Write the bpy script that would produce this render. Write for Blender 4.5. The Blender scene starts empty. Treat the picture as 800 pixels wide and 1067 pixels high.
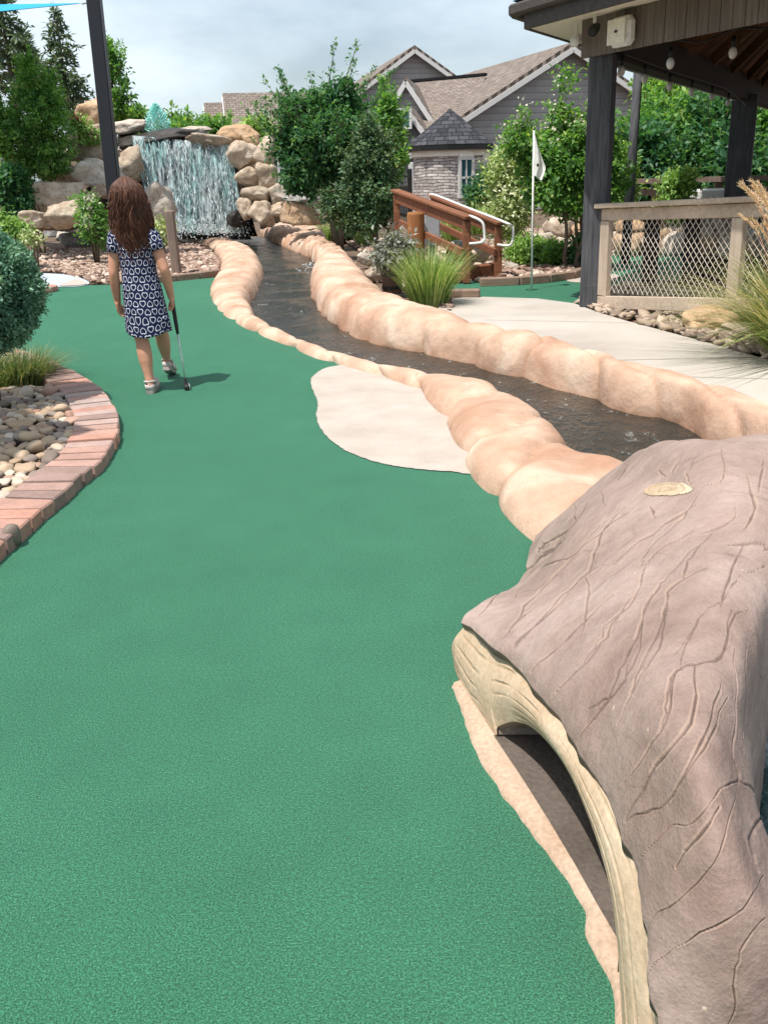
import bpy, math, random
import numpy as np
from mathutils import Vector, Matrix, noise as mnoise
random.seed(7)
rng = np.random.default_rng(7)
SC = bpy.context.scene
COL = SC.collection
R = math.radians


_perm = np.random.default_rng(99).permutation(256); _perm = np.concatenate([_perm, _perm, _perm])
_grad = np.random.default_rng(98).normal(size=(256, 3)); _grad /= np.linalg.norm(_grad, axis=1)[:, None]
def vnoise(P):
    P = np.asarray(P, float).reshape(-1, 3); I = np.floor(P).astype(int); Fr = P - I; I &= 255; U = Fr ** 3 * (Fr * (Fr * 6 - 15) + 10); out = 0
    for dx in (0, 1):
        for dy in (0, 1):
            for dz in (0, 1):
                h = _perm[_perm[_perm[I[:, 0] + dx] + I[:, 1] + dy] + I[:, 2] + dz]
                g = (_grad[h] * (Fr - [dx, dy, dz])).sum(1)
                out = out + g * (U[:, 0] if dx else 1 - U[:, 0]) * (U[:, 1] if dy else 1 - U[:, 1]) * (U[:, 2] if dz else 1 - U[:, 2])
    return out * 1.5
def vfract(P, octs=4, gain=0.5):
    P = np.asarray(P, float).reshape(-1, 3); o = 0; a = 1.0
    for k in range(octs): o = o + a * vnoise(P * 2.07 ** k + 17.3 * k); a *= gain
    return o

# ------------------------------------------------------------------ camera
CH, PITCH, ROLL, F = 1.03, R(19.6), R(1.75), 990.0
_r = np.array([1.0, 0, 0]); _f = np.array([0, math.cos(PITCH), -math.sin(PITCH)]); _u = np.array([0, math.sin(PITCH), math.cos(PITCH)])
CR = math.cos(ROLL) * _r - math.sin(ROLL) * _u
CU = math.cos(ROLL) * _u + math.sin(ROLL) * _r
CO = np.array([0, 0, CH])

def ray(px, py):
    return _f + (px - 400) / F * CR + (533.5 - py) / F * CU
def G(px, py, z=0.0):
    d = ray(px, py); t = (z - CH) / d[2]
    return CO + d * t
def PY(px, py, Y):
    d = ray(px, py); return CO + d * (Y / d[1])
def PL(px, py, n, c):
    d = ray(px, py); n = np.array(n, float); t = (c - n @ CO) / (n @ d); return CO + d * t
def project(v):
    w = np.asarray(v) - CO; dep = w @ _f
    return np.stack([400 + F * (w @ CR) / dep, 533.5 - F * (w @ CU) / dep], -1)
def pxm(Y, z=0.6):
    return F / (Y * math.cos(PITCH) - (z - CH) * math.sin(PITCH))

cam = bpy.data.cameras.new('camera'); co = bpy.data.objects.new('camera', cam); COL.objects.link(co)
cam.sensor_fit = 'VERTICAL'; cam.sensor_height = 36; cam.lens = 36 * F / 1067; cam.clip_end = 2000; cam.clip_start = 0.02
M = Matrix(((CR[0], CU[0], -_f[0], 0), (CR[1], CU[1], -_f[1], 0), (CR[2], CU[2], -_f[2], CH), (0, 0, 0, 1)))
co.matrix_world = M
SC.camera = co

# ------------------------------------------------------------------ materials
def lin(c):
    return tuple(((x / 255) / 12.92 if x / 255 <= 0.04045 else ((x / 255 + 0.055) / 1.055) ** 2.4) for x in c)

class NT:
    def __init__(s, name):
        s.m = bpy.data.materials.new(name); s.m.use_nodes = True
        s.t = s.m.node_tree; s.b = s.t.nodes['Principled BSDF']; s.out = s.t.nodes['Material Output']
    def n(s, typ, **kw):
        nd = s.t.nodes.new(typ)
        for k, v in kw.items(): setattr(nd, k, v)
        return nd
    def l(s, a, b): s.t.links.new(a, b)
    def val(s, sock, v):
        if hasattr(v, 'is_linked') or hasattr(v, 'links'): s.l(v, sock)
        else: sock.default_value = v
    def math(s, op, a, b=None, c=None):
        nd = s.n('ShaderNodeMath', operation=op); s.val(nd.inputs[0], a)
        if b is not None: s.val(nd.inputs[1], b)
        if c is not None: s.val(nd.inputs[2], c)
        return nd.outputs[0]
    def coords(s, kind='Object', scale=(1, 1, 1), rot=(0, 0, 0)):
        tc = s.n('ShaderNodeTexCoord'); mp = s.n('ShaderNodeMapping')
        mp.inputs['Scale'].default_value = scale; mp.inputs['Rotation'].default_value = rot
        s.l(tc.outputs[kind], mp.inputs[0]); return mp.outputs[0]
    def noise(s, vec, scale, detail=4, rough=0.55, dist=0.0):
        nd = s.n('ShaderNodeTexNoise'); s.l(vec, nd.inputs['Vector'])
        nd.inputs['Scale'].default_value = scale; nd.inputs['Detail'].default_value = detail
        nd.inputs['Roughness'].default_value = rough; nd.inputs['Distortion'].default_value = dist
        return nd.outputs['Fac']
    def ramp(s, fac, stops, interp='LINEAR'):
        nd = s.n('ShaderNodeValToRGB'); s.l(fac, nd.inputs[0]); cr = nd.color_ramp; cr.interpolation = interp
        while len(cr.elements) < len(stops): cr.elements.new(0.5)
        for e, (p, c) in zip(cr.elements, stops):
            e.position = p; e.color = (*c, 1) if len(c) == 3 else c
        return nd.outputs[0]
    def mix(s, fac, a, b, mode='MIX'):
        nd = s.n('ShaderNodeMix', data_type='RGBA', blend_type=mode)
        s.val(nd.inputs[0], fac)
        for i, v in ((6, a), (7, b)):
            if isinstance(v, tuple): nd.inputs[i].default_value = (*v, 1) if len(v) == 3 else v
            else: s.l(v, nd.inputs[i])
        return nd.outputs[2]
    def bump(s, h, strength=0.3, dist=0.01, prev=None):
        nd = s.n('ShaderNodeBump'); nd.inputs['Strength'].default_value = strength; nd.inputs['Distance'].default_value = dist
        s.l(h, nd.inputs['Height'])
        if prev is not None: s.l(prev, nd.inputs['Normal'])
        return nd.outputs[0]
    def fin(s, col=None, rough=0.7, normal=None, spec=0.3, **kw):
        if col is not None:
            if isinstance(col, tuple): s.b.inputs['Base Color'].default_value = (*col, 1)
            else: s.l(col, s.b.inputs['Base Color'])
        s.val(s.b.inputs['Roughness'], rough); s.b.inputs['Specular IOR Level'].default_value = spec
        if normal is not None: s.l(normal, s.b.inputs['Normal'])
        for k, v in kw.items(): s.val(s.b.inputs[k.replace('_', ' ')], v)
        return s.m

def noisy(name, stops, scale=3, fine=60, fine_amt=0.25, rough=0.8, bump=0.25, bdist=0.01, spec=0.25, detail=5, stretch=(1, 1, 1), rnd=0.0, kind='Object'):
    t = NT(name); v = t.coords(kind, stretch)
    a = t.noise(v, scale, detail); c = t.ramp(a, stops)
    b = t.noise(v, fine, 3)
    g = t.ramp(b, [(0.25, (1 - fine_amt,) * 3), (0.75, (1 + fine_amt * 0.6,) * 3)])
    c = t.mix(1.0, c, g, 'MULTIPLY')
    if rnd:
        oi = t.n('ShaderNodeObjectInfo')
        rr = t.ramp(oi.outputs['Random'], [(0, (1 - rnd, 1 - rnd, 1 - rnd)), (0.5, (1.0, 0.97, 0.93)), (1, (1 + rnd, 1 + rnd, 1 + rnd))])
        c = t.mix(1.0, c, rr, 'MULTIPLY')
    n = t.bump(a, bump, bdist * 4); n = t.bump(b, bump, bdist, n)
    return t.fin(c, rough, n, spec)

def plain(name, col, rough=0.5, spec=0.4, metal=0.0, fine=40, amt=0.12):
    t = NT(name); v = t.coords(); b = t.noise(v, fine, 3)
    c = t.ramp(b, [(0.3, tuple(x * (1 - amt) for x in col)), (0.7, tuple(min(1, x * (1 + amt)) for x in col))])
    return t.fin(c, rough, None, spec, Metallic=metal)

def wood(name, c1, c2, axis=0, scale=6, rough=0.75, bump=0.25, knots=0.0):
    st = [8, 8, 8]; st[axis] = 0.5
    t = NT(name); v = t.coords('Object', tuple(st)); a = t.noise(v, scale, 6, 0.6, 0.6)
    c = t.ramp(a, [(0.3, c1), (0.7, c2)])
    v2 = t.coords('Object', (1, 1, 1)); b = t.noise(v2, 2.5, 3)
    c = t.mix(1.0, c, t.ramp(b, [(0.3, (0.8,) * 3), (0.7, (1.12,) * 3)]), 'MULTIPLY')
    return t.fin(c, rough, t.bump(a, bump, 0.01), 0.25)

LB = 2.05
def leafmat(name, stops, trans=0.35, rough=0.5):
    t = NT(name); at = t.n('ShaderNodeAttribute', attribute_name='var')
    c = t.ramp(at.outputs['Fac'], [(p, tuple(min(.8, x * LB) for x in q)) for p, q in stops])
    t.fin(c, rough, None, 0.35)
    tr = t.n('ShaderNodeBsdfTranslucent'); t.l(t.mix(1.0, c, (1.25, 1.3, 0.55), 'MULTIPLY'), tr.inputs[0])
    mx = t.n('ShaderNodeMixShader'); mx.inputs[0].default_value = trans
    t.l(t.b.outputs[0], mx.inputs[1]); t.l(tr.outputs[0], mx.inputs[2]); t.l(mx.outputs[0], t.out.inputs[0])
    return t.m

def make_turf():
    t = NT('turf'); v = t.coords()
    g = t.noise(v, 330, 3, 0.75); g2 = t.noise(v, 140, 3, 0.65); big = t.noise(v, 0.9, 4, 0.6); mid = t.noise(v, 6, 4)
    c = t.ramp(g, [(0.36, (0.005, 0.050, 0.024)), (0.5, (0.017, 0.130, 0.066)), (0.64, (0.068, 0.262, 0.142))])
    c = t.mix(1.0, c, t.ramp(big, [(0.3, (0.88, 0.92, 0.9)), (0.7, (1.14, 1.07, 1.1))]), 'MULTIPLY')
    c = t.mix(1.0, c, t.ramp(mid, [(0.3, (0.93,) * 3), (0.7, (1.06,) * 3)]), 'MULTIPLY')
    c = t.mix(1.0, c, t.ramp(g2, [(0.32, (0.78,) * 3), (0.68, (1.2,) * 3)]), 'MULTIPLY')
    n = t.bump(g, 0.7, 0.006); n = t.bump(g2, 0.15, 0.008, n)
    m = t.fin(c, 0.9, n, 0.12)
    t.b.inputs['Sheen Weight'].default_value = 0.2; t.b.inputs['Sheen Roughness'].default_value = 0.5
    t.b.inputs['Sheen Tint'].default_value = (0.75, 1, 0.9, 1)
    return m

def make_sandrock():
    t = NT('tinted_concrete'); v = t.coords(); at = t.n('ShaderNodeAttribute', attribute_name='crease')
    a = t.noise(v, 2.4, 4, 0.5, 0.5); b = t.noise(v, 11, 5); f = t.noise(v, 130, 3)
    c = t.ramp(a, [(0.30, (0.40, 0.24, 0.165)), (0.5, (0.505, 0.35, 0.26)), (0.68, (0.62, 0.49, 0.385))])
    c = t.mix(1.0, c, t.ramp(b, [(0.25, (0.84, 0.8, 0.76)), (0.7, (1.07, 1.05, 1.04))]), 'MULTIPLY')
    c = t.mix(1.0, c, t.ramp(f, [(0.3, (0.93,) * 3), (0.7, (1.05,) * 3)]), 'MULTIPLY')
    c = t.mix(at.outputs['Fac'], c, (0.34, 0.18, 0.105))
    sp = t.noise(v, 38, 4, 0.7); c = t.mix(t.ramp(sp, [(0.66, (0, 0, 0)), (0.74, (0.35,) * 3)]), c, (0.30, 0.17, 0.11))
    n = t.bump(b, 0.4, 0.03); n = t.bump(sp, 0.3, 0.006, n); n = t.bump(f, 0.3, 0.004, n)
    return t.fin(c, 0.85, n, 0.15)

def make_bark():
    t = NT('painted_bark'); v = t.coords(); at = t.n('ShaderNodeAttribute', attribute_name='crack')
    ap = t.n('ShaderNodeAttribute', attribute_name='pale')
    a = t.noise(v, 3.5, 5, 0.55, 0.4); b = t.noise(v, 28, 5); f = t.noise(v, 220, 3)
    c = t.ramp(a, [(0.28, (0.250, 0.177, 0.149)), (0.5, (0.302, 0.222, 0.191)), (0.72, (0.38, 0.29, 0.254))])
    c = t.mix(1.0, c, t.ramp(b, [(0.25, (0.86, 0.84, 0.82)), (0.72, (1.08,) * 3)]), 'MULTIPLY')
    c = t.mix(1.0, c, t.ramp(f, [(0.3, (0.9,) * 3), (0.7, (1.08,) * 3)]), 'MULTIPLY')
    sp = t.noise(v, 55, 2); c = t.mix(t.ramp(sp, [(0.77, (0, 0, 0)), (0.80, (1, 1, 1))]), c, (0.5, 0.4, 0.3))
    st = t.noise(v, 1.7, 5, 0.65, 0.8); c = t.mix(1.0, c, t.ramp(st, [(0.32, (0.78, 0.74, 0.72)), (0.5, (1, 1, 1)), (0.7, (1.14, 1.13, 1.12))]), 'MULTIPLY')
    vd = t.n('ShaderNodeVectorMath', operation='MULTIPLY_ADD'); nzc = t.n('ShaderNodeTexNoise'); t.l(v, nzc.inputs['Vector']); nzc.inputs['Scale'].default_value = 9; nzc.inputs['Detail'].default_value = 4
    t.l(nzc.outputs['Color'], vd.inputs[0]); vd.inputs[1].default_value = (0.06, 0.06, 0.06); t.l(t.coords('Object', (0.35, 1, 1), (0, 0, 0.9)), vd.inputs[2])
    vo = t.n('ShaderNodeTexVoronoi', feature='DISTANCE_TO_EDGE'); vo.inputs['Scale'].default_value = 11; t.l(vd.outputs[0], vo.inputs['Vector'])
    hair = t.ramp(vo.outputs['Distance'], [(0.0, (1, 1, 1)), (0.035, (0, 0, 0))]); hm = t.math('MULTIPLY', hair, t.ramp(t.noise(v, 5, 2), [(0.5, (0, 0, 0)), (0.65, (0.55,) * 3)]))
    c = t.mix(hm, c, (0.15, 0.10, 0.08))
    c = t.mix(ap.outputs['Fac'], c, (0.44, 0.31, 0.23))
    c = t.mix(at.outputs['Fac'], c, (0.052, 0.031, 0.024))
    n = t.bump(b, 0.4, 0.014); n = t.bump(f, 0.35, 0.003, n); n = t.bump(hm, -0.5, 0.004, n)
    return t.fin(c, 0.68, n, 0.25)

def make_cutface():
    t = NT('cut_face'); v = t.coords(); at = t.n('ShaderNodeAttribute', attribute_name='crack')
    a = t.noise(v, 6, 5, 0.6); f = t.noise(v, 90, 4)
    c = t.ramp(a, [(0.3, (0.42, 0.295, 0.19)), (0.55, (0.53, 0.395, 0.27)), (0.75, (0.62, 0.495, 0.36))])
    c = t.mix(1.0, c, t.ramp(f, [(0.3, (0.85,) * 3), (0.7, (1.08,) * 3)]), 'MULTIPLY')
    c = t.mix(at.outputs['Fac'], c, (0.21, 0.15, 0.075))
    return t.fin(c, 0.75, t.bump(f, 0.3, 0.006, t.bump(a, 0.3, 0.02)), 0.25)

def make_water(name, base, flow=(3, 1.2, 1), foam=0.66, bscale=6, strength=0.5):
    t = NT(name); v = t.coords('Object', flow)
    a = t.noise(v, bscale, 5, 0.62, 0.8); b = t.noise(v, bscale * 4, 4, 0.6, 0.4)
    big = t.noise(t.coords(), 1.1, 3)
    fm = t.ramp(t.math('MULTIPLY_ADD', a, 0.6, t.math('MULTIPLY', b, 0.4)), [(foam, (0, 0, 0)), (foam + 0.07, (1, 1, 1))])
    fm2 = t.math('MULTIPLY', fm, t.ramp(big, [(0.42, (0, 0, 0)), (0.58, (1, 1, 1))]))
    c = t.mix(fm2, base, (0.42, 0.47, 0.46))
    n = t.bump(a, strength, 0.03); n = t.bump(b, strength, 0.012, n)
    return t.fin(c, 0.07, n, 0.5)

def make_siding(name, c1, lap=0.16):
    t = NT(name); tc = t.coords(); sp = t.n('ShaderNodeSeparateXYZ'); t.l(tc, sp.inputs[0])
    fr = t.math('FRACT', t.math('MULTIPLY', sp.outputs[2], 1 / lap))
    c = t.ramp(fr, [(0.0, tuple(x * 0.35 for x in c1)), (0.12, tuple(x * 0.9 for x in c1)), (1.0, c1)])
    a = t.noise(tc, 3, 4); c = t.mix(1.0, c, t.ramp(a, [(0.3, (0.9,) * 3), (0.7, (1.07,) * 3)]), 'MULTIPLY')
    return t.fin(c, 0.6, t.bump(t.math('SUBTRACT', 1.0, fr), 0.7, 0.03), 0.3)

def make_shingle(name, c1, c2, rotz=0.0, sx=1.0, sy=1.0, kind='UV'):
    t = NT(name); v = t.coords(kind, (1, 1, 1), (0, 0, rotz)); br = t.n('ShaderNodeTexBrick'); t.l(v, br.inputs['Vector'])
    br.inputs['Color1'].default_value = (*c1, 1); br.inputs['Color2'].default_value = (*c2, 1); br.inputs['Mortar'].default_value = (*[x * 0.4 for x in c1], 1)
    br.inputs['Scale'].default_value = 1.0; br.inputs['Brick Width'].default_value = 0.24 * sx; br.inputs['Row Height'].default_value = 0.14 * sy
    br.inputs['Mortar Size'].default_value = 0.012; br.inputs['Bias'].default_value = 0.0
    a = t.noise(v, 5, 5); c = t.mix(1.0, br.outputs[0], t.ramp(a, [(0.3, (0.75,) * 3), (0.7, (1.2,) * 3)]), 'MULTIPLY')
    return t.fin(c, 0.9, t.bump(br.outputs['Fac'], -0.6, 0.03), 0.15)

def make_stone():
    t = NT('ledgestone'); v0 = t.coords('UV'); nz = t.n('ShaderNodeTexNoise'); t.l(v0, nz.inputs['Vector']); nz.inputs['Scale'].default_value = 2.2
    vm = t.n('ShaderNodeVectorMath', operation='MULTIPLY_ADD'); t.l(nz.outputs['Color'], vm.inputs[0]); vm.inputs[1].default_value = (0.16, 0.12, 0); t.l(v0, vm.inputs[2])
    br = t.n('ShaderNodeTexBrick'); t.l(vm.outputs[0], br.inputs['Vector'])
    br.inputs['Color1'].default_value = (0.29, 0.25, 0.235, 1); br.inputs['Color2'].default_value = (0.62, 0.56, 0.53, 1); br.inputs['Mortar'].default_value = (0.08, 0.07, 0.065, 1)
    br.inputs['Scale'].default_value = 1.0; br.inputs['Brick Width'].default_value = 0.27; br.inputs['Row Height'].default_value = 0.062; br.inputs['Mortar Size'].default_value = 0.007
    a = t.noise(v0, 9, 4); c = t.mix(1.0, br.outputs[0], t.ramp(a, [(0.3, (0.75,) * 3), (0.7, (1.2,) * 3)]), 'MULTIPLY')
    n = t.bump(br.outputs['Fac'], -0.8, 0.05); n = t.bump(a, 0.5, 0.04, n)
    return t.fin(c, 0.85, n, 0.2)

def make_hearts():
    t = NT('heart_print'); tc = t.n('ShaderNodeTexCoord'); sp = t.n('ShaderNodeSeparateXYZ'); t.l(tc.outputs['UV'], sp.inputs[0])
    S = 0.041
    u = t.math('DIVIDE', sp.outputs[0], S); w = t.math('DIVIDE', sp.outputs[1], S * 1.08)
    row = t.math('FLOOR', w)
    u = t.math('ADD', u, t.math('MULTIPLY', row, 0.5))
    colm = t.math('FLOOR', u)
    par = t.math('MODULO', t.math('ABSOLUTE', t.math('ADD', colm, row)), 2.0)
    sgn = t.math('SUBTRACT', 1.0, t.math('MULTIPLY', par, 2.0))
    x = t.math('MULTIPLY', t.math('SUBTRACT', t.math('FRACT', u), 0.5), 2.75)
    y = t.math('MULTIPLY', t.math('MULTIPLY', t.math('SUBTRACT', t.math('FRACT', w), 0.5), sgn), 2.75)
    y = t.math('ADD', y, 0.1)
    def heart(k):
        X, Y = t.math('MULTIPLY', x, k), t.math('MULTIPLY', y, k)
        x2 = t.math('MULTIPLY', X, X); y2 = t.math('MULTIPLY', Y, Y); q = t.math('SUBTRACT', t.math('ADD', x2, y2), 1.0)
        f = t.math('SUBTRACT', t.math('MULTIPLY', q, t.math('MULTIPLY', q, q)), t.math('MULTIPLY', x2, t.math('MULTIPLY', y2, Y)))
        return t.math('LESS_THAN', f, 0.0)
    thin = t.math('MULTIPLY', heart(1.0), t.math('SUBTRACT', 1.0, heart(1.29)))
    c = t.mix(thin, (0.012, 0.016, 0.055), (0.62, 0.64, 0.70))
    v = t.coords(); a = t.noise(v, 14, 3)
    return t.fin(c, 0.85, t.bump(a, 0.5, 0.02), 0.15)

MT = {}
MT['turf'] = make_turf(); MT['sandrock'] = make_sandrock(); MT['bark'] = make_bark(); MT['cut'] = make_cutface()
MT['ground'] = noisy('soil', [(0.3, (0.10, 0.065, 0.045)), (0.7, (0.19, 0.13, 0.09))], 4, 50, 0.4)
MT['path'] = noisy('concrete_path', [(0.28, (0.37, 0.325, 0.285)), (0.5, (0.46, 0.415, 0.37)), (0.72, (0.52, 0.475, 0.43))], 1.3, 110, 0.16, 0.85, 0.12, 0.004)
MT['greypatch'] = noisy('grey_concrete', [(0.3, (0.36, 0.40, 0.44)), (0.7, (0.45, 0.49, 0.52))], 2, 90, 0.1, 0.85, 0.1, 0.004)
MT['sand'] = noisy('white_sand_turf', [(0.3, (0.44, 0.375, 0.32)), (0.7, (0.53, 0.465, 0.41))], 5, 240, 0.5, 0.9, 0.5, 0.006)
MT['ledge'] = noisy('tan_cement', [(0.3, (0.40, 0.27, 0.185)), (0.7, (0.52, 0.385, 0.285))], 7, 120, 0.25, 0.85, 0.3, 0.006)
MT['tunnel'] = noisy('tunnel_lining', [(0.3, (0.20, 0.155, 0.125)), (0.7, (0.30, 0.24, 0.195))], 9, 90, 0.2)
MT['sandgrain'] = plain('sand_grain', (0.6, 0.54, 0.47), .9)
def rockmat(name, stops, rnd=0.16):
    t = NT(name); v = t.coords(); a = t.noise(v, 2.6, 6, 0.6, 0.6); b = t.noise(v, 14, 6, 0.65); f = t.noise(v, 60, 4)
    c = t.ramp(a, stops)
    c = t.mix(1.0, c, t.ramp(b, [(0.28, (0.62, 0.56, 0.5)), (0.5, (1, 1, 1)), (0.8, (1.12,) * 3)]), 'MULTIPLY')
    c = t.mix(1.0, c, t.ramp(f, [(0.3, (0.88,) * 3), (0.7, (1.07,) * 3)]), 'MULTIPLY')
    oi = t.n('ShaderNodeObjectInfo')
    c = t.mix(1.0, c, t.ramp(oi.outputs['Random'], [(0, (1 - rnd,) * 3), (0.5, (1, 0.98, 0.95)), (1, (1 + rnd,) * 3)]), 'MULTIPLY')
    n = t.bump(a, 0.5, 0.12); n = t.bump(b, 0.45, 0.04, n); n = t.bump(f, 0.3, 0.01, n)
    return t.fin(c, 0.85, n, 0.2)
MT['rock'] = rockmat('sandstone', [(0.3, (0.29, 0.215, 0.155)), (0.5, (0.45, 0.365, 0.285)), (0.72, (0.60, 0.52, 0.435))])
MT['rock_pale'] = rockmat('pale_stone', [(0.3, (0.38, 0.32, 0.265)), (0.7, (0.58, 0.52, 0.455))])
MT['rock_orange'] = rockmat('orange_stone', [(0.3, (0.40, 0.245, 0.14)), (0.55, (0.49, 0.34, 0.22)), (0.75, (0.58, 0.46, 0.335))])
MT['rock_grey'] = rockmat('grey_stone', [(0.3, (0.22, 0.215, 0.205)), (0.7, (0.42, 0.41, 0.395))])
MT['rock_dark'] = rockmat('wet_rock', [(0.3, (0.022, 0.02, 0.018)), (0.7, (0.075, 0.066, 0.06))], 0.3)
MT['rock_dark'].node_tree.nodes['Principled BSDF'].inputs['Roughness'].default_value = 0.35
MT['stream'] = make_water('stream_water', (0.010, 0.016, 0.014), (1.7, 0.8, 1), 0.585, 7, 1.0)
MT['pool'] = make_water('churned_water', (0.012, 0.055, 0.055), (2, 2, 1), 0.46, 5, 0.9)
def varmat(name, stops, rough=0.6, spec=0.3, **kw):
    t = NT(name); at = t.n('ShaderNodeAttribute', attribute_name='var'); c = t.ramp(at.outputs['Fac'], stops)
    return t.fin(c, rough, None, spec, **kw)
MT['fall'] = varmat('falling_water', [(0.0, (0.50, 0.58, 0.61)), (0.5, (0.72, 0.78, 0.80)), (0.72, (0.40, 0.72, 0.70)), (1.0, (0.16, 0.62, 0.58))], 0.25, 0.5)
MT['spray'] = varmat('dyed_spray', [(0.0, (0.20, 0.68, 0.60)), (1.0, (0.60, 0.88, 0.83))], 0.25, 0.5)
def make_sheet():
    t = NT('water_curtain'); v = t.coords('Object', (9, 2, 1.1)); a = t.noise(v, 2.2, 6, 0.7, 0.7); b = t.noise(t.coords('Object', (40, 8, 7)), 1.6, 4, 0.7, 0.4)
    k = t.math('MULTIPLY_ADD', a, 0.65, t.math('MULTIPLY', b, 0.35)); al = t.ramp(k, [(0.40, (0.04,) * 3), (0.62, (0.9,) * 3)])
    sp = t.n('ShaderNodeSeparateXYZ'); t.l(t.coords('UV'), sp.inputs[0]); dye = t.ramp(t.noise(t.coords('Object', (2, 1, .4)), 1.3, 3), [(0.42, (0.68, 0.77, 0.79)), (0.62, (0.42, 0.70, 0.69))])
    t.fin(dye, 0.25, t.bump(k, 0.5, 0.03), 0.5); t.l(al, t.b.inputs['Alpha']); return t.m
MT['sheet'] = make_sheet()
MT['gravel'] = varmat('gravel', [(0.0, (0.16, 0.10, 0.075)), (0.4, (0.33, 0.225, 0.175)), (0.75, (0.46, 0.34, 0.27)), (1.0, (0.60, 0.50, 0.42))], 0.9, 0.15)
MT['rivergravel'] = varmat('river_gravel', [(0.0, (0.20, 0.155, 0.125)), (0.5, (0.36, 0.27, 0.205)), (1.0, (0.50, 0.40, 0.31))], 0.8, 0.2)
MT['bark_wood'] = wood('tree_bark', (0.10, 0.07, 0.05), (0.21, 0.16, 0.12), 2, 8)
MT['black'] = plain('black_paint', (0.012, 0.013, 0.018), 0.45)
MT['postwood'] = wood('dark_stained_post', (0.038, 0.039, 0.045), (0.105, 0.106, 0.115), 2, 6)
MT['darkwood'] = wood('dark_beam', (0.020, 0.016, 0.016), (0.05, 0.041, 0.039), 0, 6)
MT['fasciawood'] = wood('grey_brown_boards', (0.115, 0.092, 0.076), (0.20, 0.165, 0.14), 2, 5)
MT['gutter'] = wood('fascia_board', (0.055, 0.046, 0.043), (0.095, 0.08, 0.073), 0, 3)
MT['railwood'] = wood('tan_rail_wood', (0.38, 0.295, 0.22), (0.54, 0.44, 0.35), 0, 5)
MT['railpost'] = wood('tan_rail_post', (0.40, 0.31, 0.235), (0.55, 0.45, 0.36), 2, 5)
MT['ceilwood'] = wood('ceiling_boards', (0.13, 0.058, 0.03), (0.25, 0.125, 0.065), 1, 5)
MT['redwood'] = wood('red_stained_timber', (0.14, 0.052, 0.026), (0.27, 0.112, 0.058), 0, 5)
MT['redpost'] = wood('red_stained_post', (0.20, 0.075, 0.027), (0.44, 0.19, 0.075), 2, 6)
MT['greystake'] = wood('weathered_stake', (0.15, 0.105, 0.085), (0.27, 0.20, 0.16), 2, 6)
MT['edging'] = wood('edging_timber', (0.19, 0.125, 0.09), (0.30, 0.21, 0.16), 0, 4)
MT['white'] = plain('white_paint', (0.72, 0.71, 0.68), 0.45)
MT['cream'] = plain('cream_soffit', (0.80, 0.73, 0.63), 0.6)
MT['trim'] = plain('white_trim', (0.58, 0.565, 0.55), 0.6)
MT['rope'] = plain('net_rope', (0.62, 0.55, 0.47), 0.8)
MT['blue'] = plain('blue_fabric', (0.005, 0.30, 0.52), 0.7)
MT['bluemetal'] = plain('blue_metal_roof', (0.01, 0.09, 0.22), 0.4)
MT['flag'] = plain('flag_cloth', (0.66, 0.66, 0.62), 0.85)
MT['cuphole'] = plain('cup_dark', (0.01, 0.01, 0.01), 0.8)
MT['siding'] = make_siding('grey_siding', (0.32, 0.30, 0.295))
MT['siding_dark'] = make_siding('dark_siding', (0.155, 0.155, 0.163))
MT['shingle'] = make_shingle('brown_shingles', (0.185, 0.148, 0.127), (0.265, 0.22, 0.19))
MT['shingle_dark'] = make_shingle('charcoal_shingles', (0.035, 0.036, 0.042), (0.085, 0.085, 0.095))
MT['stone'] = make_stone()
MT['glass'] = plain('window_glass', (0.03, 0.09, 0.11), 0.06, 0.6)
MT['iron'] = plain('black_iron', (0.012, 0.012, 0.012), 0.5)
MT['utility'] = plain('grey_metal', (0.36, 0.37, 0.39), 0.5)
MT['bulb'] = plain('frosted_bulb', (0.62, 0.58, 0.54), 0.2)
MT['planter'] = wood('planter_boards', (0.085, 0.05, 0.034), (0.17, 0.105, 0.075), 2, 4)
t = NT('paver_brick'); v = t.coords(); oi = t.n('ShaderNodeObjectInfo')
c = t.ramp(oi.outputs['Random'], [(0, (0.28, 0.19, 0.165)), (0.3, (0.37, 0.245, 0.205)), (0.6, (0.45, 0.235, 0.175)), (1.0, (0.40, 0.31, 0.28))])
a = t.noise(v, 12, 4); f = t.noise(v, 160, 3)
c = t.mix(1.0, c, t.ramp(a, [(0.3, (0.82,) * 3), (0.7, (1.12,) * 3)]), 'MULTIPLY'); c = t.mix(1.0, c, t.ramp(f, [(0.3, (0.82,) * 3), (0.7, (1.12,) * 3)]), 'MULTIPLY')
MT['brick'] = t.fin(c, 0.85, t.bump(f, 0.35, 0.004), 0.2)
def pebmat(name, a, b):
    t = NT(name); v = t.coords(); n1 = t.noise(v, 30, 4); oi = t.n('ShaderNodeObjectInfo')
    c = t.ramp(oi.outputs['Random'], [(0, a), (1, b)])
    c = t.mix(1.0, c, t.ramp(n1, [(0.3, (0.8,) * 3), (0.7, (1.12,) * 3)]), 'MULTIPLY')
    return t.fin(c, 0.6, t.bump(n1, 0.15, 0.004), 0.3)
MT['peb_tan'] = pebmat('tan_pebble', (0.34, 0.235, 0.15), (0.50, 0.38, 0.265))
MT['peb_pale'] = pebmat('pale_pebble', (0.44, 0.355, 0.27), (0.56, 0.48, 0.395))
MT['peb_dark'] = pebmat('grey_pebble', (0.165, 0.125, 0.10), (0.30, 0.245, 0.205))
MT['peb_red'] = pebmat('reddish_pebble', (0.31, 0.18, 0.13), (0.42, 0.27, 0.20))
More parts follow.
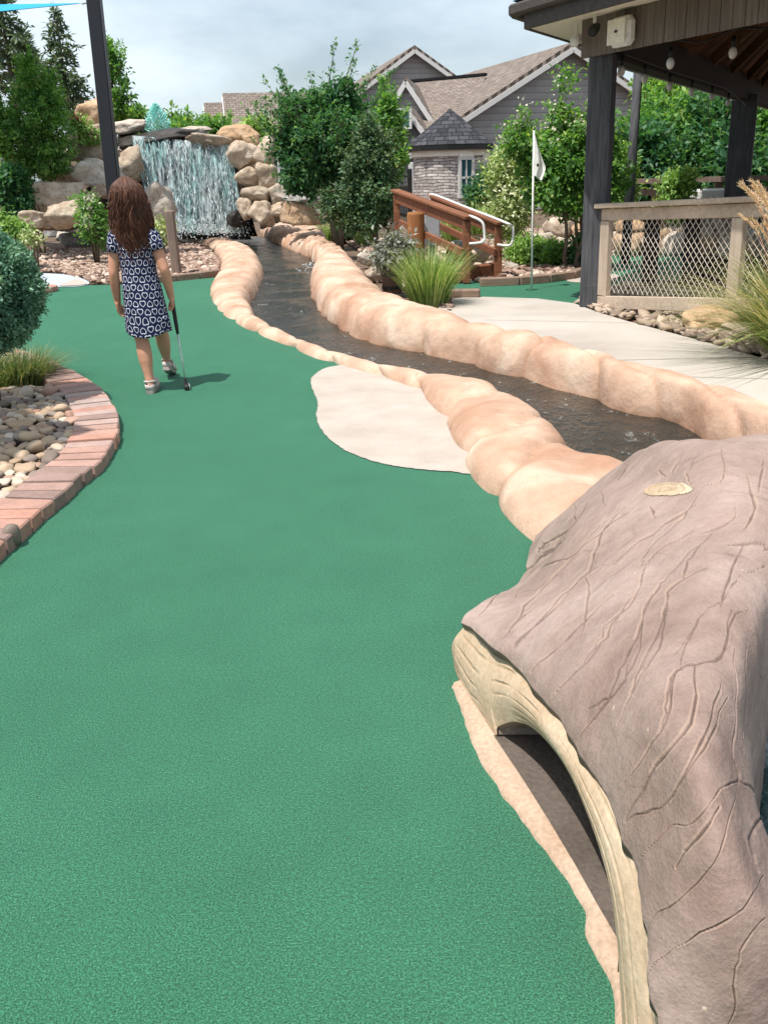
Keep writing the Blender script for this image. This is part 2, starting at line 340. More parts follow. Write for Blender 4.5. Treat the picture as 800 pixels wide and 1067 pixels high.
MT['skin'] = (lambda t: t.fin(t.ramp(t.noise(t.coords(), 9, 3), [(0.3, (0.53, 0.26, 0.165)), (0.7, (0.62, 0.33, 0.22))]), 0.5, None, 0.35, Subsurface_Weight=0.05))(NT('skin'))
MT['hair'] = varmat('brown_hair', [(0.0, (0.030, 0.012, 0.007)), (0.5, (0.085, 0.034, 0.019)), (1.0, (0.20, 0.088, 0.050))], 0.55, 0.3)
MT['hearts'] = make_hearts()
MT['shoe'] = plain('pale_shoe', (0.50, 0.43, 0.41), 0.6)
MT['sole'] = plain('shoe_sole', (0.33, 0.28, 0.27), 0.7)
MT['chrome'] = plain('putter_steel', (0.55, 0.62, 0.60), 0.3, 0.5, 0.6)
MT['rubber'] = plain('black_rubber', (0.015, 0.015, 0.016), 0.6)
MT['eye'] = plain('eye_white', (0.7, 0.7, 0.7), 0.3)
MT['lip'] = plain('lip', (0.45, 0.16, 0.13), 0.5)
MT['petal'] = varmat('petals', [(0, (0.42, 0.41, 0.27)), (1, (0.66, 0.63, 0.50))], 0.7)
MT['pinkpetal'] = varmat('pink_petals', [(0, (0.60, 0.12, 0.20)), (1, (0.75, 0.30, 0.36))], 0.7)

L = {}
L['crape'] = leafmat('crape_leaves', [(0, (0.030, 0.075, 0.022)), (0.5, (0.060, 0.135, 0.034)), (0.85, (0.105, 0.20, 0.048)), (1, (0.18, 0.24, 0.07))], .5)
L['dark'] = leafmat('dark_leaves', [(0, (0.014, 0.045, 0.022)), (0.5, (0.028, 0.082, 0.036)), (0.9, (0.055, 0.125, 0.046)), (1, (0.10, 0.17, 0.06))], 0.45)
L['cypress'] = leafmat('cypress_foliage', [(0, (0.014, 0.036, 0.016)), (0.5, (0.028, 0.062, 0.026)), (1, (0.075, 0.11, 0.042))], 0.2)
L['conifer'] = leafmat('conifer_needles', [(0, (0.022, 0.042, 0.022)), (0.6, (0.050, 0.080, 0.040)), (1, (0.14, 0.15, 0.075))], 0.2)
L['light'] = leafmat('light_leaves', [(0, (0.05, 0.10, 0.025)), (0.5, (0.10, 0.18, 0.045)), (1, (0.20, 0.27, 0.08))], 0.35)
L['box'] = leafmat('bluegreen_leaves', [(0, (0.022, 0.060, 0.040)), (0.5, (0.056, 0.124, 0.080)), (1, (0.155, 0.25, 0.165))], 0.15)
L['grass'] = leafmat('grass_blades', [(0, (0.05, 0.085, 0.022)), (0.5, (0.115, 0.18, 0.05)), (0.8, (0.22, 0.28, 0.09)), (1, (0.42, 0.36, 0.19))], 0.3)
L['tuft'] = leafmat('tuft_grass', [(0, (0.022, 0.042, 0.014)), (0.5, (0.06, 0.092, 0.03)), (0.85, (0.12, 0.135, 0.055)), (1, (0.24, 0.19, 0.11))], 0.3)
L['dry'] = leafmat('dry_grass', [(0, (0.06, 0.08, 0.028)), (0.4, (0.13, 0.16, 0.055)), (0.7, (0.30, 0.23, 0.13)), (1, (0.44, 0.35, 0.22))], 0.25)
L['plume'] = leafmat('grass_plume', [(0, (0.34, 0.19, 0.13)), (1, (0.52, 0.36, 0.26))], 0.3)
L['variegated'] = leafmat('variegated_leaves', [(0, (0.07, 0.11, 0.035)), (0.5, (0.20, 0.24, 0.10)), (1, (0.52, 0.47, 0.30))], 0.3)
L['purple'] = leafmat('grey_purple_leaves', [(0, (0.05, 0.05, 0.045)), (0.5, (0.11, 0.115, 0.10)), (1, (0.24, 0.24, 0.21))], 0.2)

# ------------------------------------------------------------------ mesh helpers
def mesh_np(name, verts, loops, sizes, mat, parent=None, smooth=False, uv=None, attrs=None, mats=None, midx=None):
    verts = np.asarray(verts, dtype=np.float64).reshape(-1, 3)
    if parent is not None: verts = verts - np.array(parent.location)
    me = bpy.data.meshes.new(name)
    sizes = np.asarray(sizes, dtype=np.int32); loops = np.asarray(loops, dtype=np.int32).ravel()
    me.vertices.add(len(verts)); me.vertices.foreach_set('co', verts.astype(np.float32).ravel())
    me.loops.add(len(loops)); me.loops.foreach_set('vertex_index', loops)
    me.polygons.add(len(sizes)); st = np.zeros(len(sizes), dtype=np.int32); st[1:] = np.cumsum(sizes)[:-1]
    me.polygons.foreach_set('loop_start', st)
    me.polygons.foreach_set('use_smooth', np.full(len(sizes), bool(smooth)))
    for m in (mats or [mat]): me.materials.append(m)
    if midx is not None: me.polygons.foreach_set('material_index', np.asarray(midx, dtype=np.int32))
    me.update(calc_edges=True)
    if uv is not None:
        l = me.uv_layers.new(name='UVMap'); l.data.foreach_set('uv', np.asarray(uv, dtype=np.float32)[loops].ravel())
    for k, vals in (attrs or {}).items():
        a = me.attributes.new(k, 'FLOAT', 'POINT'); a.data.foreach_set('value', np.asarray(vals, dtype=np.float32))
    me.validate()
    o = bpy.data.objects.new(name, me); COL.objects.link(o)
    if parent is not None: o.parent = parent
    return o

class MB:
    TS = 1.0
    def __init__(s): s.v = []; s.f = []; s.uv = []; s.var = []; s.usev = False; s.useuv = False
    def add(s, vs, fs, uv=None, var=None):
        b = len(s.v); s.v.extend([tuple(map(float, p)) for p in vs]); s.f.extend([tuple(i + b for i in f) for f in fs])
        if uv is not None: s.useuv = True
        s.uv.extend(uv if uv is not None else [(p[0], p[1]) for p in vs])
        if var is not None: s.usev = True
        s.var.extend([var if var is not None else 0.0] * len(vs) if not hasattr(var, '__len__') else list(var))
    def box(s, c, size, ax=None, bev=0.0, var=None):
        c = np.asarray(c, float); h = np.asarray(size, float) / 2
        A = np.eye(3) if ax is None else np.array([np.asarray(a, float) / np.linalg.norm(a) for a in ax])
        b = min(bev, h.min() * 0.9)
        if b <= 0:
            pts = [c + A.T @ (np.array([sx, sy, sz]) * h) for sz in (-1, 1) for sy in (-1, 1) for sx in (-1, 1)]
            s.add(pts, [(0, 2, 3, 1), (4, 5, 7, 6), (0, 1, 5, 4), (2, 6, 7, 3), (0, 4, 6, 2), (1, 3, 7, 5)], None, var); return
        pts = []; idx = {}
        for sx in (-1, 1):
            for sy in (-1, 1):
                for sz in (-1, 1):
                    sg = np.array([sx, sy, sz])
                    for k in range(3):
                        p = sg * (h - b); p[k] = sg[k] * h[k]
                        idx[(sx, sy, sz, k)] = len(pts); pts.append(c + A.T @ p)
        fs = []
        for k in range(3):
            a_, b_ = [(1, 2), (2, 0), (0, 1)][k]
            for sg in (-1, 1):
                q = []
                for (u, w) in ((-1, -1), (1, -1), (1, 1), (-1, 1)):
                    t_ = [0, 0, 0]; t_[k] = sg; t_[a_] = u; t_[b_] = w; q.append(idx[(*t_, k)])
                fs.append(tuple(q if sg > 0 else q[::-1]))
        for k in range(3):
            a_, b_ = [(1, 2), (2, 0), (0, 1)][k]
            for u in (-1, 1):
                for w in (-1, 1):
                    def I(kk, face):
                        t_ = [0, 0, 0]; t_[k] = kk; t_[a_] = u; t_[b_] = w; return idx[(*t_, face)]
                    q = (I(-1, a_), I(1, a_), I(1, b_), I(-1, b_)); fs.append(q if u * w > 0 else q[::-1])
        for sx in (-1, 1):
            for sy in (-1, 1):
                for sz in (-1, 1):
                    q = (idx[(sx, sy, sz, 0)], idx[(sx, sy, sz, 1)], idx[(sx, sy, sz, 2)]); fs.append(q if sx * sy * sz > 0 else q[::-1])
        s.add(pts, fs, None, var)
    def bar(s, a, b, w, h, up=(0, 0, 1), bev=0.0):
        a = np.asarray(a, float); b = np.asarray(b, float); d = b - a; ln = np.linalg.norm(d); d = d / ln
        side = np.cross(d, up); side /= np.linalg.norm(side); u2 = np.cross(side, d)
        s.box((a + b) / 2, (ln, w, h), (d, side, u2), bev)
    def tube(s, pts, rad, n=8, cap=True, var=None):
        pts = [np.asarray(p, float) for p in pts]; k = len(pts)
        if not hasattr(rad, '__len__'): rad = [rad] * k
        rad = [q * MB.TS for q in rad]
        vs = []; fs = []; prev = None
        for i, p in enumerate(pts):
            d = pts[min(i + 1, k - 1)] - pts[max(i - 1, 0)]; d = d / (np.linalg.norm(d) + 1e-12)
            if prev is None:
                ref = np.array([1.0, 0, 0]) if abs(d[0]) < 0.8 else np.array([0, 1.0, 0])
                a = np.cross(d, ref)
            else: a = prev - d * (prev @ d)
            a /= np.linalg.norm(a) + 1e-12; prev = a; b = np.cross(d, a)
            for j in range(n):
                th = 2 * math.pi * j / n; vs.append(p + rad[i] * (math.cos(th) * a + math.sin(th) * b))
        for i in range(k - 1):
            for j in range(n): fs.append((i * n + j, i * n + (j + 1) % n, (i + 1) * n + (j + 1) % n, (i + 1) * n + j))
        if cap: fs.append(tuple(range(n))[::-1]); fs.append(tuple((k - 1) * n + j for j in range(n)))
        s.add(vs, fs, None, var)
    def loft(s, rings, cap=True, uv=None, closed=True):
        n = len(rings[0]); vs = [p for r in rings for p in r]; fs = []
        for i in range(len(rings) - 1):
            for j in range(n if closed else n - 1): fs.append((i * n + j, i * n + (j + 1) % n, (i + 1) * n + (j + 1) % n, (i + 1) * n + j))
        if cap: fs.append(tuple(range(n))[::-1]); fs.append(tuple((len(rings) - 1) * n + j for j in range(n)))
        s.add(vs, fs, uv)
    def poly(s, pts, thick):
        n = len(pts); top = [np.asarray(p, float) for p in pts]; bot = [p - np.array([0, 0, thick]) for p in top]
        s.add(top + bot, [tuple(range(n)), tuple(range(2 * n - 1, n - 1, -1))] + [(i, i + n, (i + 1) % n + n, (i + 1) % n) for i in range(n)])
    def build(s, name, mat, parent=None, smooth=False):
        loops = [i for f in s.f for i in f]; sizes = [len(f) for f in s.f]
        return mesh_np(name, s.v, loops, sizes, mat, parent, smooth, np.array(s.uv) if s.useuv else None, {'var': s.var} if s.usev else None)

def tag(o, label, cat, group=None):
    o['label'] = label; o['category'] = cat
    if group: o['group'] = group
    return o
def thing(name, label, cat, loc, group=None):
    o = bpy.data.objects.new(name, None); COL.objects.link(o); o.location = tuple(map(float, loc)); o.empty_display_size = 0.1
    return tag(o, label, cat, group)
def struct(o): o['kind'] = 'structure'; return o
def stuff(o, label=None, cat=None):
    o['kind'] = 'stuff'
    if label: o['label'] = label; o['category'] = cat
    return o

def smooth_poly(pts, k=6, closed=False):
    P = [np.asarray(p, float) for p in pts]; n = len(P); out = []
    rngi = range(n) if closed else range(n - 1)
    for i in rngi:
        p1 = P[i]; p2 = P[(i + 1) % n]
        p0 = P[i - 1] if (i > 0 or closed) else 2 * p1 - p2
        p3 = P[(i + 2) % n] if (i + 2 < n or closed) else 2 * p2 - p1
        for j in range(k):
            t_ = j / k
            out.append(0.5 * (2 * p1 + (p2 - p0) * t_ + (2 * p0 - 5 * p1 + 4 * p2 - p3) * t_ ** 2 + (3 * p1 - p0 - 3 * p2 + p3) * t_ ** 3))
    if not closed: out.append(P[-1])
    return out
def resample(pts, n):
    P = np.array(pts); d = np.concatenate([[0], np.cumsum(np.linalg.norm(np.diff(P, axis=0), axis=1))])
    s = np.linspace(0, d[-1], n); return np.stack([np.interp(s, d, P[:, k]) for k in range(P.shape[1])], 1)
def in_poly(x, y, poly):
    P = np.asarray(poly)[:, :2]; ins = np.zeros(np.shape(x), bool); j = len(P) - 1
    for i in range(len(P)):
        xi, yi = P[i]; xj, yj = P[j]
        with np.errstate(divide='ignore', invalid='ignore'):
            c_ = ((yi > y) != (yj > y)) & (x < (xj - xi) * (y - yi) / (yj - yi + 1e-12) + xi)
        ins ^= c_; j = i
    return ins

def sheet(name, pts, z, mat, thick=0.0, kind=True):
    mb = MB(); P = [np.array([p[0], p[1], z]) for p in pts]
    if thick: mb.poly(P, thick)
    else: mb.add(P, [tuple(range(len(P)))])
    o = mb.build(name, mat)
    # n-gons must face up
    me = o.data
    if me.polygons[0].normal.z < 0: me.flip_normals()
    return struct(o) if kind else o

# ------------------------------------------------------------------ stones
def ico(level):
    import bmesh
    bm = bmesh.new(); bmesh.ops.create_icosphere(bm, subdivisions=level, radius=1.0)
    v = np.array([p.co[:] for p in bm.verts]); f = np.array([[q.index for q in p.verts] for p in bm.faces]); bm.free(); return v, f
ICO = {k: ico(k) for k in (1, 2, 3, 4, 5)}
def rock_shape(level, seed, planes=11, soft=9, rough=0.05, flat=0.0):
    r = np.random.default_rng(seed); v, f = ICO[level]
    n = r.normal(size=(planes, 3)); n /= np.linalg.norm(n, axis=1)[:, None]
    n = np.concatenate([n, np.array([[0, 0, 1.0], [0, 0, -1], [1, 0, 0], [-1, 0, 0], [0, 1, 0], [0, -1, 0]]) + r.normal(0, 0.22, (6, 3))]); n /= np.linalg.norm(n, axis=1)[:, None]
    h = r.uniform(0.72, 1.0, len(n)); d = v @ n.T
    inv = np.clip(d, 0.02, None) / h
    rad = (inv ** soft).sum(1) ** (-1 / soft)
    off = r.uniform(-50, 50, 3)
    nz = vfract(v * 1.7 + off, 4); nz2 = vnoise(v * 7 + off)
    rad = rad * (1 + rough * 2.2 * nz + rough * 0.5 * nz2)
    p = v * rad[:, None]
    lo, hi = p.min(0), p.max(0); p = (p - (lo + hi) / 2) / ((hi - lo) / 2)
    return p, f
def rotz(a): return np.array([[math.cos(a), -math.sin(a), 0], [math.sin(a), math.cos(a), 0], [0, 0, 1]])
def boulder(center, size, label, mat, seed, tilt=0.0, level=4, name='boulder', group=None, cat='boulder', soft=18, rough=0.06, planes=9):
    p, f = rock_shape(level, seed, planes, soft, rough)
    s = np.asarray(size) / 2; p = p * s
    ct, st = math.cos(tilt), math.sin(tilt); p = p @ np.array([[ct, 0, st], [0, 1, 0], [-st, 0, ct]])
    o = mesh_np(name, p, f.ravel(), [3] * len(f), mat, None, True); o.location = tuple(center)
    return tag(o, label, cat, group)
def pboulder(px, py, w, h, Y, label, mat, seed, dep=None, tilt=0.0, **kw):
    c = PY(px, py, Y); k = pxm(Y, c[2]); W = w / k; H = h / k
    return boulder(c, (W, dep if dep else min(W, H * 1.5) * 0.95, H), label, mat, seed, tilt, **kw)

def scatter_stones(name, pts, smin, smax, mat, seed=0, flat=0.6, level=1, zoff=0.0):
    r = np.random.default_rng(seed); v, f = ICO[level]; vs = []; fs = []; var = []
    V = len(v)
    n = len(pts); base = np.asarray(pts, float)
    allv = np.empty((n, V, 3)); 
    for i in range(n):
        s = smin * (smax / smin) ** r.random(); sc = np.array([s * r.uniform(0.8, 1.5), s * r.uniform(0.8, 1.3), s * flat * r.uniform(0.8, 1.2)]) / 2
        a = r.uniform(0, 6.28); q = (v * (1 + r.normal(0, 0.10, (V, 1)))) * sc; q = q @ rotz(a).T
        ti = r.normal(0, 0.3, 2); q[:, 2] += q[:, 0] * ti[0] + q[:, 1] * ti[1]
        allv[i] = q + base[i] + [0, 0, sc[2] * 0.6 + zoff]
    loops = (f[None] + (np.arange(n) * V)[:, None, None]).ravel()
    var = np.repeat(r.random(n), V)
    return mesh_np(name, allv.reshape(-1, 3), loops, np.full(n * len(f), 3), mat, None, True, None, {'var': var})

# ------------------------------------------------------------------ foliage
def leaf_mesh(name, C, D, N, ln, wd, mat, parent=None, var=None, seed=0):
    """C base point, D long direction, N normal, ln length, wd width arrays -> folded rhombus leaves"""
    n = len(C); D = D / (np.linalg.norm(D, axis=1)[:, None] + 1e-9)
    S = np.cross(D, N); S /= np.linalg.norm(S, axis=1)[:, None] + 1e-9; Nn = np.cross(S, D)
    ln = np.broadcast_to(ln, n)[:, None]; wd = np.broadcast_to(wd, n)[:, None]
    v = np.stack([C, C + D * ln * 0.45 + S * wd * 0.5 + Nn * wd * 0.18, C + D * ln, C + D * ln * 0.45 - S * wd * 0.5 + Nn * wd * 0.18], 1)
    idx = np.arange(n)[:, None] * 4; loops = np.concatenate([idx, idx + 1, idx + 2, idx, idx + 2, idx + 3], 1)
    if var is None: var = np.random.default_rng(seed).random(n)
    return mesh_np(name, v.reshape(-1, 3), loops.ravel(), np.full(n * 2, 3), mat, parent, True, None, {'var': np.repeat(np.clip(var, 0, 1), 4)})

def rand_unit(r, n):
    d = r.normal(size=(n, 3)); return d / np.linalg.norm(d, axis=1)[:, None]

def crown_leaves(r, ells, nclump, per, leaf, spread, droop=0.0, shell=0.55):
    """clumps of leaves in a union of ellipsoids; returns C,D,N,ln,wd,var"""
    vol = np.array([e[3] * e[4] * e[5] for e in ells]) ** 0.75; pr = vol / vol.sum()
    which = r.choice(len(ells), nclump, p=pr); E = np.array(ells)[which]
    d = rand_unit(r, nclump); rad = shell + (1 - shell) * r.random(nclump) ** 0.7
    rad *= 1 + 0.16 * r.normal(size=nclump)
    cc = E[:, :3] + d * rad[:, None] * E[:, 3:6]
    cv = 0.5 + 0.18 * r.normal(size=nclump)
    C = np.repeat(cc, per, 0) + r.normal(size=(nclump * per, 3)) * spread * np.repeat(r.uniform(0.6, 1.35, nclump), per)[:, None] * np.array([1, 1, 0.75])
    out = np.repeat(d, per, 0)
    D = out * 0.6 + rand_unit(r, nclump * per) * 0.9 + np.array([0, 0, -droop]); N = out * 0.5 + np.array([0, 0, 0.9]) + rand_unit(r, nclump * per) * 0.7
    n = nclump * per; ln = leaf * r.uniform(0.6, 1.3, n); wd = ln * r.uniform(0.42, 0.62, n)
    var = np.repeat(cv, per) + 0.2 * r.normal(size=n)
    return [C, D, N, ln, wd, var], cc
def sprigs(r, starts, dirs, lens, per, leaf):
    Cs = []; Ds = []
    for s, d, l in zip(starts, dirs, lens):
        tt = r.random(per) ** 0.8; bend = np.array([0, 0, 0.15]) * (tt ** 2)[:, None] * l
        Cs.append(s + d * (tt * l)[:, None] + bend + r.normal(size=(per, 3)) * leaf * (0.75 - 0.5 * tt)[:, None]); Ds.append(d * 0.5 + rand_unit(r, per) * 0.9)
    C = np.concatenate(Cs); n = len(C); ln = leaf * r.uniform(0.6, 1.2, n)
    return [C, np.concatenate(Ds), np.array([0, 0, 1.0]) + rand_unit(r, n) * 0.8, ln, ln * 0.5, 0.68 + 0.2 * r.normal(size=n)]
def cat_leaves(*sets): return [np.concatenate([s[i] for s in sets]) for i in range(6)]

def tree(name, label, base, trunks, ells, nclump, per, leaf, spread, lmat, seed, sprig=0, sprig_len=0.5, cat='tree', group=None, tr_r=0.05, shell=0.55, limbs=14, bark='bark_wood', sprig_up=0.6, extra=None):
    r = np.random.default_rng(seed); base = np.asarray(base, float); t_ = thing(name, label, cat, base, group)
    E = [(base[0] + e[0], base[1] + e[1], base[2] + e[2], *e[3:]) for e in ells]
    S, cc = crown_leaves(r, E, nclump, per, leaf, spread, 0.15, shell)
    mb = MB(); tops = []
    for (dx, dy, top, tx, ty) in trunks:
        pts = []
        for i in range(7):
            k = i / 6; pts.append(base + np.array([dx + (tx - dx) * k ** 0.8 + 0.02 * r.normal() * (0 < i), dy + (ty - dy) * k + 0.02 * r.normal() * (0 < i), -0.05 + (top + 0.05) * k]))
        mb.tube(pts, [tr_r * (1 - 0.65 * i / 6) for i in range(7)], 8); tops.append(pts)
    for i in range(limbs):
        pts = tops[i % len(tops)]; k = r.integers(3, 7); a = pts[k]; b = cc[r.integers(len(cc))]
        m = (a + b) / 2 + np.array([0, 0, 0.08]) + r.normal(0, 0.05, 3)
        mb.tube([a, m, b], [tr_r * 0.42, tr_r * 0.28, tr_r * 0.1], 6)
    if sprig:
        i = r.integers(len(cc), size=sprig); ctr = np.array([e[:3] for e in E]).mean(0)
        d = cc[i] - ctr; d /= np.linalg.norm(d, axis=1)[:, None] + 1e-9; d = d + np.array([0, 0, sprig_up]) + r.normal(0, 0.25, (sprig, 3)); d /= np.linalg.norm(d, axis=1)[:, None]
        sl_ = sprig_len * r.uniform(0.5, 1.3, sprig); S = cat_leaves(S, sprigs(r, cc[i], d, sl_, 60, leaf * .85))
        for s_, d_, l_ in zip(cc[i], d, sl_): mb.tube([s_ - d_ * l_ * .3, s_ + d_ * l_ * .5 + [0, 0, .04 * l_], s_ + d_ * l_ * .95 + [0, 0, .13 * l_]], [tr_r * .16 + .002, tr_r * .1 + .0015, .0015], 4, False)
    mb.build('trunk', MT[bark], t_, True)
    leaf_mesh('crown', *S[:5], lmat, t_, S[5])
    if extra: extra(t_, r, E, cc)
    return t_

def shrub(name, label, base, ells, nclump, per, leaf, spread, lmat, seed, cat='shrub', group=None, shell=0.4, stems=7, extra=None, sprig=0, sprig_len=0.2):
    tr = [(0.02 * math.cos(i * 2.4), 0.02 * math.sin(i * 2.4), max(e[2] for e in ells) * 0.8, 0.6 * ells[0][3] * math.cos(i * 2.4), 0.6 * ells[0][4] * math.sin(i * 2.4)) for i in range(stems)]
    r = np.random.default_rng(seed); base = np.asarray(base, float); t_ = thing(name, label, cat, base, group)
    E = [(base[0] + e[0], base[1] + e[1], base[2] + e[2], *e[3:]) for e in ells]
    S, cc = crown_leaves(r, E, nclump, per, leaf, spread, 0.1, shell)
    if sprig:
        i = r.integers(len(cc), size=sprig); d = np.array([0, 0, 0.8]) + r.normal(0, 0.5, (sprig, 3)); d /= np.linalg.norm(d, axis=1)[:, None]
        S = cat_leaves(S, sprigs(r, cc[i], d, sprig_len * r.uniform(0.5, 1.3, sprig), 20, leaf))
    S[0][:, 2] = np.maximum(S[0][:, 2], base[2] + 0.01)
    leaf_mesh('foliage', *S[:5], lmat, t_, S[5])
    mb = MB()
    for (dx, dy, top, tx, ty) in tr: mb.tube([base + [dx, dy, -0.03], base + [(dx + tx) / 2, (dy + ty) / 2, top * 0.6], base + [tx, ty, top]], [0.012, 0.009, 0.004], 5)
    mb.build('stem', MT['bark_wood'], t_, True)
    if extra: extra(t_, r, E, cc)
    return t_

def blades(name, r, base, n, ln, rad, wid, mat, parent, lean=0.55, droop=0.5, var=None, up=0.0):
    k = 5; a = r.uniform(0, 2 * math.pi, n); rr = rad * np.sqrt(r.random(n)) * 0.5
    d = np.stack([np.cos(a), np.sin(a), np.zeros(n)], 1); root = np.asarray(base) + d * rr[:, None] + np.array([0, 0, -0.01])
    L_ = ln * r.uniform(0.55, 1.1, n); le = lean * r.random(n) ** 0.7
    side = np.stack([-np.sin(a), np.cos(a), np.zeros(n)], 1); V = np.empty((n, k, 2, 3))
    jit = r.normal(0, 0.12, (n, 3)) * np.array([1, 1, 0])
    for i in range(k):
        t_ = i / (k - 1)
        hor = (le * t_ + droop * le * t_ ** 2.4) * L_; ver = L_ * (t_ - 0.45 * droop * le * 2 * t_ ** 2.6)
        p = root + (d + jit) * hor[:, None] + np.array([0, 0, 1.0]) * ver[:, None]
        w = wid * (1 - t_ ** 1.5 * 0.93) * 0.5
        V[:, i, 0] = p - side * w; V[:, i, 1] = p + side * w
    b = (np.arange(n) * k * 2)[:, None]; q = []
    for i in range(k - 1): q.append(np.concatenate([b + 2 * i, b + 2 * i + 1, b + 2 * i + 3, b + 2 * i + 2], 1))
    q = np.stack(q, 1)
    if var is None: var = r.random(n)
    return mesh_np(name, V.reshape(-1, 3), q.ravel(), np.full(n * (k - 1), 4), mat, parent, True, None, {'var': np.repeat(np.clip(var, 0, 1), k * 2)})
def grass_clump(label, base, n, ln, rad, wid, mat, seed, lean=0.6, droop=0.6, name='ornamental_grass', group=None):
    r = np.random.default_rng(seed); t_ = thing(name, label, 'grass', base, group)
    blades('foliage', r, base, n, ln, rad, wid, mat, t_, lean, droop)
    return t_

# ================================================================== SETTING
# left stream border: (turf side px) and (water side px)
LB_out = [(181, 248), (215, 256), (229, 268), (230, 283), (222, 297), (220, 308), (230, 324), (250, 338), (272, 349), (300, 360), (330, 373), (365, 383), (402, 394), (432, 405), (452, 422), (470, 445), (491, 489), (520, 527), (553, 560), (578, 585)]
LB_in = [(186, 238), (232, 247), (262, 256), (274, 272), (268, 290), (259, 306), (258, 318), (264, 329), (283, 340), (308, 352), (338, 364), (372, 374), (408, 384), (448, 390), (505, 398), (558, 424), (585, 450), (600, 466), (650, 478), (690, 500)]
LB_h = [.09, .10, .11, .11, .10, .08, .065, .055, .05, .045, .045, .045, .05, .06, .085, .10, .11, .115, .115, .10]
RB_near = [(300, 244), (272, 240), (280, 250), (300, 259), (322, 268), (330, 280), (325, 292), (328, 310), (340, 330), (358, 343), (384, 355), (440, 369), (482, 378), (524, 390), (565, 400), (608, 412), (644, 426), (704, 440), (740, 460), (800, 480)]
RB_far = [(296, 226), (288, 228), (312, 230), (336, 238), (343, 251), (358, 259), (376, 277), (390, 292), (408, 307), (428, 316), (456, 324), (488, 334), (518, 344), (554, 351), (586, 360), (614, 369), (650, 381), (700, 394), (752, 408), (800, 428)]
WZ = -0.12
def wlev(Y): return np.interp(Y, [1.5, 4.5, 10.0, 13.0], [-.16, -.12, -.04, 0.0])
def bh(px_far_z): return px_far_z
LBo = [G(*p, 0.0) for p in LB_out]
LBi = [G(*p, h * 0.75) for p, h in zip(LB_in, LB_h)]
WX = [1.05] * 6 + [1.3] * 7 + [1.25, 1.15, 1.16, 1.16, 1.16, 1.14, 1.1]
LBi = [o + (i - o) * k for o, i, k in zip(LBo, LBi, WX)]
RB_hh = [.2, .22, .24, .24, .24, .24, .24, .25, .25, .26, .26, .26, .26, .26, .25, .24, .24, .24, .24, .24]
RBn = [G(*p, wlev(G(*p, -.1)[1])) for p in RB_near]
RBf = []; RB_hh = []
for p, q in zip(RB_far, RBn):
    best = min(np.arange(0.0, .16, .004), key=lambda h: abs(np.linalg.norm((G(*p, h) - q)[:2]) - .36) + (10 if G(*p, h)[1] < q[1] else 0))
    RB_hh.append(best)
RB_hh = list(np.convolve(np.pad(RB_hh, 2, mode='edge'), np.ones(5) / 5, 'valid')); RBf = [G(*p, h) for p, h in zip(RB_far, RB_hh)]
print('kerb', np.round(RB_hh, 3), [round(float(np.linalg.norm((a - b)[:2])), 2) for a, b in zip(RBn, RBf)])

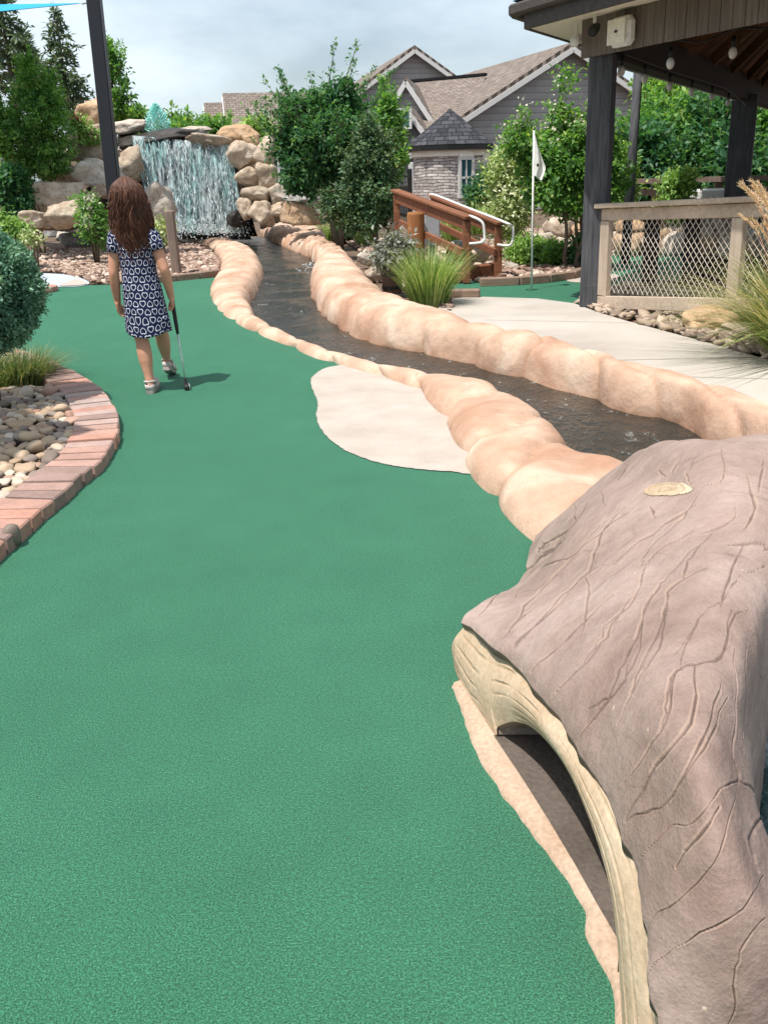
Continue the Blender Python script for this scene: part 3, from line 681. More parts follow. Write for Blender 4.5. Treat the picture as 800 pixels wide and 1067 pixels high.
def border(name, label, A, B, hs, zA, zB, seed, lob=(0.40, 0.72), amp=0.24, K=22):
    """A: visible base edge, B: other edge; lobed moulded kerb swept between them"""
    r = np.random.default_rng(seed); n = 520
    As = resample(smooth_poly(A, 8), n); Bs = resample(smooth_poly(B, 8), n)
    # resample both by common parameter instead of own arclength
    def par(P):
        S = np.array(smooth_poly(P, 16)); u = np.linspace(0, len(S) - 1, n); i = np.clip(u.astype(int), 0, len(S) - 2); f = (u - i)[:, None]; return S[i] * (1 - f) + S[i + 1] * f
    As, Bs = par(A), par(B); hh = np.interp(np.linspace(0, 1, n), np.linspace(0, 1, len(hs)), hs)
    mid = (As + Bs) / 2; arc = np.concatenate([[0], np.cumsum(np.linalg.norm(np.diff(mid, axis=0), axis=1))])
    cuts = [-0.2]
    while cuts[-1] < arc[-1] + 1: cuts.append(cuts[-1] + r.uniform(*lob))
    cuts = np.array(cuts); skew = r.uniform(-0.22, 0.22, len(cuts)); la = r.uniform(0.75, 1.15, len(cuts))
    W = np.linalg.norm((Bs - As)[:, :2], axis=1)
    V = np.empty((n, K, 3)); CRS = np.empty((n, K))
    for j in range(K):
        s = j / (K - 1); s2 = 0.5 - 0.5 * math.cos(math.pi * s)
        a_ = arc + 0.0
        i = np.clip(np.searchsorted(cuts, a_ + 0.0) - 1, 0, len(cuts) - 2)
        off = 0.62 * (s2 - 0.5) * W * np.sin(a_ * 1.3 + seed * 2) + 0.25 * (s2 - .5) * W + 0.06 * np.sin(a_ * 2.3 + seed) + 0.06 * np.sin(s2 * 6 + a_ * 2)
        i = np.clip(np.searchsorted(cuts, a_ + off) - 1, 0, len(cuts) - 2)
        f = (a_ + off - cuts[i]) / (cuts[i + 1] - cuts[i])
        lobe = 1 - np.abs(2 * f - 1) ** 4.2
        dome = (1 - np.abs(2 * s2 - 1) ** 4.0) ** 0.55
        base = As * (1 - s2) + Bs * s2
        zb = (zA if not callable(zA) else zA(base[:, 1])) * (1 - s2) + zB * s2
        base = As * (1 - s2) + Bs * s2
        w = amp * la[i]
        z = dome * hh * (1 - w * 0.7 + w * lobe) + (1 - dome) * zb
        outw = (s2 - 0.5) * 2 * (lobe - 0.6) * 0.05 * (np.abs(2 * s2 - 1) ** 1.0)
        dv = (Bs - As)[:, :2]; dv = dv / (np.linalg.norm(dv, axis=1)[:, None] + 1e-9)
        V[:, j, :2] = base[:, :2] + dv * outw[:, None]
        V[:, j, 2] = z
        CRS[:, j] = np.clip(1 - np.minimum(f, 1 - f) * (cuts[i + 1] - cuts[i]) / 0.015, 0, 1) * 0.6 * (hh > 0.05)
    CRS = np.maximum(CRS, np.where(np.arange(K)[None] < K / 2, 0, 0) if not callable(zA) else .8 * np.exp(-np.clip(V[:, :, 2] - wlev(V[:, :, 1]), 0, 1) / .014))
    nz = vfract(V.reshape(-1, 3) * 2.2 + [seed, 0, 0], 3).reshape(n, K)
    nzb = vfract(V.reshape(-1, 3) * 7 + [3, seed, 1], 3).reshape(n, K)
    V[:, :, 2] += (nz * 0.026 + nzb * .006) * np.minimum(1, hh / 0.12)[:, None]
    nz2 = vfract(V[:, [0, K - 1]].reshape(-1, 3) * 3.1 + [9, seed, 0], 3).reshape(n, 2)
    V[:, 0, 0] += nz2[:, 0] * 0.02; V[:, K - 1, 0] += nz2[:, 1] * 0.03
    q = []
    for j in range(K - 1):
        i = np.arange(n - 1); q.append(np.stack([i * K + j, (i + 1) * K + j, (i + 1) * K + j + 1, i * K + j + 1], 1))
    q = np.concatenate(q)
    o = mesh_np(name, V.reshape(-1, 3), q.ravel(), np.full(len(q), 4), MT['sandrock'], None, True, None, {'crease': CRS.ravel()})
    me = o.data
    if sum(p.normal.z for p in me.polygons) < 0: me.flip_normals()
    return tag(o, label, 'kerb')

border('stream_kerb', 'sand coloured moulded rock kerb between the green turf and the stream', LBo, LBi, LB_h, -0.03, -0.30, 3)
border('stream_kerb', 'taller sand coloured moulded rock kerb on the far bank of the stream beside the concrete path', RBn, RBf, [h + .05 for h in RB_hh], lambda Y: wlev(Y) - .015, -0.05, 11, (0.34, 0.62), 0.30)

# stream outline (plan)
st_left = [(q[0] * 0.35 + p[0] * 0.65, q[1] * 0.35 + p[1] * 0.65) for p, q in zip(LBi, LBo)]
st_right = [(p[0] * 0.6 + q[0] * 0.4, p[1] * 0.6 + q[1] * 0.4) for p, q in zip(RBn, RBf)]
stream_poly = st_left + [(0.50, 1.75), (0.42, 1.3), (0.42, 0.2), (2.6, 0.2), (2.6, 1.6), (2.2, 2.6)] + st_right[::-1]
pool_c = PY(215, 240, 16.6)
# ground with the channel cut into it
xs = np.concatenate([[-400, -120, -50, -25, -15], np.arange(-9, 10.01, 0.11), [14, 20, 30, 60, 130, 400]])
ys = np.concatenate([[-60, -10, -3, -1], np.arange(0, 19.01, 0.11), [21, 25, 32, 45, 80, 160, 500]])
X, Y = np.meshgrid(xs, ys, indexing='ij'); Z = np.full(X.shape, -0.03)
Z[in_poly(X, Y, stream_poly)] = -0.5
Z[((X - pool_c[0]) / 2.0) ** 2 + ((Y - pool_c[1]) / 1.3) ** 2 < 1] = -0.5
nx, ny = X.shape; ii, jj = np.meshgrid(np.arange(nx - 1), np.arange(ny - 1), indexing='ij'); a = (ii * ny + jj).ravel()
q = np.stack([a, a + ny, a + ny + 1, a + 1], 1)
struct(mesh_np('ground', np.stack([X, Y, Z], -1).reshape(-1, 3), q.ravel(), np.full(len(q), 4), MT['ground'], None, True))
# water
wx = np.arange(-7, 4.01, 0.09); wy = np.arange(0.1, 18.2, 0.09)
X, Y = np.meshgrid(wx, wy, indexing='ij')
Z = wlev(Y) + 0.008 * np.sin(X * 7 + 2 * np.sin(Y * 3)) * np.sin(Y * 5.3 + X * 2)
m = in_poly(X, Y, stream_poly) | (((X - pool_c[0]) / 2.2) ** 2 + ((Y - pool_c[1]) / 1.5) ** 2 < 1)
m = m[:-1, :-1] & (~((X[:-1, :-1] > .6) & (Y[:-1, :-1] < 2.75)))
nx, ny = X.shape; ii, jj = np.meshgrid(np.arange(nx - 1), np.arange(ny - 1), indexing='ij'); a = (ii * ny + jj)[m]
q = np.stack([a, a + ny, a + ny + 1, a + 1], 1)
struct(mesh_np('stream_water', np.stack([X, Y, Z], -1).reshape(-1, 3), q.ravel(), np.full(len(q), 4), MT['stream'], None, True))
wx = np.arange(0.38, 3.0, 0.03); wy = np.arange(0.1, 2.8, 0.03); X, Y = np.meshgrid(wx, wy, indexing='ij')
Z = -0.13 + 0.028 * np.sin(X * 17 + 2 * np.sin(Y * 9)) * np.sin(Y * 15 + X * 6)
nx, ny = X.shape; ii, jj = np.meshgrid(np.arange(nx - 1), np.arange(ny - 1), indexing='ij'); a = (ii * ny + jj).ravel(); q = np.stack([a, a + ny, a + ny + 1, a + 1], 1)
struct(mesh_np('pool_water', np.stack([X, Y, Z], -1).reshape(-1, 3), q.ravel(), np.full(len(q), 4), MT['pool'], None, True))

# turf
turf_edge = [(-130, 300), (-20, 301), (30, 302), (62, 299), (95, 297), (130, 296.5), (180, 293), (226, 289)]
turf = [G(*p) for p in turf_edge] + [(a[0] * .7 + b[0] * .3, a[1] * .7 + b[1] * .3, 0) for a, b in zip(LBo[4:], LBi[4:])] + [(0.47, 1.9, 0), (0.40, 1.5, 0), (0.38, 0.5, 0), (0.38, -2.5, 0), (-6, -2.5, 0), (-9, 4, 0)]
sheet('putting_green', turf, 0.0, MT['turf'])
sand = smooth_poly([G(*p) for p in [(324, 400), (329, 390), (343, 383), (370, 381), (402, 390), (440, 401), (460, 420), (478, 450), (496, 491), (470, 492), (432, 489), (395, 483), (362, 471), (340, 455), (330, 437), (331, 420)]], 5, True)
sand = [np.array(q) + np.append(rng.normal(0, .0022, 2), 0) for q in resample(sand + [sand[0]], 420)[:-1]]
sheet('sand_trap', sand, 0.004, MT['sand'])
# white fibres stray over the edge of the sand patch? kept as one flat patch of white turf
# back right green, path
green2 = [G(*p) for p in [(455, 311), (560, 311), (600, 316), (640, 318), (790, 316), (800, 280), (700, 262), (640, 262), (600, 289), (560, 294), (520, 296), (470, 290), (440, 280), (430, 300)]]
sheet('putting_green', green2, -0.006, MT['turf'])
pat = smooth_poly([G(*p) for p in [(590, 292), (602, 287), (640, 285), (640, 292), (605, 294)]], 4, True)
sheet('sand_trap', pat, -0.002, MT['sand'])
path_pts = [G(*p) for p in [(462, 311), (500, 309), (560, 311), (598, 316), (622, 325), (655, 335), (700, 347), (760, 363), (820, 381), (900, 405), (1000, 440)]] + [(a[0] * .12 + b[0] * .88, a[1] * .12 + b[1] * .88, 0) for a, b in zip(RBn[::-1], RBf[::-1])][:10]
p0 = path_pts
sheet('path', p0, 0.0, MT['path'], 0.08)
gp = np.array(resample([np.append(p[:2], 0) for p in RBf], 300)); gp = gp[rng.integers(90, 285, size=130)]; gp[:, :2] += np.abs(rng.normal(0, .055, (130, 1))) * np.array([[.45, .89]]) + .05 * np.array([[.45, .89]]) + rng.normal(0, .02, (130, 2)); gp[:, 2] = .001
stuff(scatter_stones('gravel', gp, .012, .04, MT['rivergravel'], 78, .6, 2), 'stray small stones and grit along the path edge behind the far stream kerb', 'gravel')
# path joints: real saw cuts as thin dark strips laid 3 mm above
jm = MB()
for (a, b) in (((640, 375), (800, 372)), ((505, 333), (655, 336)), ((700, 392), (900, 397))):
    A, B = G(*a, 0.003), G(*b, 0.003); d = (B - A)[:2]; d /= np.linalg.norm(d); nn = np.array([-d[1], d[0], 0]) * 0.003
    jm.add([A - nn, B - nn, B + nn, A + nn], [(0, 1, 2, 3)])
struct(jm.build('path_joint', noisy('joint_dirt', [(0.3, (0.20, 0.17, 0.15)), (0.7, (0.28, 0.24, 0.21))], 8)))
sheet('path', smooth_poly([G(*p) for p in [(-60, 284), (0, 285), (40, 285), (72, 287), (93, 294), (85, 298.5), (60, 299.5), (30, 301.5), (-60, 301)]], 4, True), 0.006, MT['greypatch'])
sheet('sand_trap', smooth_poly([G(*p) for p in [(62, 298.5), (80, 292), (91, 296), (84, 298)]], 4, True), 0.012, MT['sand'])
st_ = MB(); c = G(44, 304); pr = pxm(c[1], 0)
st_.loft([[c + np.array([math.cos(k * .5236) * rr, math.sin(k * .5236) * rr * 1.25, z]) for k in range(12)] for rr, z in ((0.155, 0), (0.16, 0.02), (0.155, 0.05), (0.14, 0.056))])
tag(st_.build('stepping_stone', MT['brick'], None, False), 'small round brick coloured disc standing on the turf beside the clipped round bush', 'stone')

# gravel / mulch beds (uncountable small stones)
def bed(name, pxpoly, n, smin, smax, mat, seed, label, z=0.0, base=True, lvl=1):
    P = np.array([G(*p) for p in pxpoly]); r = np.random.default_rng(seed); pts = []
    lo, hi = P.min(0), P.max(0)
    while len(pts) < n:
        xy = r.uniform(lo[:2], hi[:2], (n * 3, 2)); k = in_poly(xy[:, 0], xy[:, 1], P)
        pts.extend(xy[k].tolist())
    pts = np.array([(x, y, z) for x, y in pts[:n]])
    o = scatter_stones(name, pts, smin, smax, mat, seed, 0.45, lvl)
    return stuff(o, label, 'gravel')
bed('gravel', [(-10, 284), (60, 283), (95, 294), (135, 296), (180, 292), (228, 287), (229, 270), (214, 259), (180, 250), (120, 254), (95, 258), (30, 262), (-10, 262)], 9000, 0.035, 0.10, MT['gravel'], 5, 'small reddish brown stones covering the bed behind the girl')
bed('gravel', [(375, 262), (400, 284), (430, 310), (470, 324), (470, 308), (440, 280), (430, 262), (400, 250), (350, 244)], 2600, 0.03, 0.09, MT['gravel'], 6, 'small brown stones between the grass clumps and the far stream kerb')
bed('gravel', [(478, 291), (520, 296), (560, 293.5), (600, 288), (640, 262), (640, 240), (520, 240), (470, 250), (440, 275)], 3500, 0.05, 0.13, MT['gravel'], 8, 'brown mulch and stones around the shrubs behind the flag')
bed('gravel', [(600, 315), (624, 325), (700, 346), (765, 364), (810, 378), (900, 390), (900, 300), (760, 296), (660, 296), (618, 306)], 3600, 0.04, 0.115, MT['rivergravel'], 9, 'tan river stones in the strip under the tan railing')

# timber edgings
mb = MB(); E = [G(*p) for p in [(130, 297), (160, 295), (183, 293), (206, 290.5), (229, 287)]]
for a, b in zip(E[:-1], E[1:]): mb.bar(a + [0, .03, .03], b + [0, .03, .03], 0.09, 0.075, bev=0.008)
tag(mb.build('garden_edging', MT['edging']), 'low brown timber edging between the turf and the reddish gravel bed', 'edging')
mb = MB(); E = [G(*p) for p in [(500, 297.5), (540, 296), (570, 293.5), (595, 290), (603, 287)]]
for a, b in zip(E[:-1], E[1:]): mb.bar(a + [0, 0, .03], b + [0, 0, .03], 0.09, 0.08, bev=0.008)
tag(mb.build('garden_edging', MT['edging']), 'curved brown timber edging of the mulch bed behind the flag', 'edging')
a, b = G(466, 309.5), G(500, 309)
mb = MB(); mb.bar(a + [0, 0, .03], b + [0, 0, .03], 0.1, 0.07, bev=0.01); tag(mb.build('garden_edging', MT['edging']), 'short dark timber lying at the end of the concrete path beside the big grass clump', 'edging')

# ================================================================== BRICK BED, LEFT
ob = [(-30, 352), (10, 360), (43, 371), (75, 385), (103, 402), (117, 418), (124, 433), (121, 455), (108, 475), (94, 487), (80, 500), (65, 513), (46, 526), (28, 543), (4, 565), (-21, 588), (-60, 622), (-110, 668)]
O = np.array(smooth_poly([G(*p, 0.048) for p in ob], 10)); O = resample(O, 400); O[:, 2] = 0
T = np.gradient(O, axis=0); T /= np.linalg.norm(T, axis=1)[:, None]; Nn = np.stack([T[:, 1], -T[:, 0], T[:, 2] * 0], 1)
ctr = G(0, 440)
if ((ctr - O[200]) @ Nn[200]) < 0: Nn = -Nn
arc = np.concatenate([[0], np.cumsum(np.linalg.norm(np.diff(O, axis=0), axis=1))])
be = thing('brick_edging', 'curved edging of reddish paver bricks around the pebble bed', 'edging', (*G(80, 450)[:2], 0))
bl, bw, gap = 0.19, 0.094, 0.005
s = 0.0; k = 0; r = np.random.default_rng(4)
def at(s): return np.array([np.interp(s, arc, O[:, c]) for c in range(3)]), np.array([np.interp(s, arc, Nn[:, c]) for c in range(3)])
while s + bw < arc[-1]:
    (p0_, n0), (p1_, n1) = at(s + gap), at(s + bw - gap); dz = r.normal(0, 0.002); ou = r.normal(0, 0.003)
    ring = lambda z, ins: [p0_ + n0 * (ins + ou) + (p1_ - p0_) * ins * 1.2 + [0, 0, z], p1_ + n1 * (ins + ou) - (p1_ - p0_) * ins * 1.2 + [0, 0, z], p1_ + n1 * (bl - ins) - (p1_ - p0_) * ins * 1.2 + [0, 0, z], p0_ + n0 * (bl - ins) + (p1_ - p0_) * ins * 1.2 + [0, 0, z]]
    mb = MB(); mb.loft([ring(-0.02, 0), ring(0.043 + dz, 0), ring(0.0485 + dz, 0.005)])
    bo = mb.build('brick', MT['brick'], be); bo.data.flip_normals() if False else None
    s += bw; k += 1
inner = O + Nn * (bl + 0.005)
bedpoly = np.concatenate([inner[::8], [[-4.5, 1.4, 0], [-5, 3.2, 0], [-4.2, 5.8, 0]]])
sheet('pebble_bed_base', [tuple(p) for p in bedpoly], 0.005, MT['ground'])
# pebbles, each one its own stone
PEB = []
for kseed in range(10):
    p, f = rock_shape(3, 100 + kseed, 7, 4.0, 0.02); me_o = mesh_np('pebble', p * 0.5, f.ravel(), [3] * len(f), MT['peb_tan'], None, True)
    PEB.append(me_o.data); bpy.data.objects.remove(me_o)
kinds = [('peb_tan', 'smooth tan pebble lying in the brick edged bed'), ('peb_pale', 'smooth pale cream pebble lying in the brick edged bed'), ('peb_dark', 'smooth grey pebble lying in the brick edged bed'), ('peb_red', 'smooth reddish brown pebble lying in the brick edged bed')]
PM = {}
for mi, (mk, _) in enumerate(kinds):
    for i, me in enumerate(PEB):
        c_ = me.copy(); c_.materials.clear(); c_.materials.append(MT[mk]); PM[(mi, i)] = c_
r = np.random.default_rng(21); placed = []; cand = 0; objs = []
bp = np.array(bedpoly)
while len(placed) < 290 and cand < 60000:
    cand += 1
    x = r.uniform(-3.0, -.9); y = r.uniform(1.9, 4.9)
    if not in_poly(np.array([x]), np.array([y]), bp)[0]: continue
    px_, py_ = project((x, y, 0.03))
    if px_ < -14: continue
    big = r.random() < 0.4
    sz = r.uniform(0.058, 0.086) if big else r.uniform(0.036, 0.056)
    if cand > 25000: sz = r.uniform(0.035, 0.05)
    if any((x - a) ** 2 + (y - b) ** 2 < (0.43 * (sz + c)) ** 2 for a, b, c in placed): continue
    placed.append((x, y, sz))
    mi = int(r.choice(4, p=[0.42, 0.18, 0.24, 0.16])); o = bpy.data.objects.new('pebble', PM[(mi, int(r.integers(10)))]); COL.objects.link(o)
    fl = r.uniform(0.45, 0.8); o.scale = (sz * r.uniform(1.0, 1.45), sz, sz * fl); o.rotation_euler = (r.normal(0, .14), r.normal(0, .14), r.uniform(0, 6.28)); o.location = (x, y, 0.02 + sz * fl * 0.36)
    tag(o, kinds[mi][1], 'pebble', 'pebbles in the brick edged bed')
print('pebbles', len(placed))
pts = []
while len(pts) < 1500:
    x = r.uniform(-4.4, -.9); y = r.uniform(1.6, 5.5)
    if in_poly(np.array([x]), np.array([y]), bp)[0]: pts.append((x, y, 0.0))
stuff(scatter_stones('gravel', pts, 0.03, 0.065, MT['rivergravel'], 3, 0.6, 2), 'small stones filling the gaps of the pebble bed', 'gravel')
o = bpy.data.objects.new('pebble', PM[(2, 3)]); COL.objects.link(o); c = G(12, 572); o.location = (c[0], c[1] + .02, 0.035); o.scale = (0.06, 0.055, 0.075); o.rotation_euler = (0.1, 0.2, 0.4)
tag(o, 'single brown pebble leaning against the brick edging on the turf', 'pebble')
# clipped round bush
c = PY(-22, 304, 4.5); rad = 61 / pxm(4.5, .5)
bt = thing('round_bush', 'clipped round blue green bush at the left edge above the pebble bed', 'bush', (c[0], c[1], 0))
r = np.random.default_rng(2); n = 3400; d = rand_unit(r, n); bumpy = vnoise(d * 3.2) * 0.075 + vnoise(d * 11) * 0.05
cc = c + d * (rad * (0.93 + bumpy + 0.03 * r.normal(size=n)))[:, None] * np.array([1, 1, 1.0])
per = 14; C = np.repeat(cc, per, 0) + r.normal(size=(n * per, 3)) * 0.012; D = np.repeat(d, per, 0) * 0.8 + rand_unit(r, n * per) * 0.9
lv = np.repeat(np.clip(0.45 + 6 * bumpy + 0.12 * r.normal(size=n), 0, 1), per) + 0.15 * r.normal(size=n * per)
leaf_mesh('foliage', C, D, rand_unit(r, n * per) + d.repeat(per, 0) * .6, r.uniform(0.014, 0.03, n * per), r.uniform(0.008, 0.014, n * per), L['box'], bt, lv)
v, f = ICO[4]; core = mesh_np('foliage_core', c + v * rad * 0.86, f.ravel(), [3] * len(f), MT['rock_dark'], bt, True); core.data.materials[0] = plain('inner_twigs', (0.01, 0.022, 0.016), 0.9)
mb = MB(); mb.tube([(c[0], c[1], -0.02), (c[0], c[1], c[2])], [0.025, 0.02], 8); mb.build('stem', MT['bark_wood'], bt, True)
grass_clump('short green and straw coloured grass growing under the clipped round bush', (*G(18, 399)[:2], 0.01), 1100, 0.23, 0.40, 0.006, L['tuft'], 31, 0.7, 0.8)
grass_clump('straw coloured grass at the left edge in front of the clipped round bush', (*G(-22, 405)[:2], 0.01), 700, 0.26, 0.45, 0.006, L['tuft'], 32, 0.75, 0.8)
# ================================================================== HOLLOW STUMP TUNNEL
def cr_grid(Pg, nu, nv):
    Pg = np.asarray(Pg, float)
    def interp(A, n):  # along axis 0
        k = len(A); u = np.linspace(0, k - 1 - 1e-9, n); i = u.astype(int); t_ = (u - i).reshape(-1, *([1] * (A.ndim - 1)))
        p1 = A[i]; p2 = A[np.minimum(i + 1, k - 1)]; p0 = np.where((i > 0).reshape(-1, *([1] * (A.ndim - 1))), A[np.maximum(i - 1, 0)], 2 * A[i] - A[np.minimum(i + 1, k - 1)])
        p3 = np.where((i + 2 < k).reshape(-1, *([1] * (A.ndim - 1))), A[np.minimum(i + 2, k - 1)], 2 * p2 - p1)
        return 0.5 * (2 * p1 + (p2 - p0) * t_ + (2 * p0 - 5 * p1 + 4 * p2 - p3) * t_ ** 2 + (3 * p1 - p0 - 3 * p2 + p3) * t_ ** 3)
    A = interp(Pg, nu); return interp(A.transpose(1, 0, 2), nv).transpose(1, 0, 2)
rim = [(480, 642, .18), (527, 676, .25), (578, 730, .30), (616, 790, .32), (650, 862, .315), (672, 945, .27), (687, 1040, .18), (700, 1160, .04)]
row1 = [(511, 624, .13), (556, 640, .29), (612, 690, .385), (655, 755, .41), (688, 838, .395), (712, 935, .33), (732, 1040, .21), (750, 1180, .02)]
row2 = [(541, 604, .03), (590, 596, .30), (650, 645, .45), (700, 725, .48), (735, 820, .46), (763, 925, .37), (790, 1040, .22), (815, 1180, .0)]
row3 = [(553, 574, .02), (607, 542, .31), (690, 590, .49), (745, 680, .50), (766, 800, .42), (800, 925, .34), (845, 1030, .2), (880, 1170, -.02)]
row4 = [(573, 546, .02), (636, 500, .34), (720, 530, .53), (790, 630, .50), (781, 775, .30), (796, 880, .22), (880, 1000, .12), (930, 1150, -.1)]
row5 = [(622, 509, .04), (670, 471, .38), (738, 463, .52), (832, 489, .47)]
ZS = .80
g = [[G(p[0], p[1], p[2] * ZS) for p in rw] for rw in (rim, row1, row2, row3, row4)]
r5 = [G(p[0], p[1], p[2] * ZS) for p in row5]
d4 = g[4]
r5 += [d4[4] + [0.015, 0.02, -0.30], d4[5] + [0.02, 0.0, -0.28], d4[6] + [0.08, 0.0, -.25], d4[7] + [.1, 0, -.15]]
g.append(r5)
r6 = [r5[0] + [0.12, 0.10, -.2], r5[1] + [0.12, 0.14, -0.22], r5[2] + [0.20, 0.26, -0.50], r5[3] + [0.04, 0.16, -0.55], r5[4] + [.05, 0, -.3], r5[5] + [.05, 0, -.3], r5[6] + [.06, 0, -.2], r5[7] + [.06, 0, -.2]]
g.append(r6)
NU, NV = 520, 740
S = cr_grid(g, NU, NV)                                         # (u, v, 3)
pp = project(S.reshape(-1, 3))
def z3(pts): return [(440 + x * .45, 440 + y * .45) for x, y in pts]
def z4(pts): return [(440 + x * .45, 620 + y * .45) for x, y in pts]
cr3 = [[(490, 195), (430, 240), (330, 330), (240, 430), (200, 490)], [(465, 195), (410, 270), (385, 350), (300, 430), (215, 525)], [(380, 360), (385, 420), (365, 500)],
       [(630, 255), (550, 300), (515, 350), (490, 410), (420, 480), (390, 540), (300, 640)], [(670, 260), (580, 340), (545, 380), (510, 440), (490, 540), (440, 620), (360, 720)],
       [(660, 330), (580, 380), (555, 440), (545, 520), (490, 610), (450, 700)], [(800, 330), (740, 350), (700, 400), (650, 440), (610, 500), (580, 540)],
       [(760, 430), (720, 450), (690, 540), (650, 560), (590, 580), (570, 650), (560, 711)], [(700, 285), (770, 280), (800, 300)], [(740, 290), (700, 380), (690, 420)], [(690, 60), (700, 130), (660, 150)],
       [(720, 200), (715, 230), (640, 260)], [(630, 190), (560, 240), (440, 330)], [(640, 170), (600, 220), (530, 290), (510, 340)], [(415, 160), (420, 190)], [(350, 190), (345, 240), (280, 280), (262, 300)],
       [(545, 110), (562, 128)], [(590, 90), (570, 130)], [(610, 120), (625, 150)], [(750, 120), (765, 200), (740, 260)], [(790, 90), (780, 160)], [(530, 200), (535, 225)], [(450, 130), (470, 100)],
       [(330, 270), (280, 300)], [(425, 210), (350, 300), (270, 340), (180, 440)], [(380, 190), (300, 290), (235, 340), (130, 450)], [(640, 290), (610, 330), (600, 360)]]
cr4 = [[(490, 0), (440, 70), (400, 130), (300, 240)], [(530, 0), (490, 90), (460, 150), (420, 240), (355, 330)], [(570, 0), (550, 60), (490, 190), (470, 250)],
       [(720, 30), (690, 140), (610, 170), (580, 200), (575, 280), (520, 370), (430, 465)], [(630, 170), (620, 300), (540, 400), (465, 510)], [(690, 200), (660, 310), (600, 420), (540, 490), (470, 510)],
       [(720, 120), (722, 250), (718, 380), (735, 425), (690, 450), (620, 530), (570, 530), (500, 600)], [(735, 425), (690, 590), (610, 690), (520, 750)], [(800, 650), (740, 730), (610, 800), (530, 860)],
       [(800, 750), (740, 810), (720, 880), (720, 960), (700, 1000)], [(700, 240), (650, 360), (590, 440)], [(735, 430), (780, 460)], [(690, 490), (580, 630)], [(640, 60), (600, 130), (600, 180)],
       [(790, 480), (770, 560), (790, 640)], [(760, 120), (750, 250), (735, 330)], [(340, 0), (230, 100), (215, 120)], [(440, 0), (330, 110), (258, 175)], [(470, 160), (440, 220), (380, 260)], [(260, 30), (190, 95)]]
segs = []
for poly_, w in [(z3(p), 1.0) for p in cr3] + [(z4(p), 1.1) for p in cr4]:
    Pp = np.array(smooth_poly([np.array(p) for p in poly_], 4)); Pp += rng.normal(0, 0.9, Pp.shape)
    ww = w * rng.uniform(0.55, 1.25); m_ = len(Pp) - 1
    for k_, (a, b) in enumerate(zip(Pp[:-1], Pp[1:])): segs.append((a, b, ww * rng.uniform(0.75, 1.25) * (0.35 + 0.65 * min(1, min(k_ + .5, m_ - k_ - .5) / (0.3 * m_)))))
dist = np.full(len(pp), 1e9); dep = np.zeros(len(pp))
cdist = np.linalg.norm(S.reshape(-1, 3) - CO, axis=1); pxper = F / cdist
for a, b, w in segs:
    lo = np.minimum(a, b) - 9; hi = np.maximum(a, b) + 9
    k = np.where((pp[:, 0] > lo[0]) & (pp[:, 0] < hi[0]) & (pp[:, 1] > lo[1]) & (pp[:, 1] < hi[1]))[0]
    if not len(k): continue
    ab = b - a; t_ = np.clip(((pp[k] - a) @ ab) / (ab @ ab + 1e-9), 0, 1); dd = np.linalg.norm(pp[k] - a - t_[:, None] * ab, axis=1) / w
    dist[k] = np.minimum(dist[k], dd)
wobble = vnoise(S.reshape(-1, 3) * 26)
de = dist + wobble * 0.9
groove = np.exp(-(de / 0.82) ** 2); lipb = np.exp(-((de - 2.8) / 1.2) ** 2)
palef = np.exp(-((de - 1.9) / 0.8) ** 2) * (vnoise(S.reshape(-1, 3) * 6) > -0.05) * 0.45
dU = np.gradient(S, axis=0); dV = np.gradient(S, axis=1); NRM = np.cross(dU, dV); NRM /= np.linalg.norm(NRM, axis=2)[:, :, None] + 1e-9
if NRM[:, :, 2].mean() < 0: NRM = -NRM
lump = vfract(S.reshape(-1, 3) * 3.0, 3) * 0.011 + vnoise(S.reshape(-1, 3) * 13) * 0.0018
disp = (-0.0029 * groove + 0.0004 * lipb + lump).reshape(NU, NV)
uu = np.linspace(0, 1, NU)[:, None]
# ragged rim edge
vv = np.linspace(0, 1, NV); rag = vfract(np.stack([vv * 13, vv * 0 + .3, vv * 0 + 1.7], 1), 2, 0.5) * 0.0075
S2 = S + NRM * disp[:, :, None]
S2[:, :, 0] += (rag[None] - 0.002) * np.exp(-uu * 28)
S2[:, :, 2] -= 0.018 * np.exp(-uu * 60)
ii, jj = np.meshgrid(np.arange(NU - 1), np.arange(NV - 1), indexing='ij'); a = (ii * NV + jj).ravel(); q = np.stack([a, a + NV, a + NV + 1, a + 1], 1)
stump = thing('hollow_stump_tunnel', 'large hollow brown artificial stump with cracked bark and an arched tunnel in its cut face', 'stump', tuple(np.append(S[NU // 2, NV // 2][:2], 0)))
bo = mesh_np('bark', S2.reshape(-1, 3), q.ravel(), np.full(len(q), 4), MT['bark'], stump, True, None, {'crack': np.clip(groove * 1.05, 0, 1) * np.clip(0.65 + 0.5 * wobble, 0.3, 1), 'pale': palef})
if sum(p.normal.z for p in bo.data.polygons) < 0: bo.data.flip_normals()
# rim thickness: the underside of the bark lip
pA, pB = G(479, 720), G(646, 1085); kx = -(pB[0] - pA[0]) / (pB[1] - pA[1]); n_pl = np.array([1, kx, -.15]); c_pl = n_pl[:2] @ pA[:2]; print('plane', n_pl, c_pl)
R0 = S2[0]; low = R0 + np.array([0.004, 0, -0.014]) + np.stack([rag * 0.6, rag * 0, rag * 0.5], 1); back = low + np.array([0.045, 0.006, 0.004])
st_v = np.stack([R0, low, back], 1).reshape(-1, 3); i = np.arange(NV - 1) * 3
q = np.concatenate([np.stack([i, i + 1, i + 4, i + 3], 1), np.stack([i + 1, i + 2, i + 5, i + 4], 1)])
mesh_np('bark_lip', st_v, q.ravel(), np.full(len(q), 4), MT['bark'], stump, True, None, {'crack': np.tile([0.35, 0.6, 0.6], NV), 'pale': np.zeros(NV * 3)})
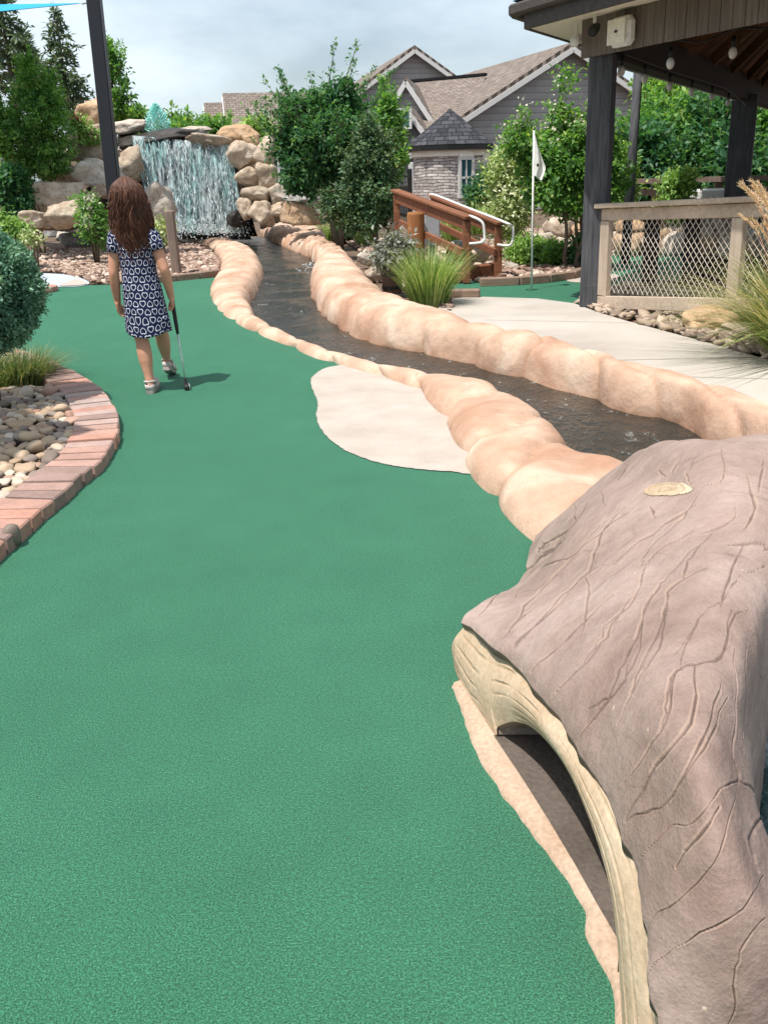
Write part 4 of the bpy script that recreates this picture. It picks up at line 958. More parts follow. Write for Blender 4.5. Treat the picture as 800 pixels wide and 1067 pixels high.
# cut face: between the rim and the tunnel arch
topc = S[0] + np.array([0.022, .002, -0.012])
bot_px = [(474, 690), (480, 728), (500, 750), (516, 766), (519, 757), (538, 752), (561, 764), (592, 803), (618, 862), (636, 922), (643, 976), (645, 1010), (648, 1070), (652, 1170)]
par_v = [0.0, 0.03, 0.065, 0.10, 0.125, 0.17, 0.25, 0.40, 0.56, 0.68, 0.77, 0.82, 0.90, 1.0]
inset = 0.018
Bp = [PL(x, y, n_pl, c_pl + inset) for x, y in bot_px]
Bs = np.array(smooth_poly(Bp, 8)); pvs = np.interp(np.linspace(0, len(par_v) - 1, len(Bs)), range(len(par_v)), par_v)
botc = np.stack([np.interp(vv, pvs, Bs[:, k]) for k in range(3)], 1); botc[:, 2] = np.maximum(botc[:, 2], -0.02)
KF = 70; sf = np.linspace(0, 1, KF)[:, None, None]
FA = topc[None] * (1 - sf) + botc[None] * sf
bul = np.sin(np.pi * sf) * 0.022; FA[:, :, 0] -= bul[:, :, 0]
fl = FA.reshape(-1, 3)
rings = np.sin((1 - np.repeat(sf.ravel(), NV)) ** 0.8 * 40 + 2.6 * vfract(fl * [0, 2.6, 2.6] + [0.2, 0, 0], 3))
msk = vnoise(fl * [0, 9, 9] + [4, 0, 0])
ringm = np.clip(rings - 0.80, 0, 1) * 5 * np.clip(msk * 2 + 0.45, 0, 1)
FA[:, :, 0] += (0.0035 * np.clip(ringm, 0, 1)).reshape(KF, NV)
ii, jj = np.meshgrid(np.arange(KF - 1), np.arange(NV - 1), indexing='ij'); a = (ii * NV + jj).ravel(); q = np.stack([a, a + 1, a + NV + 1, a + NV], 1)
mesh_np('cut_face', FA.reshape(-1, 3), q.ravel(), np.full(len(q), 4), MT['cut'], stump, True, None, {'crack': np.clip(ringm, 0, 1) * 0.5})
# tunnel lining: from the arch inwards
arch = Bs[(pvs >= 0.10) & (pvs <= 0.77)]
inw = np.array([0.98, 0.18, 0.0]); rr = []
arch = np.concatenate([[arch[0] * [1, 1, 0] + [0, 0, -.04]], arch, [arch[-1] * [1, 1, 0] + [0, 0, -.04]]]); cen = arch.mean(0); cen[2] = 0.0
rr.append(arch.copy() + [0.003, 0, 0.002]); rr.append((arch - cen) * 1.0 + cen + inw * 0.004)
for k in range(1, 9):
    a2 = cen + (arch - cen) * (1.0 - 0.012 * k) + inw * 0.017 * k; rr.append(a2)
mb = MB(); mb.loft([[p for p in x] for x in rr], False, None, False); e = rr[-1]
mb.add(list(e), [tuple(range(len(e)))])
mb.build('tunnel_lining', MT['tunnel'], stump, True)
# collar round the arch

# cement apron (floor of the tunnel reaching out to the turf)
ap = [(470, 716), (480, 740), (490, 770), (512, 812), (540, 852), (568, 887), (592, 918), (607, 950), (613, 982), (632, 1018), (640, 1052), (643, 1100), (646, 1180)]
AO = np.array(smooth_poly([G(*p, 0.0) for p in ap], 8)); jitter = vnoise(AO * 22); AO[:, 0] += jitter * 0.006
rows = [AO, AO + [0.006, 0, 0.012], AO + [0.03, 0.005, 0.017], AO + [0.06, 0.01, 0.016], AO + [0.16, 0.03, 0.010]]
mb = MB(); mb.loft([[p for p in x] for x in rows], False, None, False); o = mb.build('apron', MT['ledge'], stump, True)
if sum(p.normal.z for p in o.data.polygons) < 0: o.data.flip_normals()
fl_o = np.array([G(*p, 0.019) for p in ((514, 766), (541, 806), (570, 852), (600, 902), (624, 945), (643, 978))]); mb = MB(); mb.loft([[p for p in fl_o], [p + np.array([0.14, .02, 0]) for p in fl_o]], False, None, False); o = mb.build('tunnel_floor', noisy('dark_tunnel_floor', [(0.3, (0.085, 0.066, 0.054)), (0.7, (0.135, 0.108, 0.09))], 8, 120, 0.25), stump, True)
if sum(p.normal.z for p in o.data.polygons) < 0: o.data.flip_normals()
# small cement shoulder where the bark meets the turf behind the tip
pboulder(546, 600, 26, 26, G(546, 606)[1] + .04, '', MT['ledge'], 5, dep=0.14) if False else None
# knot
kk = (((pp[:, 0] - 695) / 25.5) ** 2 + ((pp[:, 1] - 511) / 7.8) ** 2 + 0.25 * wobble).reshape(NU, NV); sel = kk < 1
fs = (sel[:-1, :-1] & sel[1:, :-1] & sel[1:, 1:] & sel[:-1, 1:]); ai = (ii_ := None)
ii, jj = np.meshgrid(np.arange(NU - 1), np.arange(NV - 1), indexing='ij'); a = (ii * NV + jj)[fs]; q = np.stack([a, a + NV, a + NV + 1, a + 1], 1)
used = np.unique(q); remap = -np.ones(NU * NV, int); remap[used] = np.arange(len(used)); kf = kk.ravel()[used]
kv = (S2 + NRM * 0.0018).reshape(-1, 3)[used] + NRM.reshape(-1, 3)[used] * (0.0008 * np.cos(kf * 9))[:, None]
ko = mesh_np('knot', kv, remap[q].ravel(), np.full(len(q), 4), MT['cut'], stump, True, None, {'crack': np.clip(np.sin(kf * 14) - 0.3, 0, 1) * 0.6})
if sum(p.normal.z for p in ko.data.polygons) < 0: ko.data.flip_normals()
# ================================================================== WATERFALL AND ITS ROCKS
YW = 16.4
rk = MT['rock']; rp = MT['rock_pale']; ro = MT['rock_orange']; rg = MT['rock_grey']; rd = MT['rock_dark']
# wet rock face behind the curtain
wl, wr = PY(128, 140, YW + .35), PY(238, 150, YW + .5); bl_, br_ = PY(150, 250, YW + .1), PY(262, 250, YW + .2)
n1, n2 = 70, 60; s, t_ = np.meshgrid(np.linspace(0, 1, n1), np.linspace(0, 1, n2), indexing='ij')
P = (wl * (1 - s)[..., None] + wr * s[..., None]) * (1 - t_)[..., None] + (bl_ * (1 - s)[..., None] + br_ * s[..., None]) * t_[..., None]
fl = P.reshape(-1, 3); dz = vfract(fl * 1.6, 4) * 0.22 + np.abs(vnoise(fl * [2.5, 1, 4])) * -0.12
P[:, :, 1] += dz.reshape(n1, n2) + 0.35 * np.sin(np.pi * s) * 0.6
back = P + np.array([0, 0.9, 0.0])
ii, jj = np.meshgrid(np.arange(n1 - 1), np.arange(n2 - 1), indexing='ij'); a = (ii * n2 + jj).ravel(); q = np.stack([a, a + 1, a + n2 + 1, a + n2], 1)
N_ = n1 * n2; top = np.array([[i * n2, (i + 1) * n2, (i + 1) * n2 + N_, i * n2 + N_] for i in range(n1 - 1)])
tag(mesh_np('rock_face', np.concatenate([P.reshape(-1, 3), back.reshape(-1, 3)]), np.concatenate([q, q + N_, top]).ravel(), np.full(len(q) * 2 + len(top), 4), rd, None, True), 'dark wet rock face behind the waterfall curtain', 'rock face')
pboulder(172, 143, 96, 17, YW + .25, 'thin dark stone slab forming the lip of the waterfall', rd, 61, dep=1.1, tilt=0.05)
pboulder(226, 149, 62, 17, YW + .1, 'brown ledge stone at the right end of the waterfall lip', rk, 62, dep=0.9, tilt=-0.1)
# boulders right of the fall (px centre, size, depth, label)
RBL = [
 (255, 161, 36, 27, 16.2, 'large rounded tan boulder just under the right end of the waterfall lip', rk, 1, 0.1),
 (277, 157, 23, 27, 16.1, 'tan boulder at the right top corner of the stack beside the waterfall', rk, 2, -0.15),
 (259, 184, 25, 19, 16.0, 'square tan block boulder in the middle of the stack beside the waterfall', rk, 3, 0.0),
 (279, 184, 20, 27, 15.9, 'upright brown block boulder on the right side of the stack beside the waterfall', rk, 4, 0.06),
 (267, 203.5, 28, 17, 15.8, 'flat pale tan boulder in the lower stack beside the waterfall', rk, 5, 0.0),
 (256, 217, 15, 22, 15.7, 'narrow brown boulder at the foot of the waterfall on its right side', rk, 6, 0.1),
 (273, 222, 26, 24, 15.6, 'grey tan boulder at the bottom of the stack beside the waterfall', rk, 7, -0.2),
 (290, 206, 24, 24, 15.8, 'pale grey wedge boulder leaning right of the waterfall stack', rp, 8, 0.45),
 (291, 217, 20, 13, 15.6, 'dark brown boulder in shade under the pale wedge boulder', rk, 9, 0.3),
 (248, 138, 42, 16, 16.5, 'orange tan capstone on top of the stack beside the waterfall', ro, 10, 0.08),
 (262, 146, 17, 10, 16.2, 'small yellowish stone wedged under the orange capstone', ro, 11, 0.0),
 (200, 136.5, 40, 9, 17.2, 'flat pale capstone behind the middle of the waterfall lip', rp, 12, 0.0),
 (318, 209, 46, 16, 15.6, 'flat greenish grey stone behind the orange boulder', rg, 13, 0.0),
 (314, 222, 44, 22, 14.6, 'large smooth orange boulder lying at the head of the far stream kerb', ro, 14, 0.0),
 (280, 170, 12, 8, 16.1, 'small chink stone between the upper boulders beside the waterfall', rk, 15, 0.0),
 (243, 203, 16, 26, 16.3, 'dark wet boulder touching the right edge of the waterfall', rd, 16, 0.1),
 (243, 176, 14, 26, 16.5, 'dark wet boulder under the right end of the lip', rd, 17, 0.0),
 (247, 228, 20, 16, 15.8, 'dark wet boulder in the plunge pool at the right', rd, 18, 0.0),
 # left of the fall
 (97, 118, 34, 27, 16.8, 'pinkish boulder topping the rock pile behind the black pole', ro, 21, 0.2),
 (102, 139, 34, 17, 16.4, 'brown boulder under the pinkish top boulder left of the black pole', rk, 22, -0.1),
 (99, 160, 50, 27, 16.0, 'long tan boulder sloping up toward the black pole', rk, 23, -0.25),
 (104, 181, 46, 26, 15.3, 'large light grey boulder just left of the black pole', rp, 24, -0.22),
 (134, 173, 32, 32, 15.9, 'brown boulder right of the black pole beside the waterfall', rk, 25, 0.2),
 (68, 184, 44, 20, 15.6, 'brown shaded boulder behind the slim tree trunks', rk, 26, -0.05),
 (54, 203, 64, 25, 14.8, 'big flat topped tan slab boulder behind the slim tree trunks', rk, 27, 0.02),
 (71, 224, 37, 25, 13.6, 'rounded tan boulder in front of the flat topped slab', rk, 28, 0.1),
 (36, 229, 28, 18, 13.9, 'square tan block boulder behind the left slim tree trunk', rk, 29, 0.0),
 (107, 199, 24, 15, 15.0, 'small tan boulder below the light grey boulder at the pole foot', rk, 30, 0.0),
 (134, 132, 36, 13, 16.7, 'pale boulder on the top left of the waterfall lip', rp, 31, 0.1),
 (157, 222, 52, 42, 14.6, 'large pale sloping boulder behind the girl at the left foot of the waterfall', rp, 32, 0.45),
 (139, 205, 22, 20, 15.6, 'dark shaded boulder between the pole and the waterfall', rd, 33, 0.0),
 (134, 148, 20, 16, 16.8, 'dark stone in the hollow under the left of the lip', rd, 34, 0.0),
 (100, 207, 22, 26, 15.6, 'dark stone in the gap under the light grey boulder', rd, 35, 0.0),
 (62, 239, 30, 14, 12.9, 'grey stone lying on the gravel right of the slim tree trunks', rg, 36, 0.2),
 (57, 235, 17, 15, 13.2, 'bluish grey stone beside the slim tree trunks', rg, 37, 0.4),
 (78, 250, 27, 18, 12.4, 'white grey stone on the gravel left of the girl', rg, 38, -0.1),
 (66, 247, 14, 11, 12.3, 'small white stone on the gravel near the slim tree trunks', rp, 39, 0.1),
 (80, 240, 12, 9, 12.7, 'small round white stone under the white flowers', rp, 40, 0.0),
 (93, 250, 18, 12, 12.6, 'grey stone on the gravel under the white flowering shrub', rg, 41, 0.0),
 (20, 236, 16, 10, 13.4, 'small pale stone among yellow plants at the left', rp, 42, 0.0),
 (22, 180, 30, 22, 17.4, 'shaded boulder half hidden behind the left tree crown', rk, 43, 0.0),
 (10, 168, 26, 14, 17.8, 'pale boulder at the far left behind the tree crown', rp, 44, 0.0),
 # right of the far kerb
 (382, 270, 17, 18, 12.0, 'pale angular stone beside the dark wooden planter', rp, 51, 0.3),
 (391, 284, 22, 18, 10.9, 'tan stone against the far kerb left of the wooden planter', rk, 52, 0.1),
 (376, 247, 16, 9, 13.4, 'pinkish stone behind the small green grass clumps', ro, 53, 0.0),
 (361, 242, 13, 8, 14.0, 'small pinkish stone under the dark evergreen tree', ro, 54, 0.0),
]
for (x, y, w, h, Yd, lab, m, sd, tl) in RBL:
    if sd in (36, 37, 38, 39, 40, 41, 42, 51, 52, 53, 54): Yd = G(x, y + h * .42)[1]
    pboulder(x, y, w * 1.1, h * 1.12, Yd, lab, m, 200 + sd, tilt=tl, soft=20, rough=0.06, planes=9)
# boulders filling the body of the rock pile out of sight behind
for i, (x, y, w, h, Yd) in enumerate([(90, 190, 90, 90, 17.6), (262, 190, 50, 80, 17.2), (60, 215, 80, 50, 16.4), (130, 195, 40, 80, 17.4), (285, 226, 34, 26, 16.2)]):
    pboulder(x, y, w, h, Yd, 'shaded core rock behind the piled boulders of the waterfall', rk, 300 + i, group='core rocks of the waterfall pile')
# falling water
r = np.random.default_rng(12); mb = MB(); N = 1900
Lt, Rt = PY(137, 141, YW - .25), PY(240, 150, YW - .15); Lb, Rb_ = PY(158, 243, YW - .75), PY(254, 243, YW - .6)
def fallpt(s, t_):
    top = Lt * (1 - s) + Rt * s; bot = Lb * (1 - s) + Rb_ * s
    p = top * (1 - t_) + bot * t_
    p = p + np.array([0.0, -0.18 * math.sqrt(max(t_, 0)) + 0.2 * t_, 0]); p[2] = top[2] + (bot[2] - top[2]) * (0.25 * t_ + 0.75 * t_ ** 1.25)
    return p
for i in range(N):
    s0 = r.random(); dens = 0.5 + 0.5 * math.sin(s0 * 21 + 1) * math.sin(s0 * 8.3)
    if r.random() > 0.10 + 0.9 * dens ** 1.6: continue
    t0 = r.random() ** 1.15 * 0.97; ln = r.uniform(0.03, 0.14) * (1 - 0.4 * t0); t1 = min(1, t0 + ln)
    w_ = r.uniform(0.002, 0.0065) * (0.7 + 0.6 * t0)
    sj = s0 + 0.03 * r.normal() * t0; drift = 0.012 * r.normal()
    pts = [fallpt(sj + drift * k + 0.004 * r.normal(), t0 + (t1 - t0) * k) + np.array([0, r.normal() * 0.03, 0]) for k in (0, 0.35, 0.7, 1)]
    cv = 0.5 * r.random() + (0.0 if r.random() < 0.2 + 0.5 * s0 + 0.3 * t0 else 0.55 * max(0.15, 1.05 - 1.2 * s0))
    mb.tube(pts, [w_ * 0.35, w_, w_ * 0.8, w_ * 0.2], 5, False, cv)
nS, nT = 60, 50; sv = []
for i in range(nS):
    for j in range(nT): sv.append(fallpt(i / (nS - 1), j / (nT - 1)) + np.array([0, 0.06 + .05 * math.sin(i * .9) + .03 * math.sin(i * 2.3 + j * .1), 0]))
ii, jj = np.meshgrid(np.arange(nS - 1), np.arange(nT - 1), indexing='ij'); a = (ii * nT + jj).ravel(); qs = np.stack([a, a + 1, a + nT + 1, a + nT], 1)
wf = thing('waterfall', 'wide waterfall of white and turquoise tinted strands pouring over the dark rock face', 'waterfall', tuple(Lb))
mesh_np('water_curtain', sv, qs.ravel(), np.full(len(qs), 4), MT['sheet'], wf, True); mb.build('water_strands', MT['fall'], wf, True)
# droplets and foam at the foot
v, f = ICO[1]; n = 800; s = r.random(n); c = np.array([fallpt(a, b) for a, b in zip(s, 1 - 0.12 * r.random(n) ** 2)]) + r.normal(0, 1, (n, 3)) * [0.10, 0.20, 0.05]
c[:, 2] = np.maximum(c[:, 2], WZ + 0.08); sz = r.uniform(0.004, 0.012, n)
V = c[:, None] + v[None] * sz[:, None, None]; loops = (f[None] + (np.arange(n) * len(v))[:, None, None]).ravel()
stuff(mesh_np('foam', V.reshape(-1, 3), loops, np.full(n * len(f), 3), MT['fall'], None, True, None, {'var': np.repeat(r.random(n) * 0.4, len(v))}), 'white foam and droplets at the foot of the waterfall', 'foam')
# small cascade in the stream
cs = [G(318, 280, 0.0), G(331, 268, 0.0)]; n = 120; tt = r.random(n); c = cs[0][None] * (1 - tt)[:, None] + cs[1][None] * tt[:, None] + r.normal(0, 1, (n, 3)) * [0.07, 0.10, 0.02]; c[:, 2] = WZ + 0.07 + np.abs(r.normal(0, 0.03, n))
sz = r.uniform(0.004, 0.012, n); V = c[:, None] + v[None] * sz[:, None, None] * [1.6, 1, .6]; loops = (f[None] + (np.arange(n) * len(v))[:, None, None]).ravel()
stuff(mesh_np('foam', V.reshape(-1, 3), loops, np.full(n * len(f), 3), MT['fall'], None, True, None, {'var': np.repeat(r.random(n) * 0.4, len(v))}), 'white bubbles where the stream drops over a small step', 'foam')
# turquoise fountain spray above the lip
b0 = PY(165, 138, 17.6); H = 27 / pxm(17.6, 2.6); mb = MB()
for i in range(1100):
    hh = r.random() ** 0.8; rad_ = (0.02 + 0.20 * (1 - (hh - 0.25) ** 2 * 1.4) * max(0.1, 1 - hh ** 3)) * math.sqrt(r.random()); an = r.uniform(0, 6.28)
    p = b0 + np.array([rad_ * math.cos(an), rad_ * math.sin(an), hh * H]); l = r.uniform(0.03, 0.12); w_ = r.uniform(0.004, 0.013)
    o_ = np.array([math.cos(an), math.sin(an), 0]) * l * 0.25
    mb.tube([p, p + o_ + [0, 0, l * .25], p + o_ * 1.5 + [0, 0, l * 0.3]], [w_ * .5, w_ * .8, w_ * .3], 5, False, r.random())
tag(mb.build('fountain', MT['spray'], None, True), 'turquoise dyed fountain jet spraying up behind the waterfall lip', 'fountain')
# boulders on the right: low wall behind the flag, steps by the handrails
r = np.random.default_rng(77); rows = [(560, 650, 274, 20, 12.2), (553, 660, 256, 22, 12.9), (566, 650, 240, 20, 13.5)]
for (x0, x1, yy, hh, Yd) in rows:
    x = x0
    while x < x1:
        w = r.uniform(20, 38); m = [rk, rp, rp, ro][int(r.integers(4))]
        pboulder(x + w / 2, yy + r.uniform(-3, 3), w * 1.12, hh * r.uniform(0.9, 1.2), Yd + r.uniform(-.1, .1), 'tan boulder in the low stacked stone bank behind the slim trunks right of the flag', m, int(r.integers(1e6)), tilt=r.uniform(-.15, .15), level=3, group='boulders of the low bank behind the flag'); x += w * 0.95
rows = [(642, 780, 236, 18, 12.6), (640, 780, 256, 26, 12.0), (660, 770, 246, 18, 12.3)]
for (x0, x1, yy, hh, Yd) in rows:
    x = x0
    while x < x1:
        w = r.uniform(20, 36); m = [rk, rp, ro][int(r.integers(3))]
        pboulder(x + w / 2, yy + r.uniform(-3, 3), w * 1.12, hh * r.uniform(0.9, 1.2), Yd + r.uniform(-.1, .1), 'tan boulder seen through the rope netting beyond the pavilion', m, int(r.integers(1e6)), tilt=r.uniform(-.15, .15), level=3, group='boulders seen through the netting'); x += w * 0.95
for i, (x, y, w, h, Yd, lab, m) in enumerate([
 (498, 266, 26, 18, 10.6, 'brown boulder between the two handrails under the white pipe', rk), (476, 258, 26, 16, 11.2, 'greenish grey boulder behind the near handrail', rg),
 (507, 281, 30, 16, 10.2, 'broad tan boulder at the foot of the steps between the handrail posts', rk), (462, 272, 24, 18, 10.4, 'tan boulder at the left of the timber steps', rk),
 (532, 279, 15, 12, 10.6, 'small pale boulder right of the far handrail post', rp), (490, 252, 20, 12, 11.6, 'small tan boulder high between the handrails', rk),
 (455, 248, 20, 12, 12.2, 'pale boulder behind the red post', rp), (500, 240, 26, 14, 12.6, 'tan boulder behind the far handrail', rk), (538, 262, 20, 14, 11.8, 'tan boulder behind the bright green bush', rk), (470, 292, 14, 10, 9.9, 'small tan stone at the bottom step beside the near handrail post', rk)]):
    pboulder(x, y, w, h, Yd, lab, m, 400 + i, level=3)
pboulder(742, 332, 66, 29, 6.3, 'flat sandstone boulder lying on river stones between the path and the tan railing', ro, 501, dep=0.45, tilt=0.08)
pboulder(778, 344, 50, 18, 6.0, 'small brown stone beside the flat sandstone boulder under the plumed grass', rk, 502, dep=0.3)
# ================================================================== BUILDINGS
def prism_wing(parent, A, d, ln, w, slope, zb, wall, roofm, over=0.28, th=0.12, trim=True):
    """gabled wing: A front ridge point, d horizontal ridge direction (away), w half width, slope rise/run"""
    A = np.asarray(A, float); d = np.array([d[0], d[1], 0.0]); d /= np.linalg.norm(d); s = np.array([d[1], -d[0], 0.0])
    ze = A[2] - w * slope; B = A + d * ln
    wa = A + [0, 0, -0.10]; L0 = A - s * w; R0 = A + s * w
    def P(b, sd, z): p = b + s * sd; return np.array([p[0], p[1], z])
    mb = MB()
    f = [P(A, -w, zb), P(A, w, zb), P(A, w, ze - .1), P(A, 0, A[2] - .1), P(A, -w, ze - .1)]; b = [p + d * ln for p in f]
    mb.add(f + b, [(0, 1, 2, 3, 4), (9, 8, 7, 6, 5), (0, 4, 9, 5), (1, 6, 7, 2)])
    mb.build('wall', wall, parent)
    mb = MB(); n_l = np.array([0, 0, 1.0])
    sl = math.hypot(1, slope)
    for sg in (-1, 1):
        p0 = A - d * over; p1 = B + d * over; e = s * sg * (w + over); dz = np.array([0, 0, -(w + over) * slope])
        q = [p0, p1, p1 + e + dz, p0 + e + dz]; lo = [p - [0, 0, th] for p in q]
        uv = [(0, 0), (ln + 2 * over, 0), (ln + 2 * over, (w + over) * sl), (0, (w + over) * sl)]
        mb.add(q + lo, [(0, 1, 2, 3), (7, 6, 5, 4), (0, 3, 7, 4), (1, 5, 6, 2), (2, 6, 7, 3)], uv + uv)
    mb.build('roof', roofm, parent)
    if trim:
        for sg in (-1, 1):
            mb = MB(); a = A - d * (over + 0.015) - [0, 0, th * 0.9]; e = a + s * sg * (w + over) - [0, 0, (w + over) * slope]
            mb.bar(a - [0, 0, .07], e - [0, 0, .05], 0.05, 0.12); mb.build('rake_board', MT['trim'], parent)
    return s, ze
hb = thing('house', 'large grey sided house with brown shingle gables and a round stone turret', 'house', (*PY(500, 180, 28)[:2], 0))
A1 = PY(592, 45, 27.0); d1 = np.array([-2.45, 9.0])
prism_wing(hb, A1, d1, 12, 4.3, 0.56, 0, MT['siding'], MT['shingle'])
A2 = PY(430, 48, 35.0); prism_wing(hb, A2, (-1.6, 9.0), 10, 3.4, 0.66, 0, MT['siding'], MT['shingle'])
# cross roof between the gables, its slope toward the camera
a, b = PY(424, 77, 31.5), PY(506, 88, 30.0); e0, e1 = PY(424, 139, 26.3), PY(486, 139, 26.3)
b[2] = a[2] = (a[2] + b[2]) / 2; e1[2] = e0[2]
mb = MB(); qv = [a, b, e1, e0]; mb.add(qv + [p - [0, 0, .12] for p in qv], [(0, 1, 2, 3), (7, 6, 5, 4), (0, 3, 7, 4), (3, 2, 6, 7)], [(0, 0), (4, 0), (4, 5), (0, 5)] * 2); mb.build('roof', MT['shingle'], hb)
mb = MB(); mb.bar(a + [0, 0, .03], b + [0, 0, .03], 0.16, 0.07); mb.build('ridge_cap', MT['shingle_dark'], hb)
mb = MB(); w0, w1 = e0 + [0, .4, 0], e1 + [0, .4, 0]
mb.add([np.array([w0[0], w0[1], 0]), np.array([w1[0], w1[1], 0]), w1 + [0, 0, .1], w0 + [0, 0, .1]], [(0, 1, 2, 3)]); mb.build('wall', MT['siding_dark'], hb)
mb = MB(); mb.bar(e0 + [0, -.03, -.1], e1 + [0, -.03, -.1], 0.06, 0.2); mb.build('eave_board', MT['trim'], hb)
for (px_, py_, Yd, w, sl, wallm) in ((423, 80, 27.6, .62, 1.5, MT['siding']), (425, 110, 25.7, .72, 1.35, MT['siding_dark'])):
    Ad = PY(px_, py_, Yd); dm = thing('x', 'x', 'x', (0, 0, 0)); bpy.data.objects.remove(dm)
    prism_wing(hb, Ad, (0.15, 1), 3.0, w, sl, Ad[2] - 1.9, wallm, MT['shingle'], 0.12, 0.08)
def window(parent, c, right, wdt, hgt, name='window', mull=True, arch=False):
    c = np.asarray(c, float); right = np.asarray(right, float) / np.linalg.norm(right); nrm = np.cross(right, [0, 0, 1.0])
    fr = MB(); t_ = 0.06
    for sx in (-1, 1): fr.box(c + right * sx * wdt / 2, (t_, 0.07, hgt + t_), (right, nrm, (0, 0, 1)))
    for sz in (-1, 1): fr.box(c + np.array([0, 0, sz * hgt / 2]), (wdt - t_, 0.07, t_), (right, nrm, (0, 0, 1)))
    if mull: fr.box(c, (wdt - t_, 0.05, 0.045), (right, nrm, (0, 0, 1))); fr.box(c, (0.03, 0.045, hgt - t_), (right, nrm, (0, 0, 1)))
    o = fr.build(name, MT['trim'], parent)
    loc = np.array(parent.location)
    g_ = MB(); g_.box(c - nrm * 0.0, (wdt - t_, 0.012, hgt - t_), (right, nrm, (0, 0, 1))); go = g_.build('pane', MT['glass'], parent); go.parent = o
    if arch:
        a_ = MB(); k = 12; prof = [c + right * (wdt / 2 + .02) * math.cos(i * math.pi / k) + np.array([0, 0, hgt / 2 + t_ / 2 + 0.004 + (wdt / 2) * math.sin(i * math.pi / k)]) for i in range(k + 1)]
        a_.loft([[p + nrm * 0.04 for p in prof], [p - nrm * 0.04 for p in prof]]); ao = a_.build('arch_panel', MT['cream'], parent); ao.parent = o
    return o
c = PY(413, 124, 25.45); window(hb, c, (1, -0.15, 0), 0.7, 0.42, mull=False)
# left wing with the white framed window
lw0, lw1 = PY(276, 170, 29.5), PY(350, 170, 29.0); zt = PY(300, 146, 29)[2]
mb = MB(); mb.box((lw0 + lw1) / 2 * [1, 1, 0] + [0, 1.5, zt / 2], (lw1[0] - lw0[0], 3.0, zt)); mb.build('wall', MT['siding_dark'], hb)
mb = MB(); qv = [lw0 * [1, 1, 0] + [-.3, -.35, zt - .05], lw1 * [1, 1, 0] + [.3, -.35, zt - .05], lw1 * [1, 1, 0] + [.3, 2.5, zt + 1.3], lw0 * [1, 1, 0] + [-.3, 2.5, zt + 1.3]]
mb.add(qv + [p + [0, 0, .1] for p in qv], [(0, 1, 2, 3), (4, 5, 6, 7), (0, 4, 5, 1), (1, 5, 6, 2), (0, 3, 7, 4)], [(0, 0), (3, 0), (3, 3), (0, 3)] * 2); mb.build('roof', MT['shingle'], hb)
window(hb, PY(299, 175, 28.9), (1, 0, 0), 0.46, 0.75); window(hb, PY(308, 166, 28.88), (1, 0, 0), 0.3, 0.5)
cb = PY(314, 203, 28.6)
mb = MB(); mb.tube([(cb[0], cb[1], 0), (cb[0], cb[1], zt - .1)], 0.07, 10); mb.build('column', MT['trim'], hb)
mb = MB(); sa, sb = PY(316, 190, 28.5), PY(350, 190, 28.5); hz = sa[2]
mb.add([np.array([sa[0], sa[1], 0]), np.array([sb[0], sb[1], 0]), np.array([sb[0], sb[1], hz]), np.array([sa[0], sa[1], hz])], [(0, 1, 2, 3)], [(0, 0), (1.3, 0), (1.3, hz), (0, hz)]); mb.build('stone_wall', MT['stone'], hb)
# turret
tcn = PY(469, 170, 22.5); tr = 39 / pxm(22.5, 1.5); z_e = PY(469, 152, 22.5 - tr)[2]; z_a = PY(467, 113, 22.5)[2]; tc0 = np.array([tcn[0], tcn[1], 0])
mb = MB(); k = 36; rings = []; uv = []
for z in (0, z_e):
    rings.append([tc0 + np.array([tr * math.cos(6.2832 * i / k), tr * math.sin(6.2832 * i / k), z]) for i in range(k + 1)]); uv += [(tr * 6.2832 * i / k, z) for i in range(k + 1)]
mb.loft(rings, False, uv, False); mb.build('turret_wall', MT['stone'], hb, True)
mb = MB(); k = 10; rr = tr + 0.17; vs = []; fs = []; uv = []
for i in range(k):
    a0, a1 = 6.2832 * (i + .3) / k, 6.2832 * (i + 1.3) / k; b = len(vs)
    vs += [tc0 + [rr * math.cos(a0), rr * math.sin(a0), z_e + .03], tc0 + [rr * math.cos(a1), rr * math.sin(a1), z_e + .03], tc0 + [0, 0, z_a]]
    w_ = 2 * rr * math.sin(math.pi / k); uv += [(i * 5, 0), (i * 5 + w_, 0), (i * 5 + w_ / 2, math.hypot(rr, z_a - z_e))]; fs.append((b, b + 1, b + 2))
mb.add(vs, fs, uv); mb.build('turret_roof', MT['shingle_dark'], hb)
mb = MB(); mb.loft([[tc0 + [q * math.cos(6.2832 * (i + .3) / k), q * math.sin(6.2832 * (i + .3) / k), z] for i in range(k)] for q, z in ((rr - .12, z_e - .08), (rr - .01, z_e - .08), (rr - .005, z_e + .025), (rr - .2, z_e + .03))], True); mb.build('turret_eave', MT['iron'], hb)
mb = MB(); k = 36; mb.loft([[tc0 + [q * math.cos(6.2832 * i / k), q * math.sin(6.2832 * i / k), z] for i in range(k)] for q, z in ((tr + .002, z_e - .20), (tr + .035, z_e - .20), (tr + .035, z_e - .06), (tr + .002, z_e - .06))], False); mb.build('turret_frieze', MT['cream'], hb, False)
for px_, py0, py1 in ((482, 165, 205), (504, 168, 192)):
    ang = math.asin(max(-.97, min(.97, (px_ - 469) / 39.0))); nv = np.array([math.sin(ang), -math.cos(ang), 0]); cpt = tc0 + nv * (tr + 0.01)
    z0, z1 = PY(px_, py1, cpt[1])[2], PY(px_, py0, cpt[1])[2]; cpt[2] = (z0 + z1) / 2
    window(hb, cpt, np.array([-nv[1], nv[0], 0]), 0.30, z1 - z0, arch=True)
